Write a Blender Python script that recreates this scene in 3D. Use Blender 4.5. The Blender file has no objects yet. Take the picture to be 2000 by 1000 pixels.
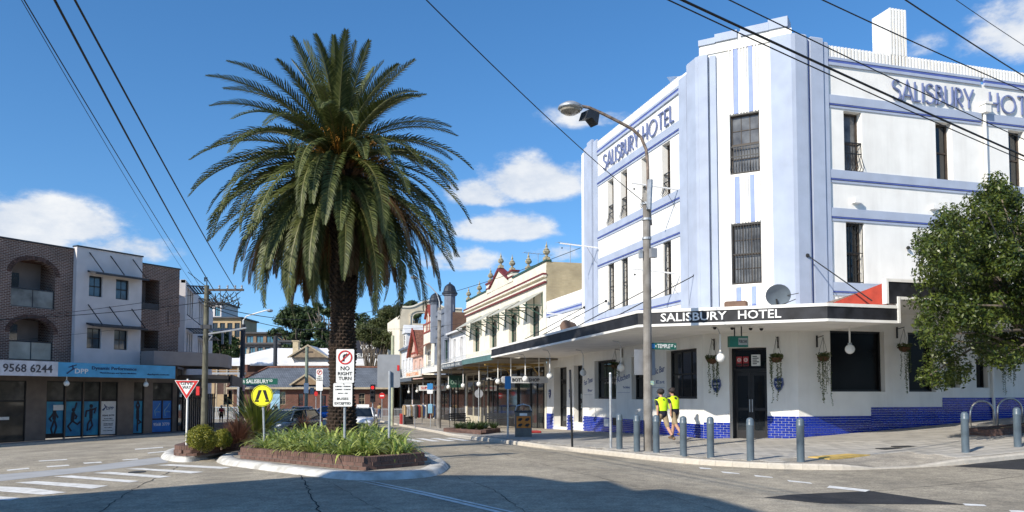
import bpy, math, random
import numpy as np
from math import sin, cos, pi, radians, atan2, hypot, sqrt
from mathutils import Matrix, Vector
random.seed(7)
scn = bpy.context.scene
col = scn.collection
# ------------------------------------------------------------------ camera
F = 1550.0; PITCH = radians(3.0); YAW = radians(16.01); PV = 770 - F*math.tan(PITCH)
CAM = np.array([-14.48, -23.24, 1.72])
cam = bpy.data.cameras.new('camera'); camo = bpy.data.objects.new('camera', cam); col.objects.link(camo)
camo.location = CAM; camo.rotation_euler = (radians(93.0), 0, -YAW)
cam.sensor_width = 36; cam.lens = 36*F/2000; cam.shift_y = (PV-500)/2000; cam.clip_start = .1; cam.clip_end = 3000
scn.camera = camo
scn.cycles.max_bounces = 10; scn.cycles.diffuse_bounces = 6
# ------------------------------------------------------------------ light
SUN_H = (0.862, 0.507); SUN_EL = radians(31)      # horizontal direction the shadows fall, sun elevation
vs = scn.view_settings; vs.view_transform = 'Standard'; vs.look = 'None'; vs.exposure = 0.28; vs.gamma = 1
sun = bpy.data.lights.new('sun', 'SUN'); sun.energy = 4.9; sun.angle = radians(.53); sun.color = (1, .93, .81)
suno = bpy.data.objects.new('sun', sun); col.objects.link(suno)
sd = Vector((SUN_H[0]*cos(SUN_EL), SUN_H[1]*cos(SUN_EL), -sin(SUN_EL)))
suno.rotation_euler = sd.to_track_quat('-Z', 'Y').to_euler(); suno.location = (-40, -30, 40)
# ------------------------------------------------------------------ pixel helpers: a pixel gives a direction, the plane gives the distance
_fw = np.array([sin(YAW)*cos(PITCH), cos(YAW)*cos(PITCH), sin(PITCH)]); _rt = np.array([cos(YAW), -sin(YAW), 0]); _up = np.cross(_rt, _fw)
def ray(u, v): return _fw + _rt*(u-1000)/F + _up*(PV-v)/F
def onX(u, v, X): d = ray(u, v); return CAM + d*(X-CAM[0])/d[0]
def onY(u, v, Y): d = ray(u, v); return CAM + d*(Y-CAM[1])/d[1]
def onZ(u, v, Z): d = ray(u, v); return CAM + d*(Z-CAM[2])/d[2]
def dep(u, v, D): return CAM + ray(u, v)*D
def sp(x, k): return k*np.logaddexp(0, x/k)
def gz(x, y):       # height of the road surface
    return float(-.028*(sp(y-4, 2.)-.6*sp(y-24, 4.)) + .07*(sp(x-.7, 1.5)-sp(x-30, 4.)) - .045*(sp(-x-19, 3.)-sp(-x-45, 4.)) + .0168*sp(y-75, 6.)*.66)
def gnd(u, v, off=0.):
    d = ray(u, v); a = 1.
    for i in range(600):
        t = 1+i*.4; P = CAM+d*t
        if P[2] < gz(P[0], P[1])+off:
            a, b = t-.4, t
            for _ in range(30):
                m = (a+b)/2; P = CAM+d*m
                if P[2] < gz(P[0], P[1])+off: b = m
                else: a = m
            return CAM+d*b
    return CAM+d*240
# ------------------------------------------------------------------ materials
def lin(r, g, b):
    f = lambda c: c/12.92 if c <= .04045 else ((c+.055)/1.055)**2.4
    return (f(r/255), f(g/255), f(b/255))
MATS = {}
def mat(name, c, rough=.75, var=.12, scale=2.5, bump=0., bscale=40., metal=0., spec=.4, c2=None, detail=5, rnd=0., emit=0., coat=0., trans=0.):
    if name in MATS: return MATS[name]
    m = bpy.data.materials.new(name); m.use_nodes = True; N = m.node_tree.nodes; L = m.node_tree.links
    b = N['Principled BSDF']; b.inputs['Roughness'].default_value = rough; b.inputs['Metallic'].default_value = metal
    b.inputs['Specular IOR Level'].default_value = spec
    if coat: b.inputs['Coat Weight'].default_value = coat; b.inputs['Coat Roughness'].default_value = .05
    tc = N.new('ShaderNodeTexCoord'); n = N.new('ShaderNodeTexNoise'); n.inputs['Scale'].default_value = scale; n.inputs['Detail'].default_value = detail
    L.new(tc.outputs['Object'], n.inputs['Vector'])
    mx = N.new('ShaderNodeMix'); mx.data_type = 'RGBA'
    c2 = c2 or tuple(x*(1-var*2) for x in c); ch = tuple(min(1, x*(1+var)) for x in c) if c2 == tuple(x*(1-var*2) for x in c) else c
    mx.inputs[6].default_value = (*c2, 1); mx.inputs[7].default_value = (*ch, 1)
    mr = N.new('ShaderNodeMapRange'); mr.inputs[1].default_value = .3; mr.inputs[2].default_value = .65
    L.new(n.outputs['Fac'], mr.inputs[0]); L.new(mr.outputs[0], mx.inputs[0]); out = mx.outputs[2]
    if rnd:
        oi = N.new('ShaderNodeObjectInfo'); hs = N.new('ShaderNodeHueSaturation'); m2 = N.new('ShaderNodeMapRange')
        m2.inputs[3].default_value = 1-rnd; m2.inputs[4].default_value = 1+rnd
        L.new(oi.outputs['Random'], m2.inputs[0]); L.new(m2.outputs[0], hs.inputs['Value']); L.new(out, hs.inputs['Color']); out = hs.outputs[0]
    L.new(out, b.inputs['Base Color'])
    if emit: L.new(out, b.inputs['Emission Color']); b.inputs['Emission Strength'].default_value = emit
    if trans: b.inputs['Transmission Weight'].default_value = trans
    if bump:
        n2 = N.new('ShaderNodeTexNoise'); n2.inputs['Scale'].default_value = bscale; n2.inputs['Detail'].default_value = 3
        L.new(tc.outputs['Object'], n2.inputs['Vector']); bp = N.new('ShaderNodeBump'); bp.inputs['Strength'].default_value = bump; bp.inputs['Distance'].default_value = .02
        L.new(n2.outputs['Fac'], bp.inputs['Height']); L.new(bp.outputs[0], b.inputs['Normal'])
    MATS[name] = m; return m
def streaks(m, amt=.12):      # rain-washed grime running down a painted wall
    N = m.node_tree.nodes; L = m.node_tree.links; b = N['Principled BSDF']; src = b.inputs['Base Color'].links[0].from_socket
    tc = N.new('ShaderNodeTexCoord'); mp = N.new('ShaderNodeMapping'); mp.inputs['Scale'].default_value = (1.1, 1.1, .12); L.new(tc.outputs['Object'], mp.inputs['Vector'])
    n = N.new('ShaderNodeTexNoise'); n.inputs['Scale'].default_value = 1.4; n.inputs['Detail'].default_value = 8; n.inputs['Roughness'].default_value = .65; L.new(mp.outputs[0], n.inputs['Vector'])
    r = N.new('ShaderNodeMapRange'); r.inputs[1].default_value = .48; r.inputs[2].default_value = .78; r.inputs[3].default_value = 0; r.inputs[4].default_value = amt; L.new(n.outputs['Fac'], r.inputs[0])
    x = N.new('ShaderNodeMix'); x.data_type = 'RGBA'; x.inputs[7].default_value = (.25, .21, .17, 1); L.new(r.outputs[0], x.inputs[0]); L.new(src, x.inputs[6]); L.new(x.outputs[2], b.inputs['Base Color']); return m
def leaf_mat(name, c, c2, rough=.45, tl=.25):
    m = bpy.data.materials.new(name); m.use_nodes = True; N = m.node_tree.nodes; L = m.node_tree.links
    b = N['Principled BSDF']; b.inputs['Roughness'].default_value = rough; b.inputs['Specular IOR Level'].default_value = .35
    g = N.new('ShaderNodeNewGeometry'); mx = N.new('ShaderNodeMix'); mx.data_type = 'RGBA'; mx.inputs[6].default_value = (*c, 1); mx.inputs[7].default_value = (*c2, 1)
    L.new(g.outputs['Random Per Island'], mx.inputs[0]); L.new(mx.outputs[2], b.inputs['Base Color'])
    t = N.new('ShaderNodeBsdfTranslucent'); L.new(mx.outputs[2], t.inputs['Color']); ms = N.new('ShaderNodeMixShader'); ms.inputs[0].default_value = tl
    L.new(b.outputs[0], ms.inputs[1]); L.new(t.outputs[0], ms.inputs[2]); L.new(ms.outputs[0], N['Material Output'].inputs['Surface'])
    MATS[name] = m; return m
def brick_mat(name, c1, c2, mortar, bw=.24, bh=.086, ms=.008, rough=.85, axes='xz', spec=.3):
    m = bpy.data.materials.new(name); m.use_nodes = True; N = m.node_tree.nodes; L = m.node_tree.links
    b = N['Principled BSDF']; b.inputs['Roughness'].default_value = rough; b.inputs['Specular IOR Level'].default_value = spec
    tc = N.new('ShaderNodeTexCoord'); s = N.new('ShaderNodeSeparateXYZ'); cb = N.new('ShaderNodeCombineXYZ')
    ad = N.new('ShaderNodeMath'); L.new(tc.outputs['Object'], s.inputs[0]); L.new(s.outputs[0], ad.inputs[0]); L.new(s.outputs[1], ad.inputs[1]); L.new(ad.outputs[0], cb.inputs[0])
    L.new(s.outputs[2 if axes == 'xz' else 1], cb.inputs[1]); t = N.new('ShaderNodeTexBrick')
    t.inputs['Scale'].default_value = 1; t.inputs['Brick Width'].default_value = bw; t.inputs['Row Height'].default_value = bh; t.inputs['Mortar Size'].default_value = ms
    t.inputs['Color1'].default_value = (*c1, 1); t.inputs['Color2'].default_value = (*c2, 1); t.inputs['Mortar'].default_value = (*mortar, 1); t.inputs['Bias'].default_value = .1
    L.new(cb.outputs[0], t.inputs['Vector'])
    n = N.new('ShaderNodeTexNoise'); n.inputs['Scale'].default_value = .8; n.inputs['Detail'].default_value = 6; L.new(tc.outputs['Object'], n.inputs['Vector'])
    hs = N.new('ShaderNodeHueSaturation'); mr = N.new('ShaderNodeMapRange'); mr.inputs[1].default_value = .3; mr.inputs[2].default_value = .7; mr.inputs[3].default_value = .75; mr.inputs[4].default_value = 1.2
    L.new(n.outputs['Fac'], mr.inputs[0]); L.new(mr.outputs[0], hs.inputs['Value']); L.new(t.outputs['Color'], hs.inputs['Color']); L.new(hs.outputs[0], b.inputs['Base Color'])
    bp = N.new('ShaderNodeBump'); bp.inputs['Strength'].default_value = .6; bp.inputs['Distance'].default_value = .01; bp.invert = True
    L.new(t.outputs['Fac'], bp.inputs['Height']); L.new(bp.outputs[0], b.inputs['Normal']); MATS[name] = m; return m
# ------------------------------------------------------------------ world: sky with fair-weather cumulus
w = bpy.data.worlds.new('World'); scn.world = w; w.use_nodes = True
N = w.node_tree.nodes; L = w.node_tree.links
bg = N['Background']; bg.inputs['Strength'].default_value = .115
sky = N.new('ShaderNodeTexSky'); sky.sky_type = 'NISHITA'; sky.sun_disc = False; sky.sun_elevation = SUN_EL
sky.sun_rotation = atan2(-SUN_H[0], -SUN_H[1]); sky.altitude = 50; sky.air_density = 1.0; sky.dust_density = .25; sky.ozone_density = 4.0
hs = N.new('ShaderNodeHueSaturation'); hs.inputs['Saturation'].default_value = 1.2; hs.inputs['Value'].default_value = 1.3; L.new(sky.outputs[0], hs.inputs['Color'])
tc = N.new('ShaderNodeTexCoord')
def vm(op, a, b=None):
    n = N.new('ShaderNodeVectorMath'); n.operation = op
    for i, x in enumerate((a, b)):
        if x is None: continue
        if hasattr(x, 'is_linked'): L.new(x, n.inputs[i])
        else: n.inputs[i].default_value = x
    return n
def mt(op, a, b=None, c=None, clamp=False):
    n = N.new('ShaderNodeMath'); n.operation = op; n.use_clamp = clamp
    for i, x in enumerate((a, b, c)):
        if x is None: continue
        if hasattr(x, 'is_linked'): L.new(x, n.inputs[i])
        else: n.inputs[i].default_value = x
    return n.outputs[0]
gen = tc.outputs['Generated']
L.new(vm('NORMALIZE', vm('ADD', vm('MULTIPLY', gen, (1, 1, .95)).outputs[0], (0, 0, .07)).outputs[0]).outputs[0], sky.inputs['Vector'])
mp = vm('MULTIPLY', gen, (1, 1, 1.9)).outputs[0]
nz = N.new('ShaderNodeTexNoise'); nz.inputs['Scale'].default_value = 15; nz.inputs['Detail'].default_value = 11; nz.inputs['Roughness'].default_value = .62; L.new(mp, nz.inputs['Vector'])
big = N.new('ShaderNodeTexNoise'); big.inputs['Scale'].default_value = 3.2; big.inputs['Detail'].default_value = 3; L.new(mp, big.inputs['Vector'])
clouds = [(1040, 362, 105, 52, 1.0), (940, 385, 70, 34, .9), (985, 452, 110, 36, .95), (900, 515, 90, 32, .75), (1075, 500, 70, 28, .6), (95, 440, 115, 38, 1.0), (30, 455, 80, 42, .9), (255, 490, 75, 28, .85), (1150, 235, 100, 26, .5),
          (1985, 70, 70, 55, .75), (1800, 95, 60, 22, .38), (480, 665, 60, 32, .8), (700, 650, 140, 26, .55), (180, 560, 200, 40, .4), (-260, 470, 160, 50, .9), (2350, 300, 200, 60, .8), (-700, 380, 180, 50, .8), (2900, 420, 260, 60, .8)]
dens = None
for (u, v, wu, wv, s) in clouds:
    c = ray(u, v); c = c/np.linalg.norm(c); th = atan2(c[0], c[1]); r = (cos(th), -sin(th), 0)
    d = vm('SUBTRACT', gen, tuple(c)).outputs[0]
    k = F*1.0/np.linalg.norm(ray(u, v))**-1 if False else F/np.linalg.norm(ray(u, v))
    a = mt('DIVIDE', vm('DOT_PRODUCT', d, r).outputs['Value'], wu/k*.9)
    upv = np.cross(np.array(r), c); b_ = mt('DIVIDE', vm('DOT_PRODUCT', d, tuple(upv)).outputs['Value'], wv/k)
    # flat underside: squash below the middle
    b_ = mt('MULTIPLY', b_, mt('MULTIPLY_ADD', mt('LESS_THAN', b_, 0), .9, 1.0))
    q = mt('SQRT', mt('ADD', mt('MULTIPLY', a, a), mt('MULTIPLY', b_, b_)))
    front = mt('GREATER_THAN', vm('DOT_PRODUCT', gen, tuple(c)).outputs['Value'], .5)
    q = mt('MULTIPLY', mt('MULTIPLY', mt('SUBTRACT', 1.55, q, clamp=True), s), front)
    dens = q if dens is None else mt('MAXIMUM', dens, q)
nn = mt('MULTIPLY_ADD', nz.outputs['Fac'], 2.3, -1.1)
dd = mt('ADD', mt('MULTIPLY', dens, .95), mt('MULTIPLY', nn, .75))
cm = N.new('ShaderNodeMapRange'); cm.interpolation_type = 'SMOOTHSTEP'; cm.inputs[1].default_value = .30; cm.inputs[2].default_value = .85; L.new(dd, cm.inputs[0])
fac = mt('MULTIPLY', mt('MULTIPLY', cm.outputs[0], mt('MULTIPLY', dens, 2.2, clamp=True)), .9)
cc = N.new('ShaderNodeMix'); cc.data_type = 'RGBA'; cc.inputs[6].default_value = (4.6, 5.1, 5.9, 1); cc.inputs[7].default_value = (7.2, 7.2, 7.1, 1)
L.new(nz.outputs['Fac'], cc.inputs[0]); nm = mt('MULTIPLY_ADD', nz.outputs['Fac'], 2.6, -.85, clamp=True); L.new(nm, cc.inputs[0])
mix = N.new('ShaderNodeMix'); mix.data_type = 'RGBA'; L.new(fac, mix.inputs[0]); L.new(hs.outputs[0], mix.inputs[6]); L.new(cc.outputs[2], mix.inputs[7]); L.new(mix.outputs[2], bg.inputs['Color'])
# ------------------------------------------------------------------ mesh helpers
class MB:
    def __init__(s, M=None): s.v = []; s.f = []; s.mi = []; s.M = M; s.k = 0
    def add(s, vs, fs):
        o = len(s.v)
        if s.M is not None: vs = [tuple(s.M @ Vector(p)) for p in vs]
        s.v += [tuple(map(float, p)) for p in vs]; s.f += [tuple(i+o for i in f) for f in fs]; s.mi += [s.k]*len(fs); return s
    def box(s, x0, x1, y0, y1, z0, z1):
        return s.add([(x, y, z) for z in (z0, z1) for y in (y0, y1) for x in (x0, x1)], [(0, 2, 3, 1), (4, 5, 7, 6), (0, 1, 5, 4), (2, 6, 7, 3), (0, 4, 6, 2), (1, 3, 7, 5)])
    def bbox(s, x0, x1, y0, y1, z0, z1, b=.01):   # box with bevelled rim on all vertical and top edges (octagonal plan)
        p = [(x0+b, y0), (x1-b, y0), (x1, y0+b), (x1, y1-b), (x1-b, y1), (x0+b, y1), (x0, y1-b), (x0, y0+b)]
        cx, cy = (x0+x1)/2, (y0+y1)/2; sx = 1-2*b/max(1e-6, x1-x0); sy = 1-2*b/max(1e-6, y1-y0)
        q = [(cx+(a-cx)*sx, cy+(c-cy)*sy) for a, c in p]
        vs = [(a, c, z0) for a, c in p]+[(a, c, z1-b) for a, c in p]+[(a, c, z1) for a, c in q]
        fs = [(i, (i+1) % 8, 8+(i+1) % 8, 8+i) for i in range(8)]+[(8+i, 8+(i+1) % 8, 16+(i+1) % 8, 16+i) for i in range(8)]+[tuple(range(16, 24)), tuple(range(7, -1, -1))]
        return s.add(vs, fs)
    def prism(s, poly, y0, y1):      # polygon in (x,z), extruded in y
        n = len(poly); return s.add([(x, y0, z) for x, z in poly]+[(x, y1, z) for x, z in poly], [tuple(range(n)), tuple(range(2*n-1, n-1, -1))]+[(i, i+n, (i+1) % n+n, (i+1) % n) for i in range(n)])
    def prismz(s, poly, z0, z1):     # polygon in (x,y), extruded in z
        n = len(poly); return s.add([(x, y, z0) for x, y in poly]+[(x, y, z1) for x, y in poly], [tuple(range(n-1, -1, -1)), tuple(range(n, 2*n))]+[(i, (i+1) % n, (i+1) % n+n, i+n) for i in range(n)])
    def cyl(s, p, q, r, r2=None, n=10, cap=True):
        p = Vector(p); q = Vector(q); r2 = r if r2 is None else r2; d = (q-p).normalized(); a = d.orthogonal().normalized(); b = d.cross(a)
        vs = [tuple(c+(a*cos(2*pi*i/n)+b*sin(2*pi*i/n))*rr) for c, rr in ((p, r), (q, r2)) for i in range(n)]
        fs = [(i, (i+1) % n, (i+1) % n+n, i+n) for i in range(n)]
        if cap: fs += [tuple(range(n-1, -1, -1)), tuple(range(n, 2*n))]
        return s.add(vs, fs)
    def tube(s, pts, r, n=6, r2=None):
        pts = [Vector(p) for p in pts]; m = len(pts); vs = []; prev = None
        for i, p in enumerate(pts):
            d = (pts[min(i+1, m-1)]-pts[max(i-1, 0)]).normalized()
            if prev is None: a = d.orthogonal().normalized()
            else: a = (prev-d*prev.dot(d)).normalized()
            prev = a; b = d.cross(a); rr = r if r2 is None else r+(r2-r)*i/(m-1)
            vs += [tuple(p+(a*cos(2*pi*k/n)+b*sin(2*pi*k/n))*rr) for k in range(n)]
        fs = [(i*n+k, i*n+(k+1) % n, (i+1)*n+(k+1) % n, (i+1)*n+k) for i in range(m-1) for k in range(n)]
        fs += [tuple(range(n-1, -1, -1)), tuple(range((m-1)*n, m*n))]
        return s.add(vs, fs)
    def lathe(s, prof, n=12, o=(0, 0, 0)):
        m = len(prof); vs = [(o[0]+r*cos(2*pi*k/n), o[1]+r*sin(2*pi*k/n), o[2]+z) for r, z in prof for k in range(n)]
        fs = [(i*n+k, i*n+(k+1) % n, (i+1)*n+(k+1) % n, (i+1)*n+k) for i in range(m-1) for k in range(n)]+[tuple(range(n-1, -1, -1)), tuple(range((m-1)*n, m*n))]
        return s.add(vs, fs)
    def sphere(s, c, r, n=12, m=8, sz=1.):
        return s.lathe([(max(1e-4, r*sin(pi*i/m)), -r*sz*cos(pi*i/m)) for i in range(m+1)], n, c)
    def ribbon(s, pts, t, y0, y1, closed=False):   # polyline in (x,z) with stroke width t, extruded in y
        m = len(pts); Lp = []; Rp = []
        for i in range(m):
            if closed: a = pts[(i-1) % m]; b = pts[(i+1) % m]
            else: a = pts[max(i-1, 0)]; b = pts[min(i+1, m-1)]
            if 0 < i < m-1 or closed:
                p = pts[i]; d1 = Vector((p[0]-a[0], p[1]-a[1])).normalized(); d2 = Vector((b[0]-p[0], b[1]-p[1])).normalized(); d = (d1+d2).normalized() if (d1+d2).length > 1e-3 else d1
                k = 1/max(.45, d.dot(d1))
            else: d = Vector((b[0]-a[0], b[1]-a[1])).normalized(); k = 1
            nx, nz_ = -d[1]*t/2*k, d[0]*t/2*k
            Lp.append((pts[i][0]+nx, pts[i][1]+nz_)); Rp.append((pts[i][0]-nx, pts[i][1]-nz_))
        vs = [(x, y, z) for y in (y0, y1) for l in (Lp, Rp) for x, z in l]; fs = []
        for i in range(m if closed else m-1):
            j = (i+1) % m; fs += [(i, j, m+j, m+i), (2*m+i, 3*m+i, 3*m+j, 2*m+j), (i, 2*m+i, 2*m+j, j), (m+i, m+j, 3*m+j, 3*m+i)]
        if not closed: fs += [(0, m, 3*m, 2*m), (m-1, 3*m-1, 4*m-1, 2*m-1)]
        return s.add(vs, fs)
    def wall(s, a0, a1, z0, z1, holes, depth, y=0.):   # face at y with rectangular openings and their reveals going inwards
        xs = sorted({a0, a1, *[h[0] for h in holes], *[h[1] for h in holes]}); zs = sorted({z0, z1, *[h[2] for h in holes], *[h[3] for h in holes]})
        xs = [x for x in xs if a0 <= x <= a1]; zs = [z for z in zs if z0 <= z <= z1]
        for i in range(len(xs)-1):
            for j in range(len(zs)-1):
                cx, cz = (xs[i]+xs[i+1])/2, (zs[j]+zs[j+1])/2
                if any(h[0] < cx < h[1] and h[2] < cz < h[3] for h in holes): continue
                s.add([(xs[i], y, zs[j]), (xs[i+1], y, zs[j]), (xs[i+1], y, zs[j+1]), (xs[i], y, zs[j+1])], [(0, 1, 2, 3)])
        for h in holes:
            x0, x1, p, q = h[:4]; d = h[4] if len(h) > 4 else depth; Y = y+d
            s.add([(x0, y, p), (x1, y, p), (x1, y, q), (x0, y, q), (x0, Y, p), (x1, Y, p), (x1, Y, q), (x0, Y, q)], [(0, 4, 5, 1), (1, 5, 6, 2), (2, 6, 7, 3), (3, 7, 4, 0)])
        return s
    def build(s, name, m=None, parent=None, smooth=False, loc=None, rz=0):
        me = bpy.data.meshes.new(name); me.from_pydata(s.v, [], s.f)
        ms = m if isinstance(m, (list, tuple)) else [m]
        for x in ms:
            if x is not None: me.materials.append(x)
        if len(ms) > 1: me.polygons.foreach_set('material_index', s.mi)
        if smooth: me.polygons.foreach_set('use_smooth', [True]*len(s.f))
        me.update(); return link(me, name, parent, loc, rz)
def link(me, name, parent=None, loc=None, rz=0):
    o = bpy.data.objects.new(name, me); col.objects.link(o)
    if parent is not None: o.parent = parent
    if loc is not None: o.location = tuple(map(float, loc))
    if rz: o.rotation_euler[2] = rz
    return o
def tag(o, label=None, cat=None, group=None, kind=None):
    if label: o['label'] = label
    if cat: o['category'] = cat
    if group: o['group'] = group
    if kind: o['kind'] = kind
    return o
def thing(name, label, cat, loc=(0, 0, 0), rz=0., group=None):
    return tag(link(None, name, None, loc, rz), label, cat, group)
def copy_tree(o, parent=None):
    c = o.copy(); col.objects.link(c); c.parent = parent
    for ch in list(o.children): copy_tree(ch, c)
    return c
def frame(o, rz): return Matrix.Translation(Vector(o)) @ Matrix.Rotation(rz, 4, 'Z')
def arc(cx, cz, rx, rz_, a0, a1, n=10): return [(cx+rx*cos(radians(a0+(a1-a0)*i/n)), cz+rz_*sin(radians(a0+(a1-a0)*i/n))) for i in range(n+1)]
_tx = {}
def text_verts(s, extrude=.0):
    if s in _tx: return _tx[s]
    c = bpy.data.curves.new('lettering', 'FONT'); c.body = s; c.extrude = .04; c.resolution_u = 2; c.offset = .014
    o = bpy.data.objects.new('lettering', c); col.objects.link(o); dg = bpy.context.evaluated_depsgraph_get(); me = o.evaluated_get(dg).to_mesh()
    V = np.array([v.co[:] for v in me.vertices]); Fc = [tuple(p.vertices) for p in me.polygons]; o.to_mesh_clear(); bpy.data.objects.remove(o); bpy.data.curves.remove(c)
    lo, hi = V.min(0), V.max(0); V = (V-lo)/np.maximum(hi-lo, 1e-6); _tx[s] = (V, Fc); return _tx[s]
def text(mb, s, x0, x1, z0, z1, y0, y1):    # lettering fitted into a rectangle; front face at y0 (towards the viewer)
    V, Fc = text_verts(s); mb.add([(x0+(x1-x0)*a, y1+(y0-y1)*c, z0+(z1-z0)*b) for a, b, c in V], Fc); return mb
# ------------------------------------------------------------------ shared materials
WHITE = streaks(mat('white_render', (.80, .78, .735), .8, .035, 1.2, .2, 60), .2)
PALE = streaks(mat('pale_blue_paint', (.365, .415, .52), .75, .05, 1.5, .15, 60), .15)
NAVY = mat('navy_paint', (.085, .12, .36), .6, .06, 3)
BLACK = mat('black_paint', (.012, .012, .014), .45, .2, 4)
CHAR = mat('charcoal_fascia', (.02, .021, .026), .6, .3, 3, .1)
GLASS = mat('dark_glass', (.012, .015, .018), .04, .3, .7, spec=.6)
GLASS2 = mat('curtained_glass', (.16, .165, .17), .1, .3, 1.6, spec=.5, c2=(.03, .03, .032))
SHOPGL = mat('shop_glass', (.02, .025, .027), .05, .5, 1.1, spec=.5, c2=(.05, .05, .045))
IRON = mat('black_iron', (.018, .018, .018), .5, .1, 8)
GALV = mat('galvanised_steel', (.42, .44, .46), .45, .12, 8, metal=.5)
WOODP = mat('grey_pole_timber', (.26, .245, .225), .85, .2, 2.5, .5, 30, c2=(.13, .115, .10))
BROWN = mat('brown_frame', (.055, .04, .03), .6, .2, 4)
CONC = mat('concrete', (.36, .34, .30), .9, .12, 3, .3, 60)
KWHITE = mat('white_kerb_paint', (.66, .645, .60), .75, .10, 3.2, .4, 35, c2=(.36, .34, .30))
PAINT = mat('road_paint', (.84, .83, .79), .8, .16, 7, .3, 80, c2=(.58, .56, .52))
GLOBE = mat('opal_globe', (.80, .80, .77), .25, .03, 5, spec=.5)
SIGNW = mat('sign_white', (.78, .78, .76), .5, .04, 6)
SIGNG = mat('sign_back_grey', (.27, .28, .30), .5, .06, 5, metal=.2)
def asphalt(name, c1, c2, crack=True):
    m = bpy.data.materials.new(name); m.use_nodes = True; N = m.node_tree.nodes; L = m.node_tree.links; b = N['Principled BSDF']; b.inputs['Roughness'].default_value = .88; b.inputs['Specular IOR Level'].default_value = .3
    tc = N.new('ShaderNodeTexCoord')
    def noise(s, d=5, r=.55):
        n = N.new('ShaderNodeTexNoise'); n.inputs['Scale'].default_value = s; n.inputs['Detail'].default_value = d; n.inputs['Roughness'].default_value = r; L.new(tc.outputs['Object'], n.inputs['Vector']); return n
    def mixc(f, a, bb, mode='MIX'):
        x = N.new('ShaderNodeMix'); x.data_type = 'RGBA'; x.blend_type = mode
        for i, y in ((0, f), (6, a), (7, bb)):
            if hasattr(y, 'is_linked'): L.new(y, x.inputs[i])
            else: x.inputs[i].default_value = y if i == 0 else (*y, 1)
        return x.outputs[2]
    def rng(v, a, c, lo=0, hi=1):
        r = N.new('ShaderNodeMapRange'); r.inputs[1].default_value = a; r.inputs[2].default_value = c; r.inputs[3].default_value = lo; r.inputs[4].default_value = hi; L.new(v, r.inputs[0]); return r.outputs[0]
    base = mixc(rng(noise(.22, 6).outputs['Fac'], .35, .65), c1, c2)
    fine = noise(26, 4, .8); base = mixc(.75, base, mixc(rng(fine.outputs['Fac'], .35, .65), (.45, .45, .45), (1.5, 1.48, 1.42)), 'MULTIPLY')
    mid = noise(3.5, 6, .65); base = mixc(.6, base, mixc(rng(mid.outputs['Fac'], .38, .62), (.72, .72, .73), (1.18, 1.17, 1.14)), 'MULTIPLY')
    st = noise(.55, 7, .7); base = mixc(.8, base, mixc(rng(st.outputs['Fac'], .30, .62), (.58, .58, .59), (1.08, 1.07, 1.05)), 'MULTIPLY')
    wv = N.new('ShaderNodeTexWave'); wv.inputs['Scale'].default_value = .16; wv.inputs['Distortion'].default_value = 2.5; wv.inputs['Detail'].default_value = 3; L.new(tc.outputs['Object'], wv.inputs['Vector']); base = mixc(.35, base, mixc(wv.outputs['Fac'], (.78, .78, .78), (1.1, 1.1, 1.1)), 'MULTIPLY')
    if crack:
        mp = N.new('ShaderNodeMapping'); mp.inputs['Scale'].default_value = (.16, .23, 0); mp.inputs['Rotation'].default_value = (0, 0, .3)
        wn = noise(.9, 4); va = N.new('ShaderNodeVectorMath'); va.operation = 'MULTIPLY_ADD'; va.inputs[1].default_value = (1.6, 1.6, 0); L.new(wn.outputs['Color'], va.inputs[0]); L.new(tc.outputs['Object'], va.inputs[2])
        L.new(va.outputs[0], mp.inputs['Vector']); vo = N.new('ShaderNodeTexVoronoi'); vo.feature = 'DISTANCE_TO_EDGE'; vo.inputs['Scale'].default_value = 1; L.new(mp.outputs[0], vo.inputs['Vector'])
        base = mixc(rng(vo.outputs['Distance'], .0005, .0018, .35, 0), base, (.02, .02, .018))
    L.new(base, b.inputs['Base Color']); bp = N.new('ShaderNodeBump'); bp.inputs['Strength'].default_value = .45; bp.inputs['Distance'].default_value = .02; L.new(fine.outputs['Fac'], bp.inputs['Height']); L.new(bp.outputs[0], b.inputs['Normal'])
    MATS[name] = m; return m
ROAD = asphalt('worn_asphalt', (.35, .31, .245), (.45, .40, .32))
DARKROAD = asphalt('fresh_asphalt', (.035, .036, .04), (.05, .05, .054), False)
PATHC = asphalt('path_concrete', (.40, .36, .305), (.48, .435, .37), False)
PAVER = mat('grey_paver', (.40, .375, .335), .85, .12, 1.6, .3, 50, rnd=.14)
# ------------------------------------------------------------------ ground sheet
def axis(a, b, fine0, fine1, step):
    xs = list(np.arange(fine0, fine1+1e-6, step)); s = step; x = fine0; lo = []
    while x > a: s *= 1.35; x -= s; lo.append(max(x, a))
    s = step; x = fine1; hi = []
    while x < b: s *= 1.35; x += s; hi.append(min(x, b))
    return lo[::-1]+xs+hi
gx = axis(-900, 900, -36, 24, 1.0); gy = axis(-500, 1500, -26, 80, 1.0)
mb = MB(); nx = len(gx); mb.v = [(x, y, gz(x, y)) for y in gy for x in gx]
mb.f = [(j*nx+i, j*nx+i+1, (j+1)*nx+i+1, (j+1)*nx+i) for j in range(len(gy)-1) for i in range(nx-1)]; mb.mi = [0]*len(mb.f)
tag(mb.build('road', ROAD, smooth=True), 'worn grey asphalt road surface of the crossing', kind='structure')
def gpoly(pts, h, cells=None):   # closed sheet over the road at height h
    return [(p[0], p[1], gz(p[0], p[1])+h) for p in pts]
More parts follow.
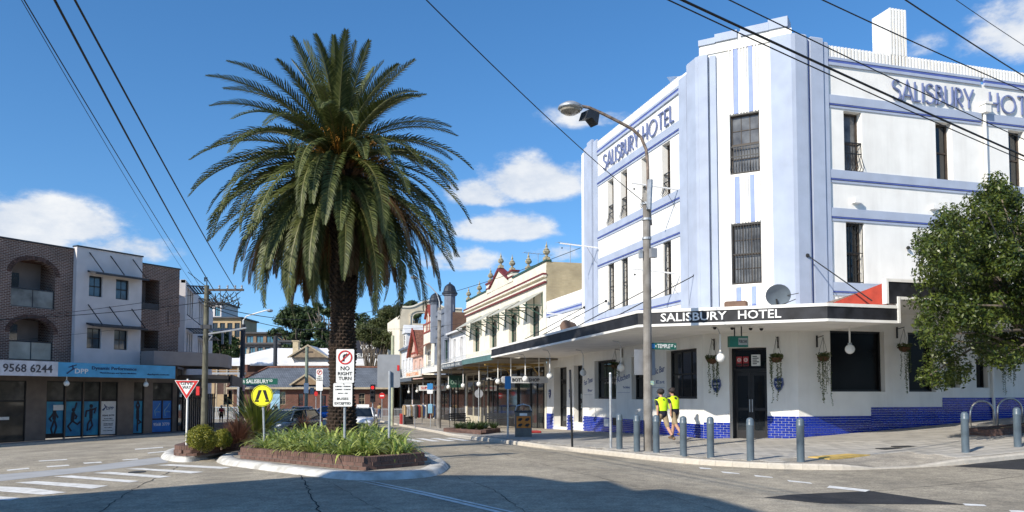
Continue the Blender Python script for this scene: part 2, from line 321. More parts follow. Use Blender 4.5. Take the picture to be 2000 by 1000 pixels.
def offs(pts, d, closed=True):
    n = len(pts); out = []
    for i in range(n):
        a = Vector(pts[(i-1) % n][:2]); p = Vector(pts[i][:2]); b = Vector(pts[(i+1) % n][:2])
        if not closed and i == 0: d1 = d2 = (b-p).normalized()
        elif not closed and i == n-1: d1 = d2 = (p-a).normalized()
        else: d1 = (p-a).normalized(); d2 = (b-p).normalized()
        m = Vector((-(d1+d2)[1], (d1+d2)[0])).normalized(); k = 1/max(.4, m.dot(Vector((-d1[1], d1[0])))); out.append((p[0]+m[0]*d*k, p[1]+m[1]*d*k))
    return out
def densify(pts, step, closed=False):
    out = []; n = len(pts)
    for i in range(n if closed else n-1):
        a = pts[i]; b = pts[(i+1) % n]; m = max(1, int(hypot(b[0]-a[0], b[1]-a[1])/step)); out += [(a[0]+(b[0]-a[0])*k/m, a[1]+(b[1]-a[1])*k/m) for k in range(m)]
    if not closed: out.append(tuple(pts[-1][:2]))
    return out
def smoothpoly(pts, it=2, closed=False):
    for _ in range(it):
        n = len(pts); q = [] if closed else [pts[0]]
        for i in range(n if closed else n-1):
            a = pts[i]; b = pts[(i+1) % n]; q += [(a[0]*.75+b[0]*.25, a[1]*.75+b[1]*.25), (a[0]*.25+b[0]*.75, a[1]*.25+b[1]*.75)]
        if not closed: q.append(pts[-1])
        pts = q
    return pts
def inside(p, poly):
    x, y = p[:2]; r = False; n = len(poly)
    for i in range(n):
        a = poly[i]; b = poly[(i+1) % n]
        if (a[1] > y) != (b[1] > y) and x < (b[0]-a[0])*(y-a[1])/(b[1]-a[1])+a[0]: r = not r
    return r
# ------------------------------------------------------------------ painted markings and road patches
def mark(pxs, m, name, parent=None, off=.006, world=None):
    P = world or [gnd(u, v)[:2] for u, v in pxs]; P = densify([tuple(p) for p in P], .8, True)
    c = (sum(p[0] for p in P)/len(P), sum(p[1] for p in P)/len(P)); mb = MB(); mb.v = [(p[0], p[1], gz(*p)+off) for p in P]+[(c[0], c[1], gz(*c)+off)]
    n = len(P); mb.f = [(i, (i+1) % n, n) for i in range(n)]; mb.mi = [0]*n; return mb.build(name, m, parent)
zc = tag(link(None, 'zebra_crossing'), 'white zebra stripes leading to the palm island', kind='structure')
for q in [[(-60, 970), (0, 970), (40, 973), (20, 978), (-60, 976)], [(-30, 949), (55, 953), (130, 962), (85, 967), (-30, 958)], [(29, 943), (72, 940), (211, 949), (180, 955)], [(103, 931), (140, 929), (272, 940), (252, 943)], [(182, 924), (216, 922), (335, 931), (310, 934)],
          [(245, 916), (279, 915), (398, 922), (373, 925)], [(306, 909), (335, 907), (452, 913), (432, 916)]]: mark(q, PAINT, 'stripe', zc)
CPATCH = mat('light_concrete_strip', (.40, .40, .395), .85, .06, 1.5, .2, 60)
tag(mark([(-80, 932), (0, 927), (150, 914), (310, 893), (330, 903), (180, 921), (0, 940), (-80, 948)], CPATCH, 'crossing_strip', off=.003), kind='structure')
ld = tag(link(None, 'lane_markings'), 'broken white lane markings', kind='structure')
for q in [[(12, 918), (55, 914), (58, 916), (15, 920)], [(90, 911), (133, 908), (136, 910), (93, 913)], [(162, 904), (197, 902), (200, 904), (165, 906)], [(238, 898), (268, 896), (271, 897.5), (241, 899.5)], [(75, 900), (130, 897), (132, 898.5), (77, 901.5)],
          [(263, 877), (318, 873), (319, 874.5), (264, 878.5)], [(288, 884.5), (335, 880), (336, 881.5), (289, 886)],
          [(1365, 913), (1388, 915), (1391, 917), (1368, 916)], [(1408, 921), (1442, 924.5), (1446, 926.5), (1412, 924)], [(1472, 928), (1507, 932), (1511, 934), (1476, 931)], [(1537, 938), (1583, 943), (1587, 945.5), (1541, 941)], [(1620, 949), (1700, 957.5), (1690, 961), (1615, 953)],
          [(1880, 984), (1922, 986), (1928, 989.5), (1886, 988)], [(1970, 997), (2020, 999), (2020, 1004), (1975, 1001)],
          [(688, 937.5), (712, 942), (830, 965), (985, 1001), (968, 1001), (820, 966)], [(712, 938), (735, 942), (850, 965), (1015, 1003), (998, 1001), (845, 967)]]: mark(q, PAINT, 'dash', ld)
z2 = tag(link(None, 'zebra_crossing'), 'white zebra stripes in front of the far shop planter', kind='structure')
for i in range(7):
    u = 800+i*26; mark([(u, 867-i*2.3), (u+26, 864.5-i*2.3), (u+70, 867.5-i*2.3), (u+44, 870-i*2.3)], PAINT, 'stripe', z2) if 0 else None
for i in range(8):
    x = -10.2+i*.62
    mark(None, PAINT, 'stripe', z2, world=[(x, 7.2), (x+.34, 7.2), (x+.34, 11.2), (x, 11.2)])
pt = mark([(1490, 972), (1548, 966), (1700, 959), (1885, 986), (1610, 984)], DARKROAD, 'road_patch', off=.003); tag(pt, kind='structure')
tag(mark([(1860, 911), (2000, 892), (2400, 860), (2400, 925), (2000, 918)], DARKROAD, 'road_patch', off=.003), kind='structure')
# tar-filled joints and cracks in the old concrete slabs
TAR = mat('tar_joint', (.022, .02, .018), .9, .3, 8)
def crack(pl, w, seed):
    r = random.Random(seed); P = densify([tuple(gnd(u, v)[:2]) for u, v in pl], .25); mb = MB(); n = len(P); side = offs(P, 1.0, False)
    for i, (p, q) in enumerate(zip(P, side)):
        d = (q[0]-p[0], q[1]-p[1]); j = r.uniform(-.035, .035); ww = w*r.uniform(.2, .62)
        for s_ in (j-ww/2, j+ww/2): x, y = p[0]+d[0]*s_, p[1]+d[1]*s_; mb.v.append((x, y, gz(x, y)+.005))
    mb.f = [(2*i, 2*i+1, 2*i+3, 2*i+2) for i in range(n-1)]; mb.mi = [0]*(n-1); return mb.build('road_joint', TAR, rj)
rj = tag(link(None, 'road_joints'), 'dark cracked joints between the old road slabs', kind='structure')
for k, (pl, w_) in enumerate([([(352, 908), (330, 922), (270, 950), (190, 1002)], .035), ([(586, 927), (600, 950), (625, 1004)], .06), ([(640, 940), (720, 985), (760, 1004)], .02), ([(880, 928), (960, 955), (1030, 1004)], .03), ([(850, 843), (1000, 893), (1180, 935), (1330, 975), (1420, 1004)], .022), ([(880, 893), (1160, 893)], .03), ([(860, 872), (1000, 872)], .02), ([(1130, 960), (1490, 972)], .025), ([(1700, 960), (2000, 930)], .03), ([(1000, 985), (1250, 972)], .02), ([(20, 985), (330, 972)], .02), ([(0, 900), (200, 903), (330, 900)], .02)]): crack(pl, w_, k)
# ------------------------------------------------------------------ right footpath with kerb stones and pavers
KR = [(-5.6, 98), (-5.7, 60), (-5.8, 40), (-6.0, 26), (-6.3, 19), (-6.9, 14), (-7.1, 9), (-7.0, 5), (-6.65, 2.2), (-6.25, -.3), (-5.8, -1.9), (-5.4, -3.9), (-4.85, -5.6), (-3.9, -7.05), (-2.65, -7.95), (-1.9, -8.15), (.5, -8.25), (3, -8.1), (14, -7.7), (45, -6.5)]
KR = densify(smoothpoly(KR, 2), 1.0)
def kh(p):    # kerb height: dropped at the ramp
    x, y = p[:2]; d = 0
    if y < -6.5: d = max(0, min(1, (1.5-abs(x+.9))/.9))
    return .13-.10*d
def innerpt(p, q):
    x, y = p[:2]
    if y > 3: return (.05, y)
    if x > 3: return (x, .05)
    t = max(0, min(1, (x+6.6)/9.6)); return (.05+3*t**1.5, 3-2.95*min(1, t*1.2)) if x < 3 else (x, .05)
KI = offs(KR, .16, False)
mb = MB(); K = len(KI); S = 10
for i, p in enumerate(KI):
    q = innerpt(KR[i], i)
    for j in range(S+1):
        t = j/S; x = p[0]+(q[0]-p[0])*t; y = p[1]+(q[1]-p[1])*t; h = kh(KR[i])*(1-min(1, t*5))+.13*min(1, t*5); mb.v.append((x, y, gz(x, y)+h-(.03 if (j > 0 and y < 14.2 and x < 12.7 and not (-3.2 < x < 1.5 and y < -5.9)) else .004)))
mb.f = [(i*(S+1)+j, i*(S+1)+j+1, (i+1)*(S+1)+j+1, (i+1)*(S+1)+j) for i in range(K-1) for j in range(S)]; mb.mi = [0]*len(mb.f)
fpr = tag(mb.build('footpath', PATHC), 'grey paved footpath around the hotel corner', kind='structure')
def kerbstones(line, m, parent, w=.16, lo=.02, hgt=None, every=1):
    inn = offs(line, w, False)
    for i in range(len(line)-1):
        a, b = line[i], line[i+1]; c, d = inn[i], inn[i+1]; e = .006
        la = lambda p, q: (p[0]+(q[0]-p[0])*e, p[1]+(q[1]-p[1])*e)
        a2, b2, c2, d2 = la(a, b), la(b, a), la(c, d), la(d, c); mb = MB(); o = ((a[0]+b[0])/2, (a[1]+b[1])/2)
        h1 = hgt(a) if hgt else .13; h2 = hgt(b) if hgt else .13; jz = random.uniform(-.002, .002)
        # profile: foot, face, rounded nose, top
        vs = []
        for P, Q, h in ((a2, c2, h1), (b2, d2, h2)):
            g = gz(*P); n = Vector((Q[0]-P[0], Q[1]-P[1])).normalized()
            for t, z in ((0, -.08), (.012, h*.72), (.045, h+jz), (w, h+jz), (w, -.08)): vs.append((P[0]+n[0]*t-o[0], P[1]+n[1]*t-o[1], g+z-gz(*o)))
        mb.add(vs, [(0, 1, 6, 5), (1, 2, 7, 6), (2, 3, 8, 7), (3, 4, 9, 8), (4, 3, 2, 1, 0), (5, 6, 7, 8, 9)])
        ob = mb.build('kerb_stone', m, parent, loc=(o[0], o[1], gz(*o)))
KSTONE = mat('kerb_concrete', (.50, .455, .385), .9, .06, 9, .4, 40, rnd=.03)
kr = tag(link(None, 'kerb'), 'concrete kerb of the hotel footpath', kind='structure'); kerbstones(KR, KSTONE, kr, hgt=kh)
# pavers
pm = MB().bbox(-.219, .219, -.219, .219, -.02, .004, .006).build('paver', PAVER, fpr); pme = pm.data; bpy.data.objects.remove(pm)
KP = offs(KR, .2, False); outline = [p for p in KP if p[1] < 16]+[(16, -.02), (2.32, -.02), (-.02, 2.32), (-.02, 16)]
cells = []
for i in range(-18, 30):
    for j in range(-20, 40):
        x, y = i*.45+.1+(.225 if j % 2 else 0), j*.45+.05
        if y > 14 or x > 12.5: continue
        if not all(inside((x+dx, y+dy), outline) for dx in (-.22, .22) for dy in (-.22, .22)): continue
        if -2.9 < x < 1.2 and y < -6.2: continue
        cells.append((hypot(x-CAM[0], y-CAM[1]), x, y))
cells.sort(); rest = MB()
for k, (d, x, y) in enumerate(cells):
    e = .2; z = gz(x, y)+.13+random.uniform(-.002, .002); sx = (gz(x+e, y)-gz(x-e, y))/(2*e); sy = (gz(x, y+e)-gz(x, y-e))/(2*e)
    if k < 300:
        o = link(pme, 'paver', fpr, (x, y, z)); o.rotation_euler = (math.atan(sy), -math.atan(sx), 0)
    else:
        cs = [(x+a*.219, y+b*.219) for a, b in ((-1, -1), (1, -1), (1, 1), (-1, 1))]; rest.add([(p[0], p[1], gz(*p)+.134) for p in cs]+[(p[0], p[1], gz(*p)+.105) for p in cs], [(0, 1, 2, 3), (0, 4, 5, 1), (1, 5, 6, 2), (2, 6, 7, 3), (3, 7, 4, 0)])
tag(rest.build('paver_field', PAVER, fpr), kind='stuff')
TACT = mat('yellow_tactile', (.62, .42, .12), .8, .1, 5, .4, 50)
mb = MB(); P = [gnd(u, v, .13)[:2] for u, v in ((1578, 893), (1655, 887), (1700, 889), (1620, 897))]; mb.add([(p[0], p[1], gz(*p)+.145) for p in P]+[(p[0], p[1], gz(*p)+.11) for p in P], [(0, 1, 2, 3), (0, 4, 5, 1), (1, 5, 6, 2), (2, 6, 7, 3), (3, 7, 4, 0)])
mb.build('tactile_paving', TACT, fpr)
# ------------------------------------------------------------------ left footpath
TH = radians(46); LD = (sin(TH), cos(TH)); LP0 = tuple(dep(166, 600, 46)[:2])
def LA(a, d=0): return (LP0[0]+LD[0]*a+LD[1]*d, LP0[1]+LD[1]*a-LD[0]*d)   # point on the left facade line, d metres in front
KL = [LA(-30, 4.1), LA(-12, 3.9), LA(-4, 3.7), LA(3, 3.5), LA(6, 3.5), LA(7.6, 4.2), (-17.9, 32.5), (-17.7, 40), (-17.7, 56)]
KL = densify(smoothpoly(KL, 2), 1.0)
mb = MB(); S = 4; KLI = [(p[0]-.1, p[1]+.12) for p in KL]
cor = LA(6.3)
for i, p in enumerate(KL):
    rel = (p[0]-LP0[0])*LD[0]+(p[1]-LP0[1])*LD[1]; q = LA(rel, -.3) if rel < 6.3 else (cor[0]-.3, max(p[1], cor[1]))
    for j in range(S+1):
        t = j/S; x = p[0]+(q[0]-p[0])*t; y = p[1]+(q[1]-p[1])*t; mb.v.append((x, y, gz(x, y)+.126))
mb.f = [(i*(S+1)+j+1, i*(S+1)+j, (i+1)*(S+1)+j, (i+1)*(S+1)+j+1) for i in range(len(KL)-1) for j in range(S)]; mb.mi = [0]*len(mb.f)
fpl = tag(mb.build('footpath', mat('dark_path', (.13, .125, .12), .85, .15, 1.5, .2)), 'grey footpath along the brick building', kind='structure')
kl = tag(link(None, 'kerb'), 'concrete kerb of the far left footpath', kind='structure'); kerbstones(KL, KSTONE, kl)
# ------------------------------------------------------------------ islands
def island(outl, name, label):
    o = tag(link(None, name), label, kind='structure'); n = len(outl); r1 = outl; r2 = offs(outl, .10); r3 = offs(outl, .42); r4 = offs(outl, .44)
    top = MB(); c = (sum(p[0] for p in r4)/n, sum(p[1] for p in r4)/n); top.v = [(p[0], p[1], gz(*p)+.125) for p in r4]+[(*c, gz(*c)+.125)]; top.f = [(i, (i+1) % n, n) for i in range(n)]; top.mi = [0]*n
    top.build('paving', PATHC, o)
    k = MB(); k.v = [(p[0], p[1], gz(*p)+h) for ring, h in ((r1, -.03), (r2, .10), (offs(outl, .16), .13), (r3, .132), (r4, .11)) for p in ring]
    k.f = [(r*n+i, r*n+(i+1) % n, (r+1)*n+(i+1) % n, (r+1)*n+i) for r in range(4) for i in range(n)]; k.mi = [0]*len(k.f); k.build('kerb', KWHITE, o, smooth=True); return o
G = lambda u, v, off=0.: tuple(gnd(u, v, off)[:2])
io = [G(425, 907), G(470, 913), G(560, 925), G(650, 935.5), G(700, 939), G(790, 937), G(850, 931), G(872, 922), (-10.5, -4), (-10.5, 0), (-10.6, 9), (-11.3, 11), (-12.6, 11), (-13.6, 9), (-15.4, 3.5), (-16.3, 0)]
io = smoothpoly(io, 2, True); island(io, 'traffic_island', 'white kerbed median island carrying the palm')
i2 = [G(308, 896), G(335, 902), G(362, 903.5), G(392, 900), (-16.2, 1.5), (-15.3, 4.5), (-14.6, 8.5), (-15.6, 10), (-17.2, 9), (-18.1, 4)]
i2 = smoothpoly(i2, 2, True); island(i2, 'traffic_island', 'small white kerbed island with the trimmed hedge')
PBRICK = mat('planter_brick', (.15, .085, .066), .85, .25, 6, .5, 60, c2=(.10, .062, .052), rnd=.18)
PMORT = mat('planter_mortar', (.24, .21, .18), .9, .1, 5)
MULCH = mat('straw_mulch', (.26, .18, .10), .95, .3, 14, .8, 60, c2=(.10, .07, .04))
sold = MB().bbox(-.034, .034, -.115, .115, 0, .11, .006).build('b', PBRICK); sold_m = sold.data; bpy.data.objects.remove(sold)
stre = MB().bbox(-.111, .111, -.05, .05, 0, .074, .005).build('b', PBRICK); stre_m = stre.data; bpy.data.objects.remove(stre)
def planter(outl, label, nvis, base=.125, courses=2, name='brick_planter'):
    c = outl[0]; z0 = lambda p: gz(*p)+base
    o = thing(name, label, 'planter', (c[0], c[1], z0(c))); n = len(outl); inn = offs(outl, .22); ms = MB(); H = .086*courses
    o2 = offs(outl, .012)
    rings = [(o2, -.05), (o2, H+.1), (inn, H+.1), (inn, .0)]
    ms.v = [(p[0]-c[0], p[1]-c[1], z0(p)+h-z0(c)) for r, h in rings for p in r]; ms.f = [(r*n+i, r*n+(i+1) % n, (r+1)*n+(i+1) % n, (r+1)*n+i) for r in range(3) for i in range(n)]; ms.mi = [0]*len(ms.f)
    ms.build('mortar', PMORT, o)
    so = MB(); cc = (sum(p[0] for p in inn)/n, sum(p[1] for p in inn)/n); so.v = [(p[0]-c[0], p[1]-c[1], z0(p)+H+.04-z0(c)) for p in inn]+[(cc[0]-c[0], cc[1]-c[1], z0(cc)+H+.13-z0(c))]; so.f = [(i, (i+1) % n, n) for i in range(n)]; so.mi = [0]*n; so.build('mulch', MULCH, o)
    # bricks along the perimeter: a soldier course on top of stretcher courses
    segs = []; tot = 0
    for i in range(n):
        a = Vector(outl[i]); b = Vector(outl[(i+1) % n]); segs.append((tot, a, b)); tot += (b-a).length
    def at(s):
        for t, a, b in reversed(segs):
            if s >= t: d = (b-a).normalized(); return a+d*(s-t), atan2(d[1], d[0])
    far = {'s': MB(), 'k': 0}
    def put(me, s, dn, z):
        p, an = at(s); nrm = Vector((-sin(an), cos(an))); q = p+nrm*dn
        vis = (q-Vector(CAM[:2])).length
        return (vis, me, q, an, z)
    L_ = []
    k = int(tot/.078)
    for i in range(k): L_.append(put(sold_m, (i+.5)*tot/k, .115, H))
    k = int(tot/.232)
    for cth in range(courses):
        for i in range(k): L_.append(put(stre_m, ((i+.5+.5*(cth % 2))*tot/k) % tot, .05, cth*.086+.006))
    L_.sort(key=lambda t: t[0]); more = MB()
    for idx, (vis, me, q, an, z) in enumerate(L_):
        loc = (q[0]-c[0], q[1]-c[1], z0(q)+z-z0(c))
        if idx < nvis: b = link(me, 'brick', o, loc); b.rotation_euler[2] = an
        else: more.M = Matrix.Translation(loc) @ Matrix.Rotation(an, 4, 'Z'); (more.box(-.034, .034, -.115, .115, 0, .11) if me is sold_m else more.box(-.111, .111, -.05, .05, 0, .074))
    if more.v: tag(more.build('brick_rows', PBRICK, o), kind='stuff')
    return o
pA, pB, pC = G(469, 896, .125), G(697, 919, .125), G(829, 909, .125)
PL1 = [pA, (pA[0]*.1+pB[0]*.9, pA[1]*.1+pB[1]*.9), pB, (pB[0]*.75+pC[0]*.25+.1, pB[1]*.75+pC[1]*.25-.12), (pC[0]-.25, pC[1]-.5), (pC[0], pC[1]+.2), (-11.0, 8.5), (-12.2, 9.6), (-13.3, 8.5), (-14.9, 3.2)]
PL1 = [pA, (pA[0]*.06+pB[0]*.94, pA[1]*.06+pB[1]*.94), (pB[0]+.12, pB[1]-.06), (pB[0]*.8+pC[0]*.2+.1, pB[1]*.8+pC[1]*.2-.1), (pC[0]*.9+pB[0]*.1, pC[1]*.9+pB[1]*.1), (pC[0]+.02, pC[1]+.1), (-11.0, 8.5), (-12.2, 9.6), (-13.3, 8.5), (pA[0]+.55, pA[1]+3.2), (pA[0]+.02, pA[1]+.25)]; PL1 = densify(PL1, .9, True); planter(PL1, 'long low brick planter bed around the palm trunk', 300)
q0, q1, q2 = G(342, 891, .125), G(382, 891, .125), G(482, 876, .125)
PL2 = smoothpoly([q0, (q0[0]*.2+q1[0]*.8, q0[1]*.2+q1[1]*.8-.05), (q1[0]+.1, q1[1]+.1), q2, (q2[0]+.8, q2[1]+4), (q2[0]-.6, q2[1]+4.6), (q0[0]+.3, q0[1]+4), (q0[0]-.1, q0[1]+.6)], 1, True)
planter(PL2, 'small brick planter bed with clipped round hedge', 200)
# ------------------------------------------------------------------ the hotel
CC = 2.3
hotel = thing('hotel', 'white three storey art deco corner hotel with pale blue pilasters', 'hotel')
ML = frame((0, 0, 0), -pi/2); MR = frame((0, 0, 0), 0); MC = frame((0, CC, 0), -pi/4)      # local x to the viewer's right, y inwards
CL = CC*sqrt(2)
def lY(y0, y1): return (-y1, -y0)      # Y range of the left facade -> local x range
w3, w2 = (9.56, 11.72), (5.6, 7.77)
LW = [(10.23, 10.95), (8.72, 9.43), (6.54, 7.26), (4.65, 5.34)]; RW = [(4.36, 5.12), (8.34, 9.09), (11.73, 12.48), (15.6, 16.35), (19.2, 19.95)]
CW = (1.07, 2.11)
hl = [(*lY(a, b), *z, .34) for a, b in LW for z in (w3, w2)]; hr = [(a, b, *z, .34) for a, b in RW for z in (w3, w2)]
gl = [(*lY(16.66, 18.75), -.06, 3.2, .5), (*lY(14.32, 15.56), .28, 3.2, .35), (*lY(10.1, 12.7), 1.5, 3.32, .3), (*lY(6.8, 8.43), 1.5, 3.32, .3), (*lY(2.75, 5.16), 1.55, 3.42, .3)]
gr = [(3.61, 5.85, 1.81, 3.93, .3), (6.87, 8.05, 1.81, 3.93, .3), (8.57, 9.12, 1.96, 3.0, .3), (9.87, 10.42, 1.96, 3.0, .3)]
door = (.93, 2.22, .14, 3.36, .55)
W = MB(ML); W.wall(-12.1, -CC, 5.39, 13.92, hl, .34); W.wall(-20, -CC, -1.2, 5.39, gl, .3); W.wall(-20, -14.2, 5.39, 7.05, [], 0); W.wall(-14.2, -12.1, 5.39, 14.0, [], 0)
W.M = MR; W.wall(CC, 24, 5.39, 13.34, hr, .34); W.wall(CC, 24, -1.2, 5.39, gr, .3)
W.M = MC; W.wall(0, CL, 5.39, 14.45, [(*CW, *w3, .25), (*CW, *w2, .25)], .25); W.wall(0, CL, -1.2, 5.39, [door], .55)
W.M = None   # roof, backs and ends
W.add([(0, CC, 13.2), (CC, 0, 13.2), (24, 0, 13.2), (24, 14.2, 13.2), (0, 14.2, 13.2)], [(0, 1, 2, 3, 4)])
W.box(.02, 24, 14.14, 14.2, 5, 13.9); W.box(23.9, 24, .02, 14.1, -1, 13.3); W.add([(.01, 14.2, 6.6), (24, 14.2, 6.6), (24, 20, 6.6), (.01, 20, 6.6)], [(0, 1, 2, 3)])
W.box(.02, 24, 19.94, 20, -1.2, 7.04)
W.add([(.01, 12, 13.9), (.3, 12, 13.9), (.3, CC, 13.9), (.01, CC, 13.9)], [(0, 1, 2, 3)]); W.box(.28, .3, 2.6, 14, 13.1, 13.92)
W.add([(.01, 14.2, 7.05), (.3, 14.2, 7.05), (.3, 19.94, 7.05), (.01, 19.94, 7.05)], [(0, 3, 2, 1)]); W.box(.28, .3, 14.2, 19.9, 6.5, 7.05)
W.build('wall', WHITE, hotel)
# dark interior lining so openings never look through the block
MB().box(.62, 23, 3.3, 13.9, -.9, 13.0).build('inner_block', mat('unlit_interior', (.03, .03, .03), .9), hotel)
# string courses: pale band over a navy line
def band(M, a0, a1, z, kind, p=.07):
    b = MB(M)
    if kind == 1: b.box(a0, a1, -p, .02, z+.16, z+.25).box(a0, a1, -p, .02, z-.04, z+.06)
    else: b.box(a0, a1, -p, .02, z+.03, z+.33).box(a0, a1, -p*.55, .02, z-.12, z-.05)
    o = b.build('string_course', PALE, hotel); n = MB(M)
    n.box(a0, a1, -p*.75, .02, z+.06, z+.16) if kind == 1 else n.box(a0, a1, -p*.8, .02, z-.02, z+.03)
    n.build('navy_line', NAVY, o)
for z, k in ((13.33, 1), (11.89, 2), (9.39-.16, 2), (7.88, 2), (5.39-.12, 2)):
    band(ML, -12.1, -3.72, z, k)
for z, k in ((13.33, 1), (11.89, 2)): band(MR, 3.72, 10.42, z, k); band(MR, 10.62, 24, z, k)
for z in (9.23, 7.88): band(MR, 3.72, 10.42, z, 2); band(MR, 10.62, 24, z, 2)
band(MR, 3.72, 24, 5.27, 2)
band(ML, -19.9, -14.25, 6.15, 1)
# ribbed parapets
def ribs(M, a0, a1, z0, z1, pitch, name='ribbed_parapet', y0=0., proud=.05, back=.3):
    b = MB(M); b.box(a0, a1, y0, y0+back, z0, z1); n = int((a1-a0)/pitch)
    for i in range(n): x = a0+(i+.25)*pitch; b.box(x, x+pitch*.55, y0-proud, y0-.001, z0, z1+.02)
    return b.build(name, WHITE, hotel)
ribs(MR, 3.72, 24, 13.6, 13.98, .145, y0=.02); ribs(ML, -12.1, -3.72, 13.58, 13.95, .145, proud=.03, y0=.0)
ch = MB().box(6.40, 7.17, .02, .85, 13.3, 15.7)
for i in range(6): ch.box(6.42+i*.128, 6.42+i*.128+.075, -.03, .019, 13.99, 15.72)
ch.build('chimney', WHITE, hotel)
# pilasters: stepped vertical strips that wrap the corner
def strip(M, a0, a1, z1, p, m=PALE, z0=4.3, name='pilaster', cap=True):
    b = MB(M).box(a0, a1, -p, .02, z0, z1-.04); e = min(.03, (a1-a0)/4); b.add([(a0, -p, z1-.04), (a1, -p, z1-.04), (a1, .02, z1-.04), (a0, .02, z1-.04), (a0+e, -p+.03, z1), (a1-e, -p+.03, z1), (a1-e, .02, z1), (a0+e, .02, z1)], [(4, 5, 6, 7), (0, 1, 5, 4), (1, 2, 6, 5), (3, 0, 4, 7)]); return b.build(name, m, hotel)
strip(ML, -3.72, -3.12, 13.78, .10); strip(ML, -3.08, -3.0, 13.85, .07, WHITE); strip(ML, -2.94, -CC, 14.05, .18)
strip(MC, 0, .34, 14.08, .18); strip(MC, .40, .62, 14.02, .10)
strip(MC, 2.55, CL, 14.2, .18); strip(MR, CC, 2.76, 14.2, .18); strip(MR, 2.80, 2.86, 14.12, .10, WHITE); strip(MR, 2.885, 2.93, 14.1, .05, NAVY, name='navy_groove'); strip(MR, 2.955, 3.46, 14.18, .14); strip(MR, 3.465, 3.50, 14.05, .04, NAVY, name='navy_groove'); strip(MR, 3.505, 3.70, 14.08, .09)
MB().prismz([(-.01, CC), (-.18, CC), (-.13, CC-.13), (0.0, CC-.01)], 4.3, 14.04).build('pilaster', PALE, hotel); MB().prismz([(CC, -.01), (CC-.13, -.13), (CC, -.18)], 4.3, 14.18).build('pilaster', PALE, hotel)
for a, b, z, p, m in ((12.1, 12.55, 14.1, .08, PALE), (12.62, 13.2, 14.25, .14, PALE), (13.27, 13.75, 14.12, .10, PALE), (13.8, 14.2, 13.95, .05, WHITE)): strip(ML, -b, -a, z, p, m)
# chamfer: fluted centre, navy stripes, stepped crown
for a in (1.25, 1.76):
    for z0, z1 in ((w3[1]+.02, 14.45), (w2[1]+.02, w3[0]-.1), (4.4, w2[0]-.1)): MB(MC).box(a, a+.14, -.03, .02, z0, z1).build('vertical_stripe', mat('mid_blue_paint', (.26, .33, .60), .7, .05, 3), hotel)
for a in (1.06, 1.18, 1.45, 1.55, 1.65, 1.96, 2.06):
    for z0, z1 in ((w3[1]+.02, 14.4), (w2[1]+.02, w3[0]-.1), (4.4, w2[0]-.1)): MB(MC).box(a, a+.05, -.045, .02, z0, z1).build('flute', WHITE, hotel)
cr = MB(MC).box(.04, 1.40, -.05, .5, 14.1, 14.62).box(1.5, 3.1, -.05, .5, 14.1, 14.66).box(1.38, 1.52, -.03, .45, 14.1, 14.7); cr.build('crown', WHITE, hotel)
cp = MB(MC).box(.0, .62, -.11, .55, 14.45, 14.66).box(.6, 1.4, -.12, .55, 14.47, 14.76).box(1.52, 2.5, -.12, .55, 14.49, 14.78).box(2.48, 3.14, -.11, .55, 14.5, 14.86); cp.build('coping', PALE, hotel)
# windows
def sash(M, x0, x1, z0, z1, y, parent, cols=2, rows=2, pane=GLASS, fm=BROWN, name='window', bar=.022, fr=.06, mid=True):
    f = MB(M); f.box(x0, x0+fr, y-.05, y+.03, z0, z1).box(x1-fr, x1, y-.05, y+.03, z0, z1).box(x0+fr, x1-fr, y-.05, y+.03, z1-fr, z1).box(x0+fr, x1-fr, y-.06, y+.03, z0, z0+fr)
    if mid: zm = (z0+z1)/2; f.box(x0+fr, x1-fr, y-.045, y+.02, zm-.03, zm+.03)
    o = f.build(name, fm, parent)
    MB(M).box(x0+fr*.5, x1-fr*.5, y, y+.015, z0+fr*.5, z1-fr*.5).build('pane', pane, o)
    g = MB(M)
    for i in range(1, cols): x = x0+fr+(x1-x0-2*fr)*i/cols; g.box(x-bar/2, x+bar/2, y-.02, y-.001, z0+fr, z1-fr)
    for j in range(1, rows):
        z = z0+fr+(z1-z0-2*fr)*j/rows; g.box(x0+fr, x1-fr, y-.021, y-.0015, z-bar/2, z+bar/2)
    if g.v: g.build('glazing_bar', fm, o)
    return o
def bow_grille(M, x0, x1, z0, z1, y, parent, n=7, bow=.16):
    g = MB(M)
    for i in range(n+1):
        x = x0+(x1-x0)*i/n; g.tube([(x, y, z1), (x, y-.02, z0+(z1-z0)*.55), (x, y-bow*.6, z0+(z1-z0)*.3), (x, y-bow, z0+.12), (x, y-.05, z0)], .011, 4)
    for z, yy in ((z1, y), (z0+(z1-z0)*.62, y-.01), (z0, y-.05)): g.box(x0-.02, x1+.02, yy-.015, yy+.015, z-.015, z+.015)
    for x in (x0, x1): g.box(x-.012, x+.012, y, y+.26, z1-.02, z1+.01)
    return g.build('balconette_grille', IRON, parent)
def bar_grille(M, x0, x1, z0, z1, y, parent, n=9, ornate=False):
    g = MB(M)
    for i in range(n+1): x = x0+(x1-x0)*i/n; g.box(x-.009, x+.009, y-.009, y+.009, z0, z1)
    for z in (z0+.03, (z0+z1)/2, z1-.03): g.box(x0, x1, y-.014, y+.014, z-.014, z+.014)
    if ornate:
        for zc in (z0+.45, z0+.95, z0+1.45, z0+1.9):
            g.tube([((x0+x1)/2+.16*cos(t), y-.02, zc+.16*sin(t)) for t in np.linspace(0, 2*pi, 13)], .009, 4)
    return g.build('security_grille', IRON, parent)
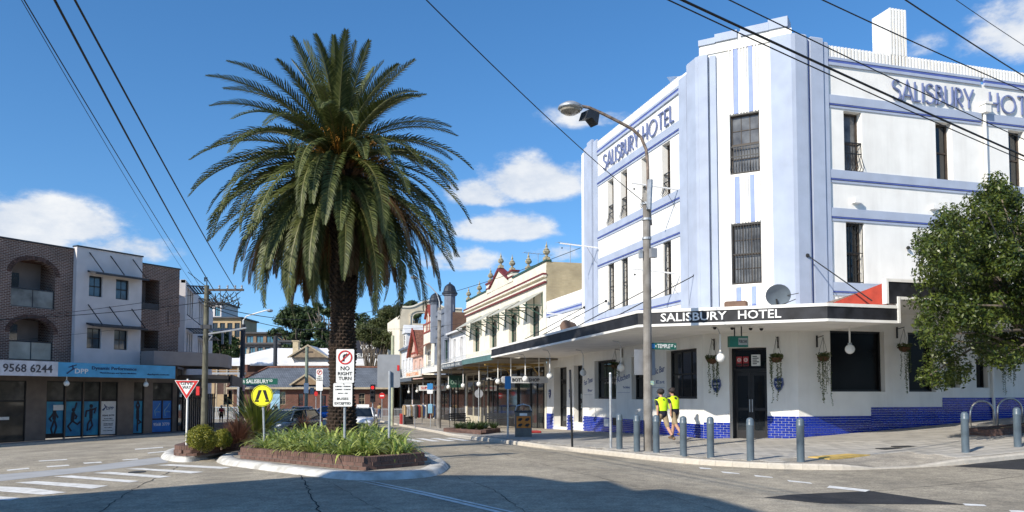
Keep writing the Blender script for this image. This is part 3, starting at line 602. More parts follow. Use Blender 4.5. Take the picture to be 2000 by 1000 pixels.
for a, b in LW:
    x0, x1 = lY(a, b); o = sash(ML, x0, x1, *w3, .30, hotel, 1, 2); bow_grille(ML, x0+.04, x1-.04, w3[0]+.02, w3[0]+.95, .06, o, 5); o = sash(ML, x0, x1, *w2, .30, hotel, 1, 2); bar_grille(ML, x0+.03, x1-.03, w2[0]+.02, w2[1]-.02, .07, o, 4, True)
for i, (a, b) in enumerate(RW):
    o = sash(MR, a, b, *w3, .30, hotel, 1, 2, GLASS2 if i == 0 else GLASS)
    if i == 0: bow_grille(MR, a+.03, b-.03, w3[0]+.02, w3[0]+1.05, .05, o, 6)
    o = sash(MR, a, b, *w2, .30, hotel, 1, 2); bar_grille(MR, a+.03, b-.03, w2[0]+.02, w2[1]-.02, .07, o, 5, True)
o = sash(MC, *CW, *w3, .2, hotel, 3, 4, GLASS2); bow_grille(MC, CW[0]+.03, CW[1]-.03, w3[0]+.03, w3[0]+1.0, .03, o, 10)
o = sash(MC, *CW, *w2, .2, hotel, 3, 4, GLASS2); bar_grille(MC, CW[0]+.03, CW[1]-.03, w2[0]+.02, w2[1]-.02, .05, o, 10)
# ground-floor windows and doors
BLUEPANE = mat('blue_reflecting_glass', (.01, .05, .09), .05, .4, 1.5, spec=.6)
for h in gl[2:]: sash(ML, h[0], h[1], h[2], h[3], .26, hotel, 3, 2, GLASS, BLACK, fr=.09, bar=.06, mid=False)
BGL = mat('black_tinted_glass', (.006, .006, .007), .25, .3, 1, spec=.12)
for h in gr[:2]: sash(MR, h[0], h[1], h[2], h[3], .26, hotel, 1, 1, BGL, BLACK, fr=.07, mid=False)
for h in gr[2:]: sash(MR, h[0], h[1], h[2], h[3], .26, hotel, 1, 1, GLASS, BLACK, fr=.05, mid=False)
def dbl_door(M, h, y, parent, trans, name='door', glass=GLASS):
    x0, x1, z0, z1 = h[:4]; f = MB(M); f.box(x0, x0+.07, y-.06, y+.06, z0, z1).box(x1-.07, x1, y-.06, y+.06, z0, z1).box(x0+.07, x1-.07, y-.06, y+.06, z1-.07, z1).box(x0+.07, x1-.07, y-.06, y+.06, trans-.05, trans+.05)
    o = f.build(name, BLACK, parent); xm = (x0+x1)/2
    for a, b in ((x0+.075, xm-.005), (xm+.005, x1-.075)):
        l = MB(M); l.box(a, a+.1, y-.02, y+.03, z0+.01, trans-.055).box(b-.1, b, y-.02, y+.03, z0+.01, trans-.055).box(a+.1, b-.1, y-.02, y+.03, z0+.01, z0+.3).box(a+.1, b-.1, y-.02, y+.03, trans-.2, trans-.055).box(a+.1, b-.1, y-.02, y+.03, z0+1.0, z0+1.1); l.build('leaf', BLACK, o)
        MB(M).box(a+.1, b-.1, y, y+.01, z0+.3, trans-.2).build('pane', glass, o)
    MB(M).box(x0+.07, x1-.07, y, y+.01, trans+.05, z1-.07).build('transom_pane', glass, o)
    MB(M).box(xm-.06, xm-.03, y-.07, y-.02, z0+.95, z0+1.4).box(xm+.03, xm+.06, y-.07, y-.02, z0+.95, z0+1.4).build('handle', GALV, o)
    return o
d = dbl_door(MC, door, .5, hotel, 2.58)
# notices in the transom light
for i, x in enumerate((1.10, 1.33)):
    n = MB(MC).box(x, x+.19, .40, .41, 2.72, 3.06).build('notice', mat('notice_red', (.45, .03, .04), .5), d); t = MB(MC); t.ribbon(arc(x+.095, 2.94, .06, .06, 0, 360, 14)[:-1], .018, .39, .399, True); text(t, '18', x+.06, x+.13, 2.915, 2.965, .391, .399); n2 = t.build('print', SIGNW, n)
    MB(MC).box(x+.01, x+.18, .393, .399, 2.73, 2.82).build('print', BLACK, n)
n = MB(MC).box(1.62, 1.93, .40, .41, 2.72, 3.12).build('notice', SIGNW, d); t = MB(MC)
for k in range(5): t.box(1.66, 1.66+random.uniform(.12, .23), .394, .399, 3.04-k*.065, 3.075-k*.065)
t.build('print', mat('print_grey', (.08, .09, .1), .6), n)
d = dbl_door(ML, gl[0], .45, hotel, 2.5); d = dbl_door(ML, gl[1], .3, hotel, 2.45, glass=SHOPGL)
t = MB(ML); text(t, 'BOT', gl[1][0]+.3, gl[1][1]-.25, 1.5, 1.75, .27, .28); text(t, 'SHOP', gl[1][0]+.3, gl[1][1]-.2, 1.0, 1.25, .27, .28); t.build('print', mat('etched_white', (.55, .6, .58), .5), d)
MB(MC).box(door[0]-.02, door[1]+.02, -.35, .55, -.5, .13).build('doorstep', CONC, hotel)
# blue glazed tiles of the dado
TILE = mat('cobalt_tile', (.010, .035, .33), .12, .12, 3, spec=.6, c2=(.006, .018, .2), rnd=.2)
GROUT = mat('pale_grout', (.55, .57, .66), .8, .05, 4)
tm = MB().bbox(-.112, .112, -.012, .01, -.036, .036, .004)
tile_me = tm.build('t', TILE).data; bpy.data.objects.remove(bpy.data.objects['t'])
tl = []; gro = MB()
def dado(M, a0, a1, ztop, rzv, holes=()):
    gro.M = M
    xs = [a0]+[e for h in holes for e in h[:2] if a0 < e < a1]+[a1]; xs = sorted(xs)
    for i in range(len(xs)-1):
        m = (xs[i]+xs[i+1])/2
        if not any(h[0] < m < h[1] for h in holes): gro.box(xs[i], xs[i+1], -.01, .01, -1.2, ztop)
    r = 0; z = ztop-.042
    while z > -1.1:
        x = a0+.118-(.118 if r % 2 else 0)
        while x < a1+.05:
            lo, hi = max(a0, x-.112), min(a1, x+.112)
            if hi-lo > .05 and not any(h[0]-.112 < x < h[1]+.112 for h in holes):
                P = M @ Vector(((lo+hi)/2, -.012, z)); g = gz(P[0], P[1])+.13
                if z > g-.05: tl.append(((P-Vector(CAM)).length, P, rzv, (hi-lo)/.224))
            x += .236
        z -= .084; r += 1
dado(MC, .0, door[0], .72, -pi/4); dado(MC, door[1], CL, .97, -pi/4); dado(MR, CC, 5.22, .97, 0); dado(MR, 5.22, 8.3, 1.27, 0); dado(MR, 8.3, 13, 1.6, 0)
dado(ML, -20, -CC, .64, -pi/2, gl[:2])
tl.sort(key=lambda t: t[0]); go = gro.build('tile_dado', GROUT, hotel); far = MB()
for k, (dd_, P, rv, s) in enumerate(tl):
    if k < 300:
        o = link(tile_me, 'tile', go, P); o.rotation_euler[2] = rv; o.scale[0] = s
    else: far.M = Matrix.Translation(P) @ Matrix.Rotation(rv, 4, 'Z'); far.box(-.112*s, .112*s, -.012, .005, -.036, .036)
tag(far.build('tile_rows', TILE, go), kind='stuff')
# raised deco lettering on the parapets
def deco(M, x0, x1, z0, z1, name, word):
    S = {'S': (.50, [arc(.26, .76, .21, .22, 25, 225, 10)+arc(.25, .26, .24, .26, 75, -150, 12)]), 'A': (.60, [[(0, 0), (.30, 1), (.60, 0)], [(.09, .26), (.51, .26)]]), 'L': (.34, [[(.04, 1), (.04, .04), (.34, .04)]]), 'I': (.1, [[(.05, 1), (.05, 0)]]),
         'B': (.44, [[(.05, 0), (.05, 1)], [(.05, .96)]+arc(.12, .77, .24, .19, 90, -90, 8)+[(.05, .58)], arc(.08, .31, .34, .27, 90, -90, 10)+[(.05, .04)]]), 'U': (.52, [[(.05, 1), (.05, .3)]+arc(.26, .28, .21, .26, 180, 360, 10)+[(.47, 1)]]),
         'R': (.46, [[(.05, 0), (.05, 1)], [(.05, .96)]+arc(.12, .68, .30, .28, 90, -90, 10)+[(.05, .40)], [(.16, .40), (.46, 0)]]), 'Y': (.56, [[(0, 1), (.28, .42), (.56, 1)], [(.28, .42), (.28, 0)]]), 'H': (.52, [[(.05, 0), (.05, 1)], [(.47, 0), (.47, 1)], [(.05, .42), (.47, .42)]]),
         'O': (.82, None), 'T': (.46, [[(.23, 0), (.23, 1)], [(0, .95), (.46, .95)]]), 'E': (.38, [[(.38, .95), (.05, .95), (.05, .05), (.38, .05)], [(.05, .46), (.32, .46)]]), ' ': (.25, [])}
    g = .11; s = word; tot = sum(S[c][0]+g for c in s)-g; k = (x1-x0)/tot; h = z1-z0; x = x0; root = None
    for c in s:
        wd, st = S[c]; b = MB(M)
        if c == 'O': b.ribbon([(x+p*k, z0+q*h) for p, q in arc(.41, .46, .37, .46, 0, 360, 24)[:-1]], .075*h, -.09, -.035, True)
        for pl in st or []: b.ribbon([(x+p*k, z0+q*h) for p, q in pl], .075*h, -.09, -.035)
        if b.v:
            if root is None: root = b.build(name, mat('lettering_blue', (.15, .185, .34), .6, .05, 4), hotel)
            else: b.build('letter', MATS['lettering_blue'], root)
        x += (wd+g)*k
deco(ML, -11.3, -7.4, 12.34, 13.04, 'raised_lettering', 'SALISBURY'); deco(ML, -7.0, -4.22, 12.34, 13.04, 'raised_lettering', 'HOTEL'); deco(MR, 6.4, 10.06, 12.34, 13.06, 'raised_lettering', 'SALISBURY'); deco(MR, 10.8, 13.4, 12.34, 13.06, 'raised_lettering', 'HOTEL')
# rainwater head and downpipe, vents, roof hatch
dp = MB(MR).box(10.4, 10.66, -.28, .0, 12.2, 12.5).box(10.36, 10.70, -.32, .0, 12.5, 12.58); dp.cyl((10.53, -.1, 12.25), (10.53, -.1, .2), .055, n=10); dp.build('downpipe', WHITE, hotel)
for x, z in ((4.75, 8.42), (8.1, 8.42), (11.8, 8.42)): MB(MR).prism([(x-.14, z), (x+.14, z), (x+.14, z+.14), (x-.14, z+.14)], -.2, .0).build('wall_vent', WHITE, hotel)
# ------------------------------------------------------------------ the hotel awning
AW = -3.8
def az(y): return 3.9-.009*max(0, y)
awn = [(-3.8, 18.0), (-3.8, -.4), (.58, -3.8), (3.05, -3.8)]
aw = thing('street_awning', 'white street awning of the hotel with black lettered fascia', 'awning', (0, 0, 0))
RED = mat('red_roof_sheet', (.42, .055, .03), .55, .1, 3)
def fascia(p, q, z0, z1, name, m, d0, d1, par):      # upright board from p to q; z0/z1 may differ along it
    M = frame((p[0], p[1], 0), atan2(q[1]-p[1], q[0]-p[0])); Ln = hypot(q[0]-p[0], q[1]-p[1]); (a, b) = z0; (c, d) = z1
    mb = MB(M); mb.add([(0, d0, a), (Ln, d0, b), (Ln, d1, b), (0, d1, a), (0, d0, c), (Ln, d0, d), (Ln, d1, d), (0, d1, c)], [(0, 3, 2, 1), (4, 5, 6, 7), (0, 1, 5, 4), (1, 2, 6, 5), (2, 3, 7, 6), (3, 0, 4, 7)]); return mb.build(name, m, par)
TR = streaks(mat('awning_white', (.78, .765, .73), .6, .04, 2), .2)
for p, q in zip(awn[:-1], awn[1:]):
    a, b = az(p[1]), az(q[1]); fascia(p, q, (a, b), (a+.37, b+.37), 'fascia', CHAR, 0, .1, aw); fascia(p, q, (a-.075, b-.075), (a+.004, b+.004), 'lower_trim', TR, -.03, .14, aw); fascia(p, q, (a+.366, b+.366), (a+.46, b+.46), 'upper_trim', TR, -.03, .14, aw)
sf = MB(); sf.add([(-3.75, 17.95, az(18)-.03), (-3.75, -.38, 3.87), (.56, -3.75, 3.87), (3.05, -3.75, 3.87), (3.05, 0, 3.87), (CC, 0, 3.87), (0, CC, 3.87), (0, 17.95, az(18)-.03)], [tuple(range(8))])
sf.add([(-3.75, 17.95, az(18)+.45), (-3.75, -.38, 4.35), (.56, -3.75, 4.35), (.56, -3.75, 4.36), (CC, 0, 4.75), (0, CC, 4.75), (0, 17.95, az(18)+.6)], [(0, 6, 5, 1), (1, 5, 4, 3)]); sf.box(-3.74, 0, 17.9, 17.98, az(18)-.03, az(18)+.44)
sf.build('soffit', mat('soffit_white', (.80, .775, .73), .8, .05, 1.5), aw)

# the stepped-up right part
X1, X2 = 3.05, 20.0; up = 4.62
fascia((X1-.35, -3.8), (X1, -3.8), (4.42, 4.42), (5.06, 5.06), 'step_fascia', CHAR, -.004, .1, aw)
fascia((X1, -3.8), (X2, -3.8), (up, up), (up+.44, up+.44), 'fascia', CHAR, -.003, .1, aw); fascia((X1+.02, -3.8), (X2, -3.8), (up-.08, up-.08), (up+.004, up+.004), 'lower_trim', TR, -.03, .14, aw)
fascia((X1-.35, -3.8), (X2, -3.8), (up+.44, up+.44), (up+.53, up+.53), 'upper_trim', TR, -.033, .143, aw); MB().box(X1-.43, X1-.35, -3.84, -3.66, 4.40, up+.53).box(X1-.03, X1+.05, -3.845, -3.66, 3.83, up+.004).build('step_trim', TR, aw)
MB().box(X1-.005, X1+.06, -3.65, -.02, 3.86, up).build('step_cheek', TR, aw)
s2 = MB(); s2.box(X1+.06, X2, -3.7, -.01, up-.04, up); s2.add([(X1-.3, -3.7, up+.4), (X2, -3.7, up+.4), (X2, -.01, up+.12), (X1-.3, -.01, up+.05)], [(0, 1, 2, 3)]); s2.build('soffit', MATS['soffit_white'], aw)
ch_ = MB(); ch_.add([(X1-.36, -3.75, 4.3), (X1-.36, -.15, 4.3), (X1-.36, -.15, 4.52), (X1-.36, -3.75, 5.06), (X1-.30, -3.75, 4.3), (X1-.30, -.15, 4.3), (X1-.30, -.15, 4.52), (X1-.30, -3.75, 5.06)], [(0, 1, 2, 3), (7, 6, 5, 4), (3, 2, 6, 7)]); ch_.build('step_cheek', RED, aw)
MA = frame((awn[1][0], awn[1][1], 0), atan2(awn[2][1]-awn[1][1], awn[2][0]-awn[1][0])); t = MB(MA)
text(t, 'SALISBURY', .72, 2.72, 3.97, 4.23, -.03, -.002).build('lettering', SIGNW, aw); text(MB(MA), 'HOTEL', 3.05, 4.28, 3.97, 4.23, -.03, -.002).build('lettering', SIGNW, aw)
# tie rods from the wall to the fascia
def rod(p, q, par=aw, wallm=None):
    MB().tube([p, q], .02, 5).sphere(p, .07, 8, 5).build('tie_rod', IRON, par)
for y in (13.7, 10.9, 6.4, 2.6): rod((-.13, y, 6.05), (-3.55, y-.6, az(y)+.5))
rod((2.62, -.2, 6.45), (2.3, -3.6, 4.5)); rod((6.9, -.1, 6.95), (8.6, -3.5, 5.1)); rod((13, -.1, 6.95), (14.2, -3.5, 5.1))
# ------------------------------------------------------------------ the row of shops beyond the hotel
def bld(name, label, cat, loc): return thing(name, label, cat, loc), Matrix.Translation(-Vector(loc))
CREAM = mat('cream_render', (.72, .665, .545), .8, .06, 1.2, .2, 50); CREAMB = brick_mat('cream_brick', (.50, .41, .26), (.44, .36, .22), (.42, .36, .25))
DRED = mat('dark_red_trim', (.16, .025, .025), .6, .1, 4); DGREEN = mat('bottle_green', (.02, .07, .05), .5, .15, 4); TAN = mat('tan_render', (.56, .49, .37), .85, .08, 1)
GREYR = mat('blue_grey_render', (.15, .17, .21), .8, .1, 1.2); LGREY = mat('pale_grey_render', (.58, .58, .58), .8, .08, 1.5); TCOTTA = mat('terracotta_tile', (.20, .085, .052), .8, .3, 5, .5, 25); REDW = mat('red_timber', (.27, .055, .035), .6, .12, 3); PINK = mat('pink_render', (.55, .36, .29), .8, .06, 2)
BRBRICK = brick_mat('brown_brick', (.17, .085, .05), (.12, .06, .04), (.2, .16, .13)); YTIMB = mat('ochre_timber', (.36, .23, .07), .7, .15, 4)
def shopfront(M, parent, y0, y1, zg, ztop, seed, fm=BLACK, pm=SHOPGL, riser=.55):
    r = random.Random(seed); n = max(2, int((y1-y0)/1.9)); W_ = (y1-y0)/n
    k = r.randrange(n)
    for i in range(n):
        a = y0+i*W_; b = a+W_; x0, x1 = -b+.04, -a-.04; dr = i == k
        zb = zg+(.05 if dr else riser)
        f = MB(M).box(x0, x0+.07, -.04, .06, zg-.3, ztop).box(x1-.07, x1, -.04, .06, zg-.3, ztop).box(x0+.07, x1-.07, -.04, .06, ztop-.6, ztop-.5).box(x0+.07, x1-.07, -.04, .06, ztop-.08, ztop).box(x0+.07, x1-.07, -.035, .06, zg-.3, zb)
        if dr: f.box((x0+x1)/2-.05, (x0+x1)/2+.05, -.04, .06, zb, ztop-.6)
        o = f.build('door' if dr else 'shop_window', fm, parent); MB(M).box(x0+.05, x1-.05, .0, .02, zb-.02, ztop-.58).build('pane', pm, o); MB(M).box(x0+.05, x1-.05, .001, .021, ztop-.52, ztop-.05).build('transom_pane', pm, o)
def urn(h=.95):
    b = MB(); b.box(-.2, .2, -.2, .2, 0, .22); b.lathe([(.1, .22), (.14, .27), (.08, .33), (.08, .38), (.22, .48), (.26, .58), (.24, .64), (.16, .68), (.2, .72), (.12, .78), (.06, .86), (.09, .92), (.03, 1.1), (.01, 1.25)], 10); return b
# heritage cream shops
B, T0 = bld('heritage_shop_building', 'cream two storey heritage shops with urn topped pediment', 'building', (0, 20.05, -.3)); M = T0 @ ML
cw = [(21.4, 23.2), (26.2, 28.0), (31.2, 33.2), (36.4, 38.5)]
wl = MB(M).wall(-41, -20.05, 3.6, 9.2, [(-b, -a, 5.05, 7.1, .3) for a, b in cw], .3); wl.wall(-41, -20.05, -1.6, 3.6, [(-40.6, -20.4, -1.4, 3.3, .25)], .25)
wl.box(-41, -20.06, .01, .3, 8.9, 9.4); wl.build('wall', CREAM, B)
s = MB(T0).prism([(.02, 4), (9, 4), (9, 8.7), (3.6, 8.7), (2.6, 9.4), (.02, 9.4)], 20.04, 20.3); s.build('side_wall', CREAMB, B)
MB(T0).box(.3, 9, 20.3, 40.9, 8.2, 8.3).box(9, 9.2, 20.05, 41, -1, 8.3).build('roof', mat('roof_grey', (.2, .2, .2), .8), B)
co = MB(M)
for z, p, h in ((8.25, .12, .10), (8.5, .22, .12)): co.box(-41.05, -20.0, -p, .0, z, z+h)
o = co.build('cornice', CREAM, B); MB(M).box(-41.06, -19.98, -.25, 0, 8.62, 8.72).box(-41.03, -20.0, -.14, 0, 8.15, 8.25).build('cornice_edge', DRED, B)
MB(M).box(-41, -33.9, -.06, .32, 9.4, 9.5).box(-27.1, -20.0, -.06, .32, 9.4, 9.5).build('coping', DGREEN, B)
pd = MB(M).prism([(-33.0, 9.2), (-28.0, 9.2), (-28.0, 9.45), (-30.5, 10.45), (-33.0, 9.45)], -.02, .35).box(-34, -32.8, -.05, .4, 9.2, 9.85).box(-28.2, -27.0, -.05, .4, 9.2, 9.85); o = pd.build('pediment', CREAM, B)
r_ = MB(M)
for sgn in (-1, 1): r_.add([(-30.5, -.14, 10.45), (-30.5+sgn*2.6, -.14, 9.42), (-30.5+sgn*2.6, -.14, 9.57), (-30.5, -.14, 10.62), (-30.5, .36, 10.45), (-30.5+sgn*2.6, .36, 9.42), (-30.5+sgn*2.6, .36, 9.57), (-30.5, .36, 10.62)], [(0, 1, 2, 3), (7, 6, 5, 4), (3, 2, 6, 7), (0, 4, 5, 1)])
for x0, x1 in ((-34.08, -32.72), (-28.28, -26.92)): r_.box(x0, x1, -.13, .45, 9.85, 9.97).box(x0+.02, x1-.02, -.1, .42, 9.5, 9.58)
r_.build('red_coping', DRED, o)
U = urn(); um = U.build('u', mat('urn_stone', (.50, .43, .28), .8, .25, 8, c2=(.06, .08, .08))).data; bpy.data.objects.remove(bpy.data.objects['u'])
for y, z in ((20.35, 9.5), (23.9, 9.5), (27.6, 9.97), (30.5, 10.6), (33.4, 9.97), (36.9, 9.5), (40.7, 9.5)): link(um, 'urn', B, (.12, y-20.05, z+.3)).scale = (.86, .86, .9)
for a, b in cw:
    o = sash(M, -b, -a, 5.05, 7.1, .26, B, 2, 3, GLASS, DGREEN, fr=.1)
    MB(M).prism([(-b, 7.12), (-b, 6.7)]+[((-a-b)/2+(b-a)/2*cos(t), 6.7+.40*sin(t)) for t in np.linspace(pi, 0, 9)]+[(-a, 7.12)], -.01, .2).build('arch_head', CREAM, o)
    h0, h1 = -b-.75, -a+.75; hd = MB(M); hd.add([(h0, -.03, 7.75), (h1, -.03, 7.75), (h1, -1.25, 7.0), (h0, -1.25, 7.0), (h0, -.03, 7.70), (h1, -.03, 7.70), (h1, -1.25, 6.95), (h0, -1.25, 6.95)], [(0, 1, 2, 3), (7, 6, 5, 4), (3, 2, 6, 7), (0, 3, 7, 4), (1, 5, 6, 2)])
    hood = hd.build('window_hood', mat('hood_sheet', (.42, .42, .36), .7, .1, 3), B); br = MB(M)
    for x in (h0+.05, (h0+h1)/2, h1-.05): MB(M).tube([(x, -.03, 6.3), (x, -1.2, 6.93)], .035, 4).tube([(x, -.03, 6.92), (x, -1.22, 6.92)], .035, 4).tube([(x, -.04, 6.2), (x, -.04, 7.7)], .035, 4).build('bracket', DGREEN, hood)
zg = gz(-1, 22)+.13
shopfront(M, B, 20.45, 25.6, gz(0, 23)+.13, 3.3, 3); shopfront(M, B, 25.8, 33.4, gz(0, 30)+.13, 3.3, 5); shopfront(M, B, 33.6, 40.6, gz(0, 37)+.13, 3.3, 8, fm=mat('cream_frame', (.5, .46, .36), .6))
# pale grey house with a skillion gutter
B, T0 = bld('pale_grey_shop', 'pale grey two storey shop with low gutter beside cream shops', 'building', (0, 41.05, -.5)); M = T0 @ ML
wl = MB(M).wall(-47.4, -41.05, -1.6, 7.2, [(-46.2, -45.2, 4.9, 6.6, .25), (-43.4, -42.4, 4.9, 6.6, .25), (-47, -41.4, -1.4, 3.0, .25)], .25); wl.build('wall', LGREY, B)
rf = MB(T0); rf.add([(-.35, 41.05, 7.2), (-.35, 47.4, 7.2), (5, 47.4, 9.2), (5, 41.05, 9.2), (-.35, 41.05, 7.1), (-.35, 47.4, 7.1)], [(0, 3, 2, 1), (0, 1, 5, 4)]); rf.build('roof', TCOTTA, B); MB(M).box(-47.4, -41.05, -.47, -.35, 7.05, 7.2).cyl((-47.2, -.1, 7.1), (-47.2, -.1, 3.9), .05).build('gutter', LGREY, B)
sash(M, -46.2, -45.2, 4.9, 6.6, .2, B, 2, 2, GLASS, LGREY); sash(M, -43.4, -42.4, 4.9, 6.6, .2, B, 2, 2, GLASS, LGREY); shopfront(M, B, 41.4, 47, gz(0, 44)+.13, 3.0, 9)
# blue-grey building with domed turrets
B, T0 = bld('turreted_shop_building', 'blue grey shop building with two dark domed turrets', 'building', (0, 47.45, -.6)); M = T0 @ ML
MB(M).wall(-55.5, -47.45, -1.8, 9.9, [(-54.3, -52.6, 4.6, 6.8, .3), (-50.4, -48.7, 4.6, 6.8, .3), (-55, -47.9, -1.5, 3.0, .3)], .3).box(-55.5, -47.46, .01, .3, 9.3, 9.9).build('wall', GREYR, B); MB(T0).box(.02, 8, 47.45, 47.7, 5, 9.2).build('side_wall', BRBRICK, B)
lv = MB(M)
for z in (9.4, 8.2, 7.3, 4.2): lv.box(-55.55, -47.4, -.1, 0, z, z+.14)
lv.build('string_course', mat('slate_trim', (.11, .13, .17), .7), B)
for y in (47.9, 55.0):
    t = MB(M); t.lathe([(.52, 6.8), (.52, 10.7), (.66, 10.75), (.66, 10.9)], 8, (-y, 0, 0)); o = t.build('turret', GREYR, B); MB(M).lathe([(.74, 10.88), (.74, 10.98), (.62, 11.1), (.56, 11.35), (.46, 11.6), (.24, 11.78), (.1, 11.85), (.08, 11.95), (.01, 12.0)], 12, (-y, 0, 0)).build('dome', mat('lead_dome', (.035, .04, .05), .4, .2, 5, metal=.3), o)
for a, b in ((-54.3, -52.6), (-50.4, -48.7)): sash(M, a, b, 4.6, 6.8, .2, B, 2, 2, GLASS, DGREEN)
shopfront(M, B, 47.9, 55, gz(0, 51)+.13, 3.0, 12)
# cream shop with red timbered gable
B, T0 = bld('red_gabled_shop', 'narrow cream shop with red half timbered gable', 'building', (0, 55.55, -.7)); M = T0 @ ML
MB(M).wall(-62, -55.55, -1.8, 8.3, [(-60.3, -57.6, 4.2, 6.3, .3), (-61.6, -56, -1.5, 3.0, .3)], .3).box(-62, -55.6, .01, .3, 8.0, 9.0).prism([(-60.2, 9.0), (-57.4, 9.0), (-57.4, 9.9), (-58.8, 10.9), (-60.2, 9.9)], .0, .3).build('wall', CREAM, B)
rt_ = MB(M); rt_.ribbon([(-60.4, 9.75), (-58.8, 10.98), (-57.2, 9.75)], .22, -.25, .35)
for x in (-61.9, -60.2, -59.3, -58.3, -57.4, -55.75): rt_.box(x-.08, x+.08, -.06, 0, 8.3, 9.2 if abs(x+58.8) > 1.5 else 10.0)
for z in (8.3, 9.2): rt_.box(-62, -55.55, -.07, 0, z-.08, z+.08)
rt_.build('red_timbering', REDW, B); sash(M, -60.3, -57.6, 4.2, 6.3, .2, B, 3, 2, GLASS, TR)
MB(M).add([(-60.8, -.02, 7.1), (-57.1, -.02, 7.1), (-57.1, -.8, 6.6), (-60.8, -.8, 6.6), (-60.8, -.8, 6.5), (-57.1, -.8, 6.5)], [(0, 1, 2, 3), (3, 2, 5, 4)]).build('window_hood', TCOTTA, B); shopfront(M, B, 56, 61.6, gz(0, 58)+.13, 3.0, 14)
# pink shop with steep tiled gable
B, T0 = bld('tiled_gable_shop', 'pink and red shop with steep terracotta tiled gable', 'building', (0, 62.05, -.8)); M = T0 @ ML
MB(M).wall(-69.5, -62.05, -1.8, 6.2, [(-68.2, -66.9, 4.3, 5.6, .3), (-64.8, -63.5, 4.3, 5.6, .3), (-69, -62.5, -1.5, 3.0, .3)], .3).build('wall', PINK, B)
rf = MB(T0); rf.add([(-.7, 61.9, 6.0), (5, 61.9, 6.0), (5, 65.75, 9.0), (-.7, 65.75, 9.0), (5, 69.5, 6.0), (-.7, 69.5, 6.0)], [(0, 1, 2, 3), (3, 2, 4, 5)]); rf.build('roof', TCOTTA, B)
g = MB(M).prism([(-69.2, 6.0), (-62.3, 6.0), (-65.75, 8.75)], -.3, .3); g.build('gable', PINK, B); MB(M).ribbon([(-69.5, 6.0), (-65.75, 9.02), (-62.0, 6.0)], .25, -.75, -.6).box(-65.85, -65.65, -.36, -.3, 6.0, 8.6).box(-68.6, -62.9, -.36, -.3, 6.3, 6.5).build('barge_board', REDW, B)
sash(M, -68.2, -66.9, 4.3, 5.6, .2, B, 2, 2, GLASS, TR); sash(M, -64.8, -63.5, 4.3, 5.6, .2, B, 2, 2, GLASS, TR); shopfront(M, B, 62.5, 69, gz(0, 65)+.13, 3.0, 16)
# grey Victorian terrace with dormer
B, T0 = bld('victorian_terrace_shop', 'small grey Victorian shop with white dormer below tan parapet', 'building', (0, 69.55, -.9)); M = T0 @ ML
MB(M).wall(-78.9, -69.55, -1.8, 7.4, [(-77.5, -76.3, 4.0, 6.0, .3), (-74.9, -73.7, 4.0, 6.0, .3), (-72.2, -71, 4.0, 6.0, .3), (-78.5, -70, -1.5, 3.0, .3)], .3).build('wall', LGREY, B)
rf = MB(T0); rf.add([(-.4, 69.55, 7.4), (-.4, 78.9, 7.4), (3, 78.9, 9.6), (3, 69.55, 9.6), (-.4, 69.55, 7.2), (-.4, 78.9, 7.2)], [(0, 3, 2, 1), (0, 1, 5, 4)]); rf.build('roof', MATS['slate_trim'], B)
MB(M).box(-75.6, -73.4, -.2, 2, 7.4, 9.2).prism([(-75.9, 9.2), (-73.1, 9.2), (-74.5, 10.3)], -.4, 2).build('dormer', LGREY, B); sash(M, -75.2, -73.8, 7.7, 9.0, -.22, B, 2, 2, GLASS, TR)
for a, b in ((-77.5, -76.3), (-74.9, -73.7), (-72.2, -71)): sash(M, a, b, 4.0, 6.0, .2, B, 2, 2, GLASS, TR)
shopfront(M, B, 70, 78.5, gz(0, 74)+.13, 3.0, 18)
# tan parapet building facing down the street
B, T0 = bld('tan_parapet_building', 'tall tan building with curved parapet and arched opening', 'building', (0, 79, -1)); M = T0
topc = [(-.2, -2), (-.2, 13.0), (.9, 13.0)]+[(x, 13.0+.85*(.5-.5*cos(2*pi*(x-.9)/5.2))) for x in np.linspace(1.0, 6.0, 14)]+[(6.1, 13.0), (8, 13.0), (8, -2)]
# built as pieces around the arched opening
mb = MB(M); hx0, hx1, hz0, hz1 = 1.5, 3.7, 10.9, 12.3
def tan_piece(poly): mb.prism(poly, 79.0, 79.45)
tan_piece([(-.2, -2), (8, -2), (8, hz0), (-.2, hz0)]); tan_piece([(-.2, hz0), (hx0, hz0), (hx0, 13.0), (-.2, 13.0)]); tan_piece([(hx1, hz0), (8, hz0), (8, 13.0), (hx1, 13.0)])
ar = [((hx0+hx1)/2+(hx1-hx0)/2*cos(t), hz1-.55+.55*sin(t)) for t in np.linspace(0, pi, 11)]
for (xa, za), (xb, zb) in zip(ar[:-1], ar[1:]): tan_piece([(xb, zb), (xa, za), (xa, 13.0), (xb, 13.0)])
cvx = list(np.linspace(.9, 6.1, 15)); cvz = [13.0+.9*(.5-.5*cos(2*pi*(x-.9)/5.2)) for x in cvx]
for i in range(14): tan_piece([(cvx[i], 13.0), (cvx[i+1], 13.0), (cvx[i+1], cvz[i+1]+1e-3), (cvx[i], cvz[i]+1e-3)])
mb.build('wall', TAN, B); MB(M).ribbon([(-.2, 13.02), (.9, 13.02)]+list(zip(cvx, [z+.04 for z in cvz]))+[(8, 13.02)], .2, 78.85, 79.5).build('coping', CREAM, B)
MB(M).ribbon([(1.1, 10.8), (1.1, 11.9)]+[(2.6+1.5*cos(t), 11.9+.75*sin(t)) for t in np.linspace(pi, 0, 11)]+[(4.1, 10.8)], .16, 78.9, 79.0).box(-.25, 7.9, 78.9, 79, 10.0, 10.2).build('moulding', TAN, B); MB(M).box(-.2, .0, 79.45, 92, -2, 12).box(-.2, 8, 91.8, 92, -2, 11).build('side_wall', CREAM, B)
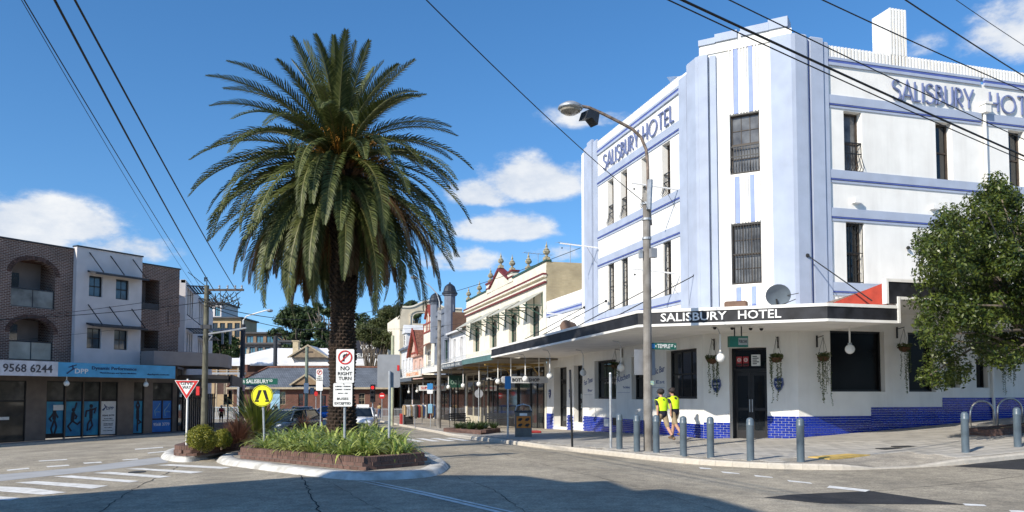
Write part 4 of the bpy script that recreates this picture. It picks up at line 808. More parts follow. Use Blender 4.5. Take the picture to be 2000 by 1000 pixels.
# ------------------------------------------------------------------ shop awnings
def shop_awning(y0, y1, z, h, m, label, name='shop_awning', depth=3.8, texts=()):
    o = thing(name, label, 'awning', (0, y0, gz(0, y0))); T = Matrix.Translation(-Vector(o.location)); M = T @ ML
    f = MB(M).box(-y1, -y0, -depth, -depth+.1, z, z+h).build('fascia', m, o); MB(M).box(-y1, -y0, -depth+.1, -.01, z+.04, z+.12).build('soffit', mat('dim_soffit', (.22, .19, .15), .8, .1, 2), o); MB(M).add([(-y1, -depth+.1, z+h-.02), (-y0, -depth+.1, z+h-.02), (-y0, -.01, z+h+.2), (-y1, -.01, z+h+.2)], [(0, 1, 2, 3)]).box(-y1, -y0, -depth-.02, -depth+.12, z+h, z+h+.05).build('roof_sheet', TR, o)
    for s, a, b, zz0, zz1, tm in texts: text(MB(M), s, -b, -a, z+zz0, z+zz1, -depth-.012, -depth-.001).build('lettering', tm, f)
    rd = MB(M)
    for y in np.arange(y0+1, y1, 3.2): MB(M).tube([(-y, -.02, 5.0), (-y, -depth+.3, z+h+.04)], .018, 4).build('tie_rod', GALV, o)
    return o
ORANGE = mat('orange_letter', (.75, .22, .03), .5); TEAL = mat('teal_fascia', (.09, .17, .17), .7, .1, 3); SLATEF = mat('slate_fascia', (.10, .12, .14), .6, .12, 3)
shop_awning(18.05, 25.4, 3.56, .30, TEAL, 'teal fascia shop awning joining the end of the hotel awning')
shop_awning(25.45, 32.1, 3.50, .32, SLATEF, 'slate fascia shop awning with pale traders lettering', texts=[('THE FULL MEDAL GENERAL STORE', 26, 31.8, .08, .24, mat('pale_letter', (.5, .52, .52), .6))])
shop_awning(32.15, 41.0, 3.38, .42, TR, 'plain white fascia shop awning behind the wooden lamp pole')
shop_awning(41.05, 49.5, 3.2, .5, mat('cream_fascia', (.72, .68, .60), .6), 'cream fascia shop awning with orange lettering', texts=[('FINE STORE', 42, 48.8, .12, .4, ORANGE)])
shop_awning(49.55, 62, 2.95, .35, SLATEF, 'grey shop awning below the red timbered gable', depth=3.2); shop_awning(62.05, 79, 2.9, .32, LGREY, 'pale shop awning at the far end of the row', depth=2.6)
for y in (20.3, 25.9): 
    o = thing('awning_truss', 'ochre timber truss under the awning beside the bottle shop sign' if y < 22 else 'ochre timber truss under the teal awning further along', 'truss', (0, y, 3.0)); T = frame((-3.6, 0, 0), 0)
    MB(T).box(0, 3.5, -.05, .05, .35, .47).tube([(.1, 0, .42), (1.8, 0, .1), (3.4, 0, .42)], .04, 4).tube([(3.45, 0, -.5), (2.8, 0, .38)], .05, 4).build('timber', YTIMB, o)
# ------------------------------------------------------------------ left apartment building over shops
LBRICK = brick_mat('brown_face_brick', (.18, .088, .062), (.11, .056, .043), (.38, .32, .27), .25, .09, .013); LREND = mat('grey_render', (.62, .58, .57), .8, .05, 1.2); DARKM = mat('dark_steel', (.03, .033, .04), .5, .1, 4); TAUPE = mat('taupe_panel', (.17, .14, .12), .55, .1, 2); MUSH = mat('mushroom_render', (.27, .235, .22), .8, .06, 1.5)
zl = gz(*LA(0))+.13
LB = thing('apartment_building', 'brown brick and grey rendered apartments above shops on the left', 'building', (LP0[0], LP0[1], zl), pi/2-TH)
M = Matrix.Translation((0, 0, -zl))      # facade frame: x along the facade, y inwards, z absolute height
A1 = (-4.12, -1.75, 6.45, 9.1); A0 = (-4.12, -1.78, 3.58, 5.88)
wl = MB(M).wall(-16, -.75, 3.4, 10.0, [(*A1, 1.5), (*A0, 1.5)], 1.5); wl.wall(3.38, 6.3, 3.4, 9.8, [(3.5, 4.85, 7.0, 8.9, 1.4), (3.5, 4.85, 4.2, 5.72, 1.4)], 1.4)
for (a, b, z0, z1) in (A1, A0):     # spandrels turn the rectangular opening into a shallow arch
    c = (a+b)/2; r = (b-a)/2; sp_ = z1-.8; P = [(c+r*cos(t), sp_+.78*sin(t)) for t in np.linspace(pi, 0, 13)]
    for i in range(12): wl.add([(P[i][0], 0, P[i][1]), (P[i+1][0], 0, P[i+1][1]), (P[i+1][0], 0, z1), (P[i][0], 0, z1), (P[i][0], .4, P[i][1]), (P[i+1][0], .4, P[i+1][1])], [(0, 1, 2, 3), (0, 4, 5, 1)])
wl.add([(6.3, 0, 3.4), (6.3, 3.2, 3.4), (6.3, 3.2, 9.8), (6.3, 0, 9.8)], [(0, 1, 2, 3)]); wl.box(-16, 6.29, .01, .3, 9.3, 9.79)
wl.build('brick_wall', LBRICK, LB)
sl = MB(M)
for (a, b, z0, z1) in (A1, A0):
    c = (a+b)/2; r = (b-a)/2+.12; sp_ = z1-.8
    arch = MB(M)
    for i in range(26):
        t0, t1 = pi*(1-i/26)-.008, pi*(1-(i+1)/26)+.008; q = [(c+rr*cos(t), sp_+hh*sin(t)) for rr, hh, t in ((r-.12, .78, t0), (r+.12, 1.0, t0), (r+.12, 1.0, t1), (r-.12, .78, t1))]; MB(M).prism(q, -.03, .02).build('arch_brick', mat('arch_brick', (.10, .055, .042), .85, .2, 6, rnd=.25), LB)
    MB(M).box(a, b, 1.5, 1.6, z0-.1, z1).box(a, b, .2, 1.5, z0-.12, z0).build('balcony_recess', MUSH, LB)
    MB(M).box(a+.1, a+1.15, 1.42, 1.48, z0, z0+2.0).build('balcony_door', GLASS, LB); rail = MB(M).box(a, b, .1, .15, z0+.98, z0+1.04).box(a, b, .1, .15, z0, z0+.05)
    for x in (a+.02, c, b-.05): rail.box(x, x+.04, .1, .15, z0, z0+1)
    o = rail.build('balustrade', DARKM, LB)
    for x0, x1 in ((a+.06, c), (c+.04, b-.05)): MB(M).box(x0, x1, .12, .13, z0+.05, z0+.97).build('glass_panel', mat('grey_glass_panel', (.22, .22, .2), .08, .3, 1.2, spec=.6) if z0 > 5 else mat('tan_screen', (.45, .42, .34), .4, .2, 1), o)
for z0, z1 in ((7.0, 8.9), (4.2, 5.72)):
    MB(M).box(3.5, 4.85, 1.4, 1.5, z0-.1, z1).build('balcony_recess', MUSH, LB); MB(M).box(3.55, 4.4, 1.33, 1.39, z0, z0+1.6).build('balcony_door', GLASS, LB); MB(M).box(3.5, 4.85, .05, .12, z0, z0+.4).build('balustrade', DARKM, LB)
MB(M).box(5.5, 6.34, -.06, 3, 6.05, 7.0).build('balcony_front', LBRICK, LB)
cp = MB(M).box(-16, -.75, -.06, .3, 10.0, 10.08).box(3.38, 6.36, -.06, .3, 9.8, 9.88).box(-.78, 3.44, -.36, .1, 10.16, 10.24); cp.build('coping', DARKM, LB)
lw = [(.02, .84, 7.4, 8.6), (1.69, 2.53, 7.4, 8.6), (-.02, .84, 4.38, 5.56), (1.66, 2.52, 4.38, 5.56)]
rb = MB(M).wall(-.75, 3.40, 3.4, 10.16, lw, .18, y=-.3); rb.add([(-.75, -.3, 3.4), (-.75, .05, 3.4), (-.75, .05, 10.16), (-.75, -.3, 10.16), (3.40, -.3, 3.4), (3.40, .05, 3.4), (3.40, .05, 10.16), (3.40, -.3, 10.16), (-.75, .3, 10.15), (3.4, .3, 10.15)], [(0, 3, 2, 1), (4, 5, 6, 7)]); rb.build('rendered_bay', LREND, LB)
for x0, x1, z0, z1 in lw: sash(M, x0, x1, z0, z1, -.14, LB, 2, 2, mat('sky_glass', (.05, .08, .11), .05, .3, 1, spec=.7), BLACK, fr=.05)
for z in (8.78, 5.75):
    c = MB(M); c.add([(-.1, -.32, z+.1), (3.34, -.32, z+.1), (3.34, -1.1, z-.06), (-.1, -1.1, z-.06), (-.1, -.32, z), (3.34, -.32, z), (3.34, -1.1, z-.16), (-.1, -1.1, z-.16)], [(0, 3, 2, 1), (4, 5, 6, 7), (3, 7, 6, 2), (0, 4, 7, 3), (1, 2, 6, 5)]); o = c.build('window_canopy', DARKM, LB)
    for x in (.35, 1.65, 3.1): MB(M).tube([(x-.35, -.3, z+1.15), (x+.1, -1.0, z)], .03, 5).build('stay', BLACK, o)
# ground floor
sh = [(-16, -5.2, -1.2, 2.5, .2), (-4.9, -3.15, -1.2, 2.45, .2), (-2.05, -1.0, -1.2, 2.45, .2), (-.95, .05, -1.2, 2.45, .2), (.1, 1.1, -1.2, 2.45, .2), (1.15, 2.2, -1.2, 2.45, .2), (3.25, 3.95, -1.2, 2.45, .2), (4.55, 6.0, -1.2, 2.45, .2)]
gf = MB(M).wall(-16, 6.3, -1.6, 3.42, sh, .2); gf.add([(6.3, 0, -1.6), (6.3, 8, -1.6), (6.3, 8, 3.42), (6.3, 0, 3.42)], [(0, 1, 2, 3)]); gf.build('shopfront_wall', TAUPE, LB)
AQUA = mat('aqua_poster', (.02, .30, .46), .4, .35, 2.2, c2=(.015, .16, .34)); AQUB = mat('blue_poster', (.02, .20, .62), .4, .25, 2, c2=(.015, .13, .45)); SILH = mat('silhouette', (.01, .015, .03), .5); TRGL = mat('transom_glass', (.09, .085, .075), .06, .3, 1.5, spec=.6)
def bay(x0, x1, z0, zt, m, door=False):
    f = MB(M); fr = .05; f.box(x0, x0+fr, .06, .16, z0, 2.45).box(x1-fr, x1, .06, .16, z0, 2.45).box(x0+fr, x1-fr, .06, .16, 2.4, 2.45).box(x0+fr, x1-fr, .06, .16, zt-.04, zt+.06).box(x0+fr, x1-fr, .06, .16, z0, z0+(.25 if door else .07))
    o = f.build('shop_door' if door else 'shop_window', BLACK, LB); MB(M).box(x0+.03, x1-.03, .1, .12, z0+.05, zt).build('pane', m, o); MB(M).box(x0+.03, x1-.03, .1, .12, zt, 2.42).build('transom_pane', TRGL, o); return o
zb = -.72
o1 = bay(-4.9, -3.15, zb-.15, 1.35, mat('warm_shop_glass', (.05, .045, .035), .06, .5, .9, spec=.5, c2=(.12, .10, .08))); text(MB(M).box(-4.5, -3.95, .085, .09, .36, .52), 'OPEN', -4.46, -3.99, .39, .49, .075, .084).build('open_sign', SIGNW, o1)
for (x0, x1), pose, dr in (((-2.05, -1.0), 0, True), ((-.95, .05), 1, False), ((.1, 1.1), 2, False), ((3.25, 3.95), 3, False)):
    o = bay(x0, x1, zb, 1.35, AQUA, dr); c = (x0+x1)/2; f = MB(M); y0, y1 = .088, .098; z = -.45   # printed figures of people exercising
    P = {0: [[(c, .85), (c-.02, .3)], [(c, .75), (c-.28, .35), (c-.15, .2)], [(c, .75), (c+.2, .4)], [(c, .3), (c-.18, -.2), (c-.1, -.5)], [(c, .3), (c+.12, -.1), (c, -.55)]],
         1: [[(c, .7), (c-.05, .2)], [(c, .7), (c+.12, 1.0), (c+.18, 1.25)], [(c, .65), (c+.2, .45), (c+.12, .3)], [(c-.05, .2), (c-.3, -.1), (c-.1, -.38)], [(c-.05, .2), (c+.25, 0), (c+.42, .15)]],
         2: [[(c, .9), (c, .3)], [(c, .8), (c-.28, .75), (c-.33, .4)], [(c, .8), (c+.28, .9), (c+.2, .6)], [(c, .3), (c+.1, -.1), (c-.08, -.35)], [(c, .3), (c-.18, 0), (c-.2, -.4)]],
         3: [[(c, .75), (c, .2)], [(c, .7), (c-.1, 1.0), (c, 1.3)], [(c, .7), (c+.1, 1.0), (c, 1.3)], [(c, .2), (c, -.55)], [(c, .2), (c+.22, .0), (c, -.12)]]}[pose]
    for i, pl in enumerate(P): f.ribbon(pl, .20 if i == 0 else .095, y0-.001*i, y1)
    f.ribbon(arc(c, P[0][0][1]+.13, .05, .06, 0, 360, 10)[:-1], .11, y0-.006, y1, True); tag(f.build('printed_figure', SILH, o), kind=None)
MB(M).box(-1.62, -1.05, .07, .075, .82, 1.12).build('door_notice', SIGNW, LB)
o = bay(1.15, 2.2, zb, 1.35, SIGNW); t = MB(M)
t.ribbon([(1.28, .78), (1.5, .95), (1.42, 1.12)], .05, .085, .098); t.ribbon([(1.35, .75), (1.55, 1.02)], .04, .084, .097); text(t, 'DPP', 1.55, 2.0, .80, .98, .085, .098); t.build('printed_logo', mat('logo_blue', (.02, .08, .2), .5), o)
for s, zz, h, a, b in (('9568 3779', .42, .09, 1.3, 2.05), ('Book online', .25, .06, 1.42, 1.95), ('dpphysio.com.au', .14, .06, 1.32, 2.04), ('Health Fund and', -.05, .055, 1.4, 1.97), ('Medicare Rebate', -.13, .055, 1.4, 1.97), ('Gym Facilities', -.29, .055, 1.44, 1.93), ('Laser Technology', -.46, .055, 1.38, 1.98)): text(MB(M), s, a, b, zz, zz+h, .085, .098).build('printed_text', mat('print_dark', (.04, .045, .05), .6), o)
o = bay(4.55, 6.0, zb, 1.35, AQUB); text(MB(M), '9568', 4.7, 5.22, -.28, -.08, .085, .098).build('printed_text', SIGNW, o); text(MB(M), '3779', 5.33, 5.85, -.28, -.08, .085, .098).build('printed_text', SIGNW, o); MB(M).box(4.6, 5.95, .05, .15, .12, .2).box(5.24, 5.32, .05, .15, .2, 1.31).build('glazing_bar', BLACK, o)
for x in (4.72, 5.42):
    t = MB(M); t.ribbon([(x+.1, .35), (x+.05, .7), (x+.28, .95), (x+.4, 1.15)], .05, .086, .098); text(t, 'play', x+.15, x+.45, .55, .68, .086, .098) ; t.build('printed_curve', mat('pale_aqua', (.2, .45, .6), .5), o)
# sign board of the awning
SB = thing('shop_sign_board', 'long white and light blue shop sign board on the left awning', 'sign', (*LA(0, 0), 2.7), pi/2-TH); M2 = Matrix.Translation((0, 0, -2.7))
SKYB = mat('sky_blue_sign', (.07, .36, .62), .45, .08, 1.5); ND = -2.6
def LU(u, d=2.6):      # facade coordinate of a picture column on a plane d metres in front of the facade
    n_ = (LD[1], -LD[0]); q = LA(0, d); r_ = ray(u, 700); tt = ((q[0]-CAM[0])*n_[0]+(q[1]-CAM[1])*n_[1])/(r_[0]*n_[0]+r_[1]*n_[1]); P = CAM+r_*tt; return (P[0]-LP0[0])*LD[0]+(P[1]-LP0[1])*LD[1]
b0, b1 = LU(114), LU(343); zs0, zs1 = 2.66, 3.42
MB(M2).box(-16, b0, ND, ND+.25, zs0, zs1+.01).build('white_board', mat('sign_pale', (.66, .66, .70), .5), SB); MB(M2).box(b0, b1, ND-.001, ND+.25, zs0, zs1).build('blue_board', SKYB, SB); MB(M2).box(-16, b1, ND+.25, -.01, zs0+.05, zs0+.12).box(-16, b1, ND+.25, -.01, zs1-.1, zs1-.05).build('awning_deck', MUSH, SB)
LN = mat('letter_navy', (.01, .03, .1), .5)
for w_, u0, u1, z0_, z1_, m_ in (('9568 6244', 6, 103, 2.84, 3.26, mat('letter_grey', (.07, .07, .085), .5)), ('Dynamic Performance', 180, 267, 3.02, 3.26, LN), ('Physiotherapy and Sports Medicine', 196, 267, 2.85, 2.95, LN), ('dpphysio.com.au', 288, 331, 2.82, 2.94, LN), ('DPP', 147, 173, 2.84, 3.10, SIGNW)): text(MB(M2), w_, LU(u0), LU(u1), z0_, z1_, ND-.02, ND-.002).build('lettering', m_, SB)
a = LU(131); e = LU(150); MB(M2).ribbon([(a, 2.82), (a+.35, 3.08), (a+.3, 3.28)], .07, ND-.02, ND-.002).ribbon([(a+.1, 3.16), (e, 3.3)], .05, ND-.019, ND-.002).ribbon([(a+.3, 3.05), (e, 3.12)], .05, ND-.018, ND-.002).build('runner_logo', LN, SB)
# corner block with steel louvre awnings, running along the far street
XB = cor[0]; BB = thing('white_apartment_block', 'white rendered block with steel louvre awnings behind the timber pole', 'building', (XB, cor[1]+3.3, zl)); T0 = Matrix.Translation((-XB, -(cor[1]+3.3), -zl)); YB = cor[1]+3.3
MX = T0 @ frame((XB, 0, 0), pi/2)    # faces +X: x runs along +Y
wbk = [(YB+a, YB+a+.7, z, z+1.9, .2) for a in (1.2, 2.6, 4.0, 9.2, 10.6, 12) for z in (4.2, 7.3)]
MB(MX).wall(YB, YB+22, -1.6, 9.6, wbk, .2).box(YB, YB+22, .02, .3, 9.4, 9.62).build('wall', LREND, BB); MB(T0).add([(XB, YB, 3), (XB-6, YB, 3), (XB-6, YB, 9.6), (XB, YB, 9.6)], [(0, 1, 2, 3)]).build('end_wall', LREND, BB)
for h in wbk: sash(MX, h[0], h[1], h[2], h[3], .14, BB, 1, 2, GLASS, BLACK, fr=.05)
for z in (6.3, 9.3):
    for y in (YB+.8, YB+8.6):
        o = MB(MX).box(y, y+4.4, -1.3, -1.22, z-.05, z+.05).box(y, y+.06, -1.3, 0, z-.04, z+.04).box(y+4.34, y+4.4, -1.3, 0, z-.04, z+.04).build('louvre_awning', DARKM, BB)
        for k in range(6): MB(MX).box(y+.06, y+4.34, -1.2+k*.2, -1.1+k*.2, z-.03, z+.02).build('louvre', DARKM, o)
        MB(MX).tube([(y+.2, -.02, z+1.0), (y+.2, -1.25, z)], .03, 4).build('stay', BLACK, o)
# curved parapet awning at the corner and the dark shops below
CA = thing('corner_awning', 'mushroom coloured curved corner awning beside the timber pole', 'awning', (*LA(6.2), zl)); T0 = Matrix.Translation((-LA(6.2)[0], -LA(6.2)[1], -zl))
oc = [LA(3.4, .35), LA(3.4, 1.6), LA(6.3, 2.2), (cor[0]+2.6, cor[1]-.6), (cor[0]+3.0, cor[1]+1.2), (cor[0]+3.0, cor[1]+5), (cor[0]+.05, cor[1]+5), (cor[0]+.05, cor[1]-.1), LA(6.25, .35)]
MB(T0).prismz(oc, 3.5, 4.35).build('parapet', MUSH, CA); o2 = offs(oc, .3); MB(T0).prismz([LA(6.3, .1), LA(6.3, 2.6), (cor[0]+3.1, cor[1]-.6), (cor[0]+3.3, cor[1]+20), (cor[0]+.1, cor[1]+20), (cor[0]+.1, cor[1])], 2.7, 2.95).build('lower_deck', TAUPE, CA)
MB(T0).box(cor[0]+3.2, cor[0]+3.34, cor[1]+.2, cor[1]+20, 2.3, 3.0).build('fascia', mat('taupe_dark', (.07, .06, .055), .6), CA)
MB(T0).box(cor[0]+3.3, cor[0]+3.36, cor[1]+14, cor[1]+17.5, 2.0, 3.2).build('sign_panel', mat('red_white_sign', (.5, .42, .45), .5, .4, 4, c2=(.4, .05, .08)), CA)
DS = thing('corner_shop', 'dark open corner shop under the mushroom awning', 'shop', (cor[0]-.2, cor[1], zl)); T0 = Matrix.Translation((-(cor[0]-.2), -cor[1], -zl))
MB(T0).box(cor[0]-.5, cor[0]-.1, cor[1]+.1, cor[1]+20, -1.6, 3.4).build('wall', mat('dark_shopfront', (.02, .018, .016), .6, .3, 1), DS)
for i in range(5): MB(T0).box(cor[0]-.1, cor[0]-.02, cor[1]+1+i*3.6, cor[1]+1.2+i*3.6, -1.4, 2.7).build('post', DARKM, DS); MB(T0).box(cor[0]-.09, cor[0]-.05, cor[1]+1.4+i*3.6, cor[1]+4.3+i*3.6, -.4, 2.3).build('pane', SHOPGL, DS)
# black paling screen on the corner
PS = thing('paling_screen', 'black vertical steel paling screen at the left shop corner', 'fence', (*LA(6.4, .4), zl), pi/2-TH)
MB().box(0, 2.6, -.03, .03, .12, .18).box(0, 2.6, -.03, .03, 2.2, 2.26).build('rail', BLACK, PS)
pme2 = MB().box(-.03, .03, -.045, .045, 0, 2.5).build('x', mat('screen_paling', (.03, .03, .032), .35, .2, 3, spec=.5)).data; bpy.data.objects.remove(bpy.data.objects['x'])
for i in range(16): link(pme2, 'paling', PS, (.08+i*.16, 0, .02))
# ------------------------------------------------------------------ street furniture on the hotel side
BOLL = mat('blue_grey_steel', (.10, .135, .165), .4, .12, 3, spec=.5)
def bollard(): 
    b = MB(); b.lathe([(.09, -.1), (.09, .82), (.096, .83), (.096, .86), (.09, .87), (.09, .95), (.078, .99), (.05, 1.015), (.01, 1.025)], 16); return b
bm = bollard().build('x', BOLL, smooth=True).data; bpy.data.objects.remove(bpy.data.objects['x'])
try: bm.set_sharp_from_angle(angle=radians(40))
except Exception: pass
ordn = ['leftmost grey bollard in front of the hotel wall', 'second grey bollard from the left, left of the timber pole', 'grey bollard just right of the timber pole, in front of the two workers', 'fourth grey bollard from the left, right of the workers', 'grey bollard left of the hotel corner door', 'grey bollard in front of the hotel corner door', 'grey bollard at the kerb ramp below the satellite dish', 'grey bollard beside the bicycle hoops', 'rightmost grey bollard at the picture edge']
for (u, v), lb in zip([(1210, 877), (1244, 882), (1282, 884), (1335, 890), (1388, 893), (1466, 899), (1564, 902), (1886, 884), (1988, 873)], ordn):
    p = gnd(u, v, .13); tag(link(bm, 'bollard', None, (p[0], p[1], p[2])), lb, 'bollard', 'bollards along the hotel kerb')
# ------------------------------------------------------------------ upright helper: local x to the viewer's right, z up, scaled from pixels at the post's own depth
class Post:
    def __init__(s, name, label, cat, u, v, off=.13, P=None, rz=-YAW, group=None):
        s.P = gnd(u, v, off) if P is None else np.array(P); s.u = u; s.v = v; d = s.P-CAM; s.D = d @ _fw; s.s = s.D/F
        s.o = thing(name, label, cat, tuple(map(float, s.P)), rz, group)
    def x(s, u): return (u-s.u)*s.s
    def z(s, v): return (s.v-v)*s.s
    def pole(s, vtop, r, m=GALV, r2=None, name='pole', y=0., vbot=None, n=10, lean=0.):
        return MB().cyl((0, y, -.15), (lean, y, s.z(vtop)), r, r2, n).build(name, m, s.o, smooth=False)
    def panel(s, u0, u1, v0, v1, m, name='panel', y=-.06, t=.012, rad=.03):
        x0, x1, z0, z1 = s.x(u0), s.x(u1), s.z(v1), s.z(v0); r = rad; P = arc(x1-r, z1-r, r, r, 0, 90, 4)+arc(x0+r, z1-r, r, r, 90, 180, 4)+arc(x0+r, z0+r, r, r, 180, 270, 4)+arc(x1-r, z0+r, r, r, 270, 360, 4)
        return MB().prism(P, y, y+t).build(name, m, s.o)
RB = mat('sign_red', (.55, .02, .02), .45, .05, 5); SGREEN = mat('street_sign_green', (.01, .10, .07), .45, .1, 4); YEL = mat('hi_vis_yellow', (.80, .78, .02), .5, .05, 3); PBLUE = mat('parking_blue', (.03, .20, .46), .5, .06, 3)
# timber pole with street lamp
tp = Post('timber_street_pole', 'grey timber pole with curved lamp arm in front of the hotel', 'pole', 1266, 881)
Y0 = tp.P[1]; tp.o.rotation_euler[2] = 0
def tl_(u, v): q = onY(u, v, Y0)-tp.P; return (q[0], 0, q[2])
topz = tl_(1267, 378)[2]
MB().cyl((0, 0, -.2), (.02, 0, topz), .13, .105, 14).build('pole', WOODP, tp.o); MB().tube([tl_(u, v) for u, v in [(1271, 440), (1266, 378), (1265, 320), (1262, 292), (1252, 268), (1235, 252), (1205, 236), (1175, 221), (1150, 210), (1133, 207)]], .045, 8).build('lamp_arm', mat('rusty_pipe', (.25, .19, .15), .6, .3, 8, metal=.3), tp.o)
lx, _, lz = tl_(1114, 210); MB().lathe([(.02, .16), (.18, .13), (.33, .04), (.36, -.02), (.34, -.05), (.30, -.06)], 16, (lx, 0, lz)).build('lamp_head', GALV, tp.o, smooth=True); MB().lathe([(.31, -.05), (.28, -.12), (.16, -.19), (.02, -.21)], 16, (lx, 0, lz)).build('lamp_diffuser', mat('lamp_diffuser', (.32, .29, .24), .2, .2, 5, spec=.6), tp.o)
fx, _, fz = tl_(1150, 226); MB(frame((fx, 0, fz), .3)).prism([(-.24, -.16), (.0, -.10), (.2, -.26), (.26, .06), (.12, .12), (-.14, .1)], -.16, .16).tube([(.1, 0, .1), (.06, 0, .24)], .025, 5).build('floodlight', DARKM, tp.o)
MB().box(.02, .2, -.28, -.13, tl_(0, 440)[2], tl_(0, 418)[2]).build('meter_box', SIGNG, tp.o); MB().box(-.22, -.14, -.06, .06, tl_(0, 440)[2], tl_(0, 420)[2]).build('meter_box', GALV, tp.o); MB().tube([(.02, -.14, topz-.5), (.06, -.16, topz+.35)], .08, 8).build('cable_head', GALV, tp.o)
for z in (topz-.3, topz-.75, topz-1.3): MB().lathe([(.12, -.03), (.135, -.03), (.135, .03), (.12, .03)], 14, (.015, 0, z)).build('strap', GALV, tp.o)
MB().box(-.34, .3, .13, .145, tp.z(732), tp.z(682)).build('sign_back', SIGNG, tp.o); MB().box(.02, .12, -.16, -.15, tp.z(752), tp.z(744)).build('sticker', mat('sticker', (.55, .6, .3), .5, .5, 30, c2=(.05, .3, .5)), tp.o)
st = thing('street_name_sign', 'green street name blade reading TEMPLE ST on the timber pole', 'sign', tuple(tp.P+np.array([0, 0, tp.z(682)])), 0); w_ = tp.s
b = MB().box(.12, .9, -.02, .0, 0, .19).build('blade', SGREEN, st); t = MB(); text(t, 'TEMPLE', .30, .70, .04, .155, -.026, -.0205); text(t, 'ST', .72, .80, .08, .155, -.026, -.0205); t.add([(.90-.06, -.025, .05), (.88, -.025, .095), (.84, -.025, .14)], [(0, 1, 2)]).add([(.27, -.025, .05), (.235, -.025, .095), (.27, -.025, .14)], [(2, 1, 0)]); t.build('lettering', SIGNW, st); MB().box(.13, .22, -.024, -.0205, .03, .16).build('logo_patch', PBLUE, st)
# slim posts on the footpath
p = Post('bare_sign_post', 'thin black leaning post left of the bollards', 'post', 1118, 873, .13); p.pole(722, .035, BLACK, lean=p.x(1114))
p = Post('bare_sign_post', 'galvanised post with rounded top between black post and bollards', 'post', 1193, 875, .13); p.pole(730, .04, GALV); MB().sphere((0, 0, p.z(730)), .045, 8, 6).build('cap', GALV, p.o)
p = Post('parking_sign_post', 'blue parking sign on grey post beside the rubbish bin', 'sign', 992, 855, .13); p.pole(736, .035, GALV); p.panel(986, 998, 735, 760, PBLUE, 'sign_panel')
p = Post('round_sign_post', 'round grey sign seen from behind at the shop planter', 'sign', 935, 836, .13); p.pole(757, .03, GALV); MB().prism([(.27*cos(t), p.z(769)+.27*sin(t)) for t in np.linspace(0, 2*pi, 21)[:-1]], .04, .055).build('sign_disc', SIGNG, p.o)
p = Post('ticket_sign_post', 'blue parking sign and light blue box on a slim post by the far shops', 'sign', 841, 834, .13); p.pole(748, .03, GALV); p.panel(834, 845, 749, 761, PBLUE, 'sign_panel'); p.panel(834, 845, 762, 769, SIGNW, 'lower_panel'); MB().bbox(-.16, .16, -.25, -.04, p.z(807), p.z(789), .04).build('ticket_box', mat('light_blue_box', (.20, .38, .50), .5), p.o)
# litter bin
bp = Post('litter_bin', 'grey street bin with orange poster panels near the kerb', 'bin', 1022, 853, .13); w2_ = .33
MB().bbox(-.33, .33, -.33, .33, 0, .98, .02).build('bin_body', mat('bin_grey', (.15, .14, .125), .6, .12, 4), bp.o); MB().bbox(-.36, .36, -.36, .36, .98, 1.04, .02).build('rim', DARKM, bp.o); hd_ = MB().tube([(-.32, -.3, 1.03), (-.25, -.3, 1.22), (0, -.3, 1.29), (.25, -.3, 1.22), (.32, -.3, 1.03)], .025, 6).tube([(-.32, .3, 1.03), (-.25, .3, 1.22), (0, .3, 1.29), (.25, .3, 1.22), (.32, .3, 1.03)], .025, 6); hd_.build('hood_frame', GALV, bp.o)
MB().add([(-.32, -.3, 1.05), (-.25, -.3, 1.22), (0, -.3, 1.29), (.25, -.3, 1.22), (.32, -.3, 1.05), (-.32, .3, 1.05), (-.25, .3, 1.22), (0, .3, 1.29), (.25, .3, 1.22), (.32, .3, 1.05)], [(i, i+1, i+6, i+5) for i in range(4)]).build('hood', SIGNG, bp.o)
o = MB().box(-.27, .29, -.345, -.331, .36, .82).build('poster', mat('orange_poster', (.62, .20, .02), .5, .15, 5), bp.o); f = MB()
for cx, cz in ((-.13, .70), (.15, .70), (-.13, .48), (.15, .48)): f.add([(cx-.1, -.35, cz-.05), (cx+.02, -.35, cz-.07), (cx+.1, -.35, cz+.01), (cx+.06, -.35, cz+.06), (cx-.05, -.35, cz+.04)], [(0, 1, 2, 3, 4)])
f.build('poster_print', BLACK, o); MB().box(-.15, .15, -.346, -.332, .84, .94).build('label_plate', SIGNW, bp.o); o = MB().box(-.345, -.331, -.22, .24, .4, .9).build('poster', MATS['orange_poster'], bp.o); MB().box(-.352, -.346, -.1, .1, .5, .85).build('poster_print', SIGNW, o)
# brick planter by the shops with greenery (leaves added later)
sp_ = [tuple(gnd(u, v, .13)[:2]) for u, v in ((866, 843), (940, 849), (977, 844))]
PL3 = [sp_[0], sp_[1], sp_[2], (sp_[2][0]+.3, sp_[2][1]+1.2), (sp_[0][0]+1.0, sp_[0][1]+1.3)]; planter(PL3, 'brick street planter with leafy greenery beside the shop benches', 140, .13, 1)
for u, v, rz_, lb in ((878, 836, .5, 'dark slatted street bench left of the shop planter'), (951, 838, -.2, 'dark slatted street bench right of the shop planter')):
    p = gnd(u, v-1, .13); p = p+np.array([.8, .5, 0]); b = thing('street_bench', lb, 'bench', (p[0], p[1], gz(p[0], p[1])+.13), rz_)
    for k in range(4): MB().box(-.75, .75, -.28+k*.14, -.17+k*.14, .43, .46).build('seat_slat', DARKM, b)
    for k in range(3): MB().box(-.75, .75, .24+k*.02, .27+k*.02, .55+k*.13, .65+k*.13).build('back_slat', DARKM, b)
    for x in (-.68, .68): MB().tube([(x, -.25, 0), (x, -.27, .44), (x, -.2, .62), (x, .2, .62), (x, .26, .5), (x, .24, 0)], .025, 6).build('leg', IRON, b)
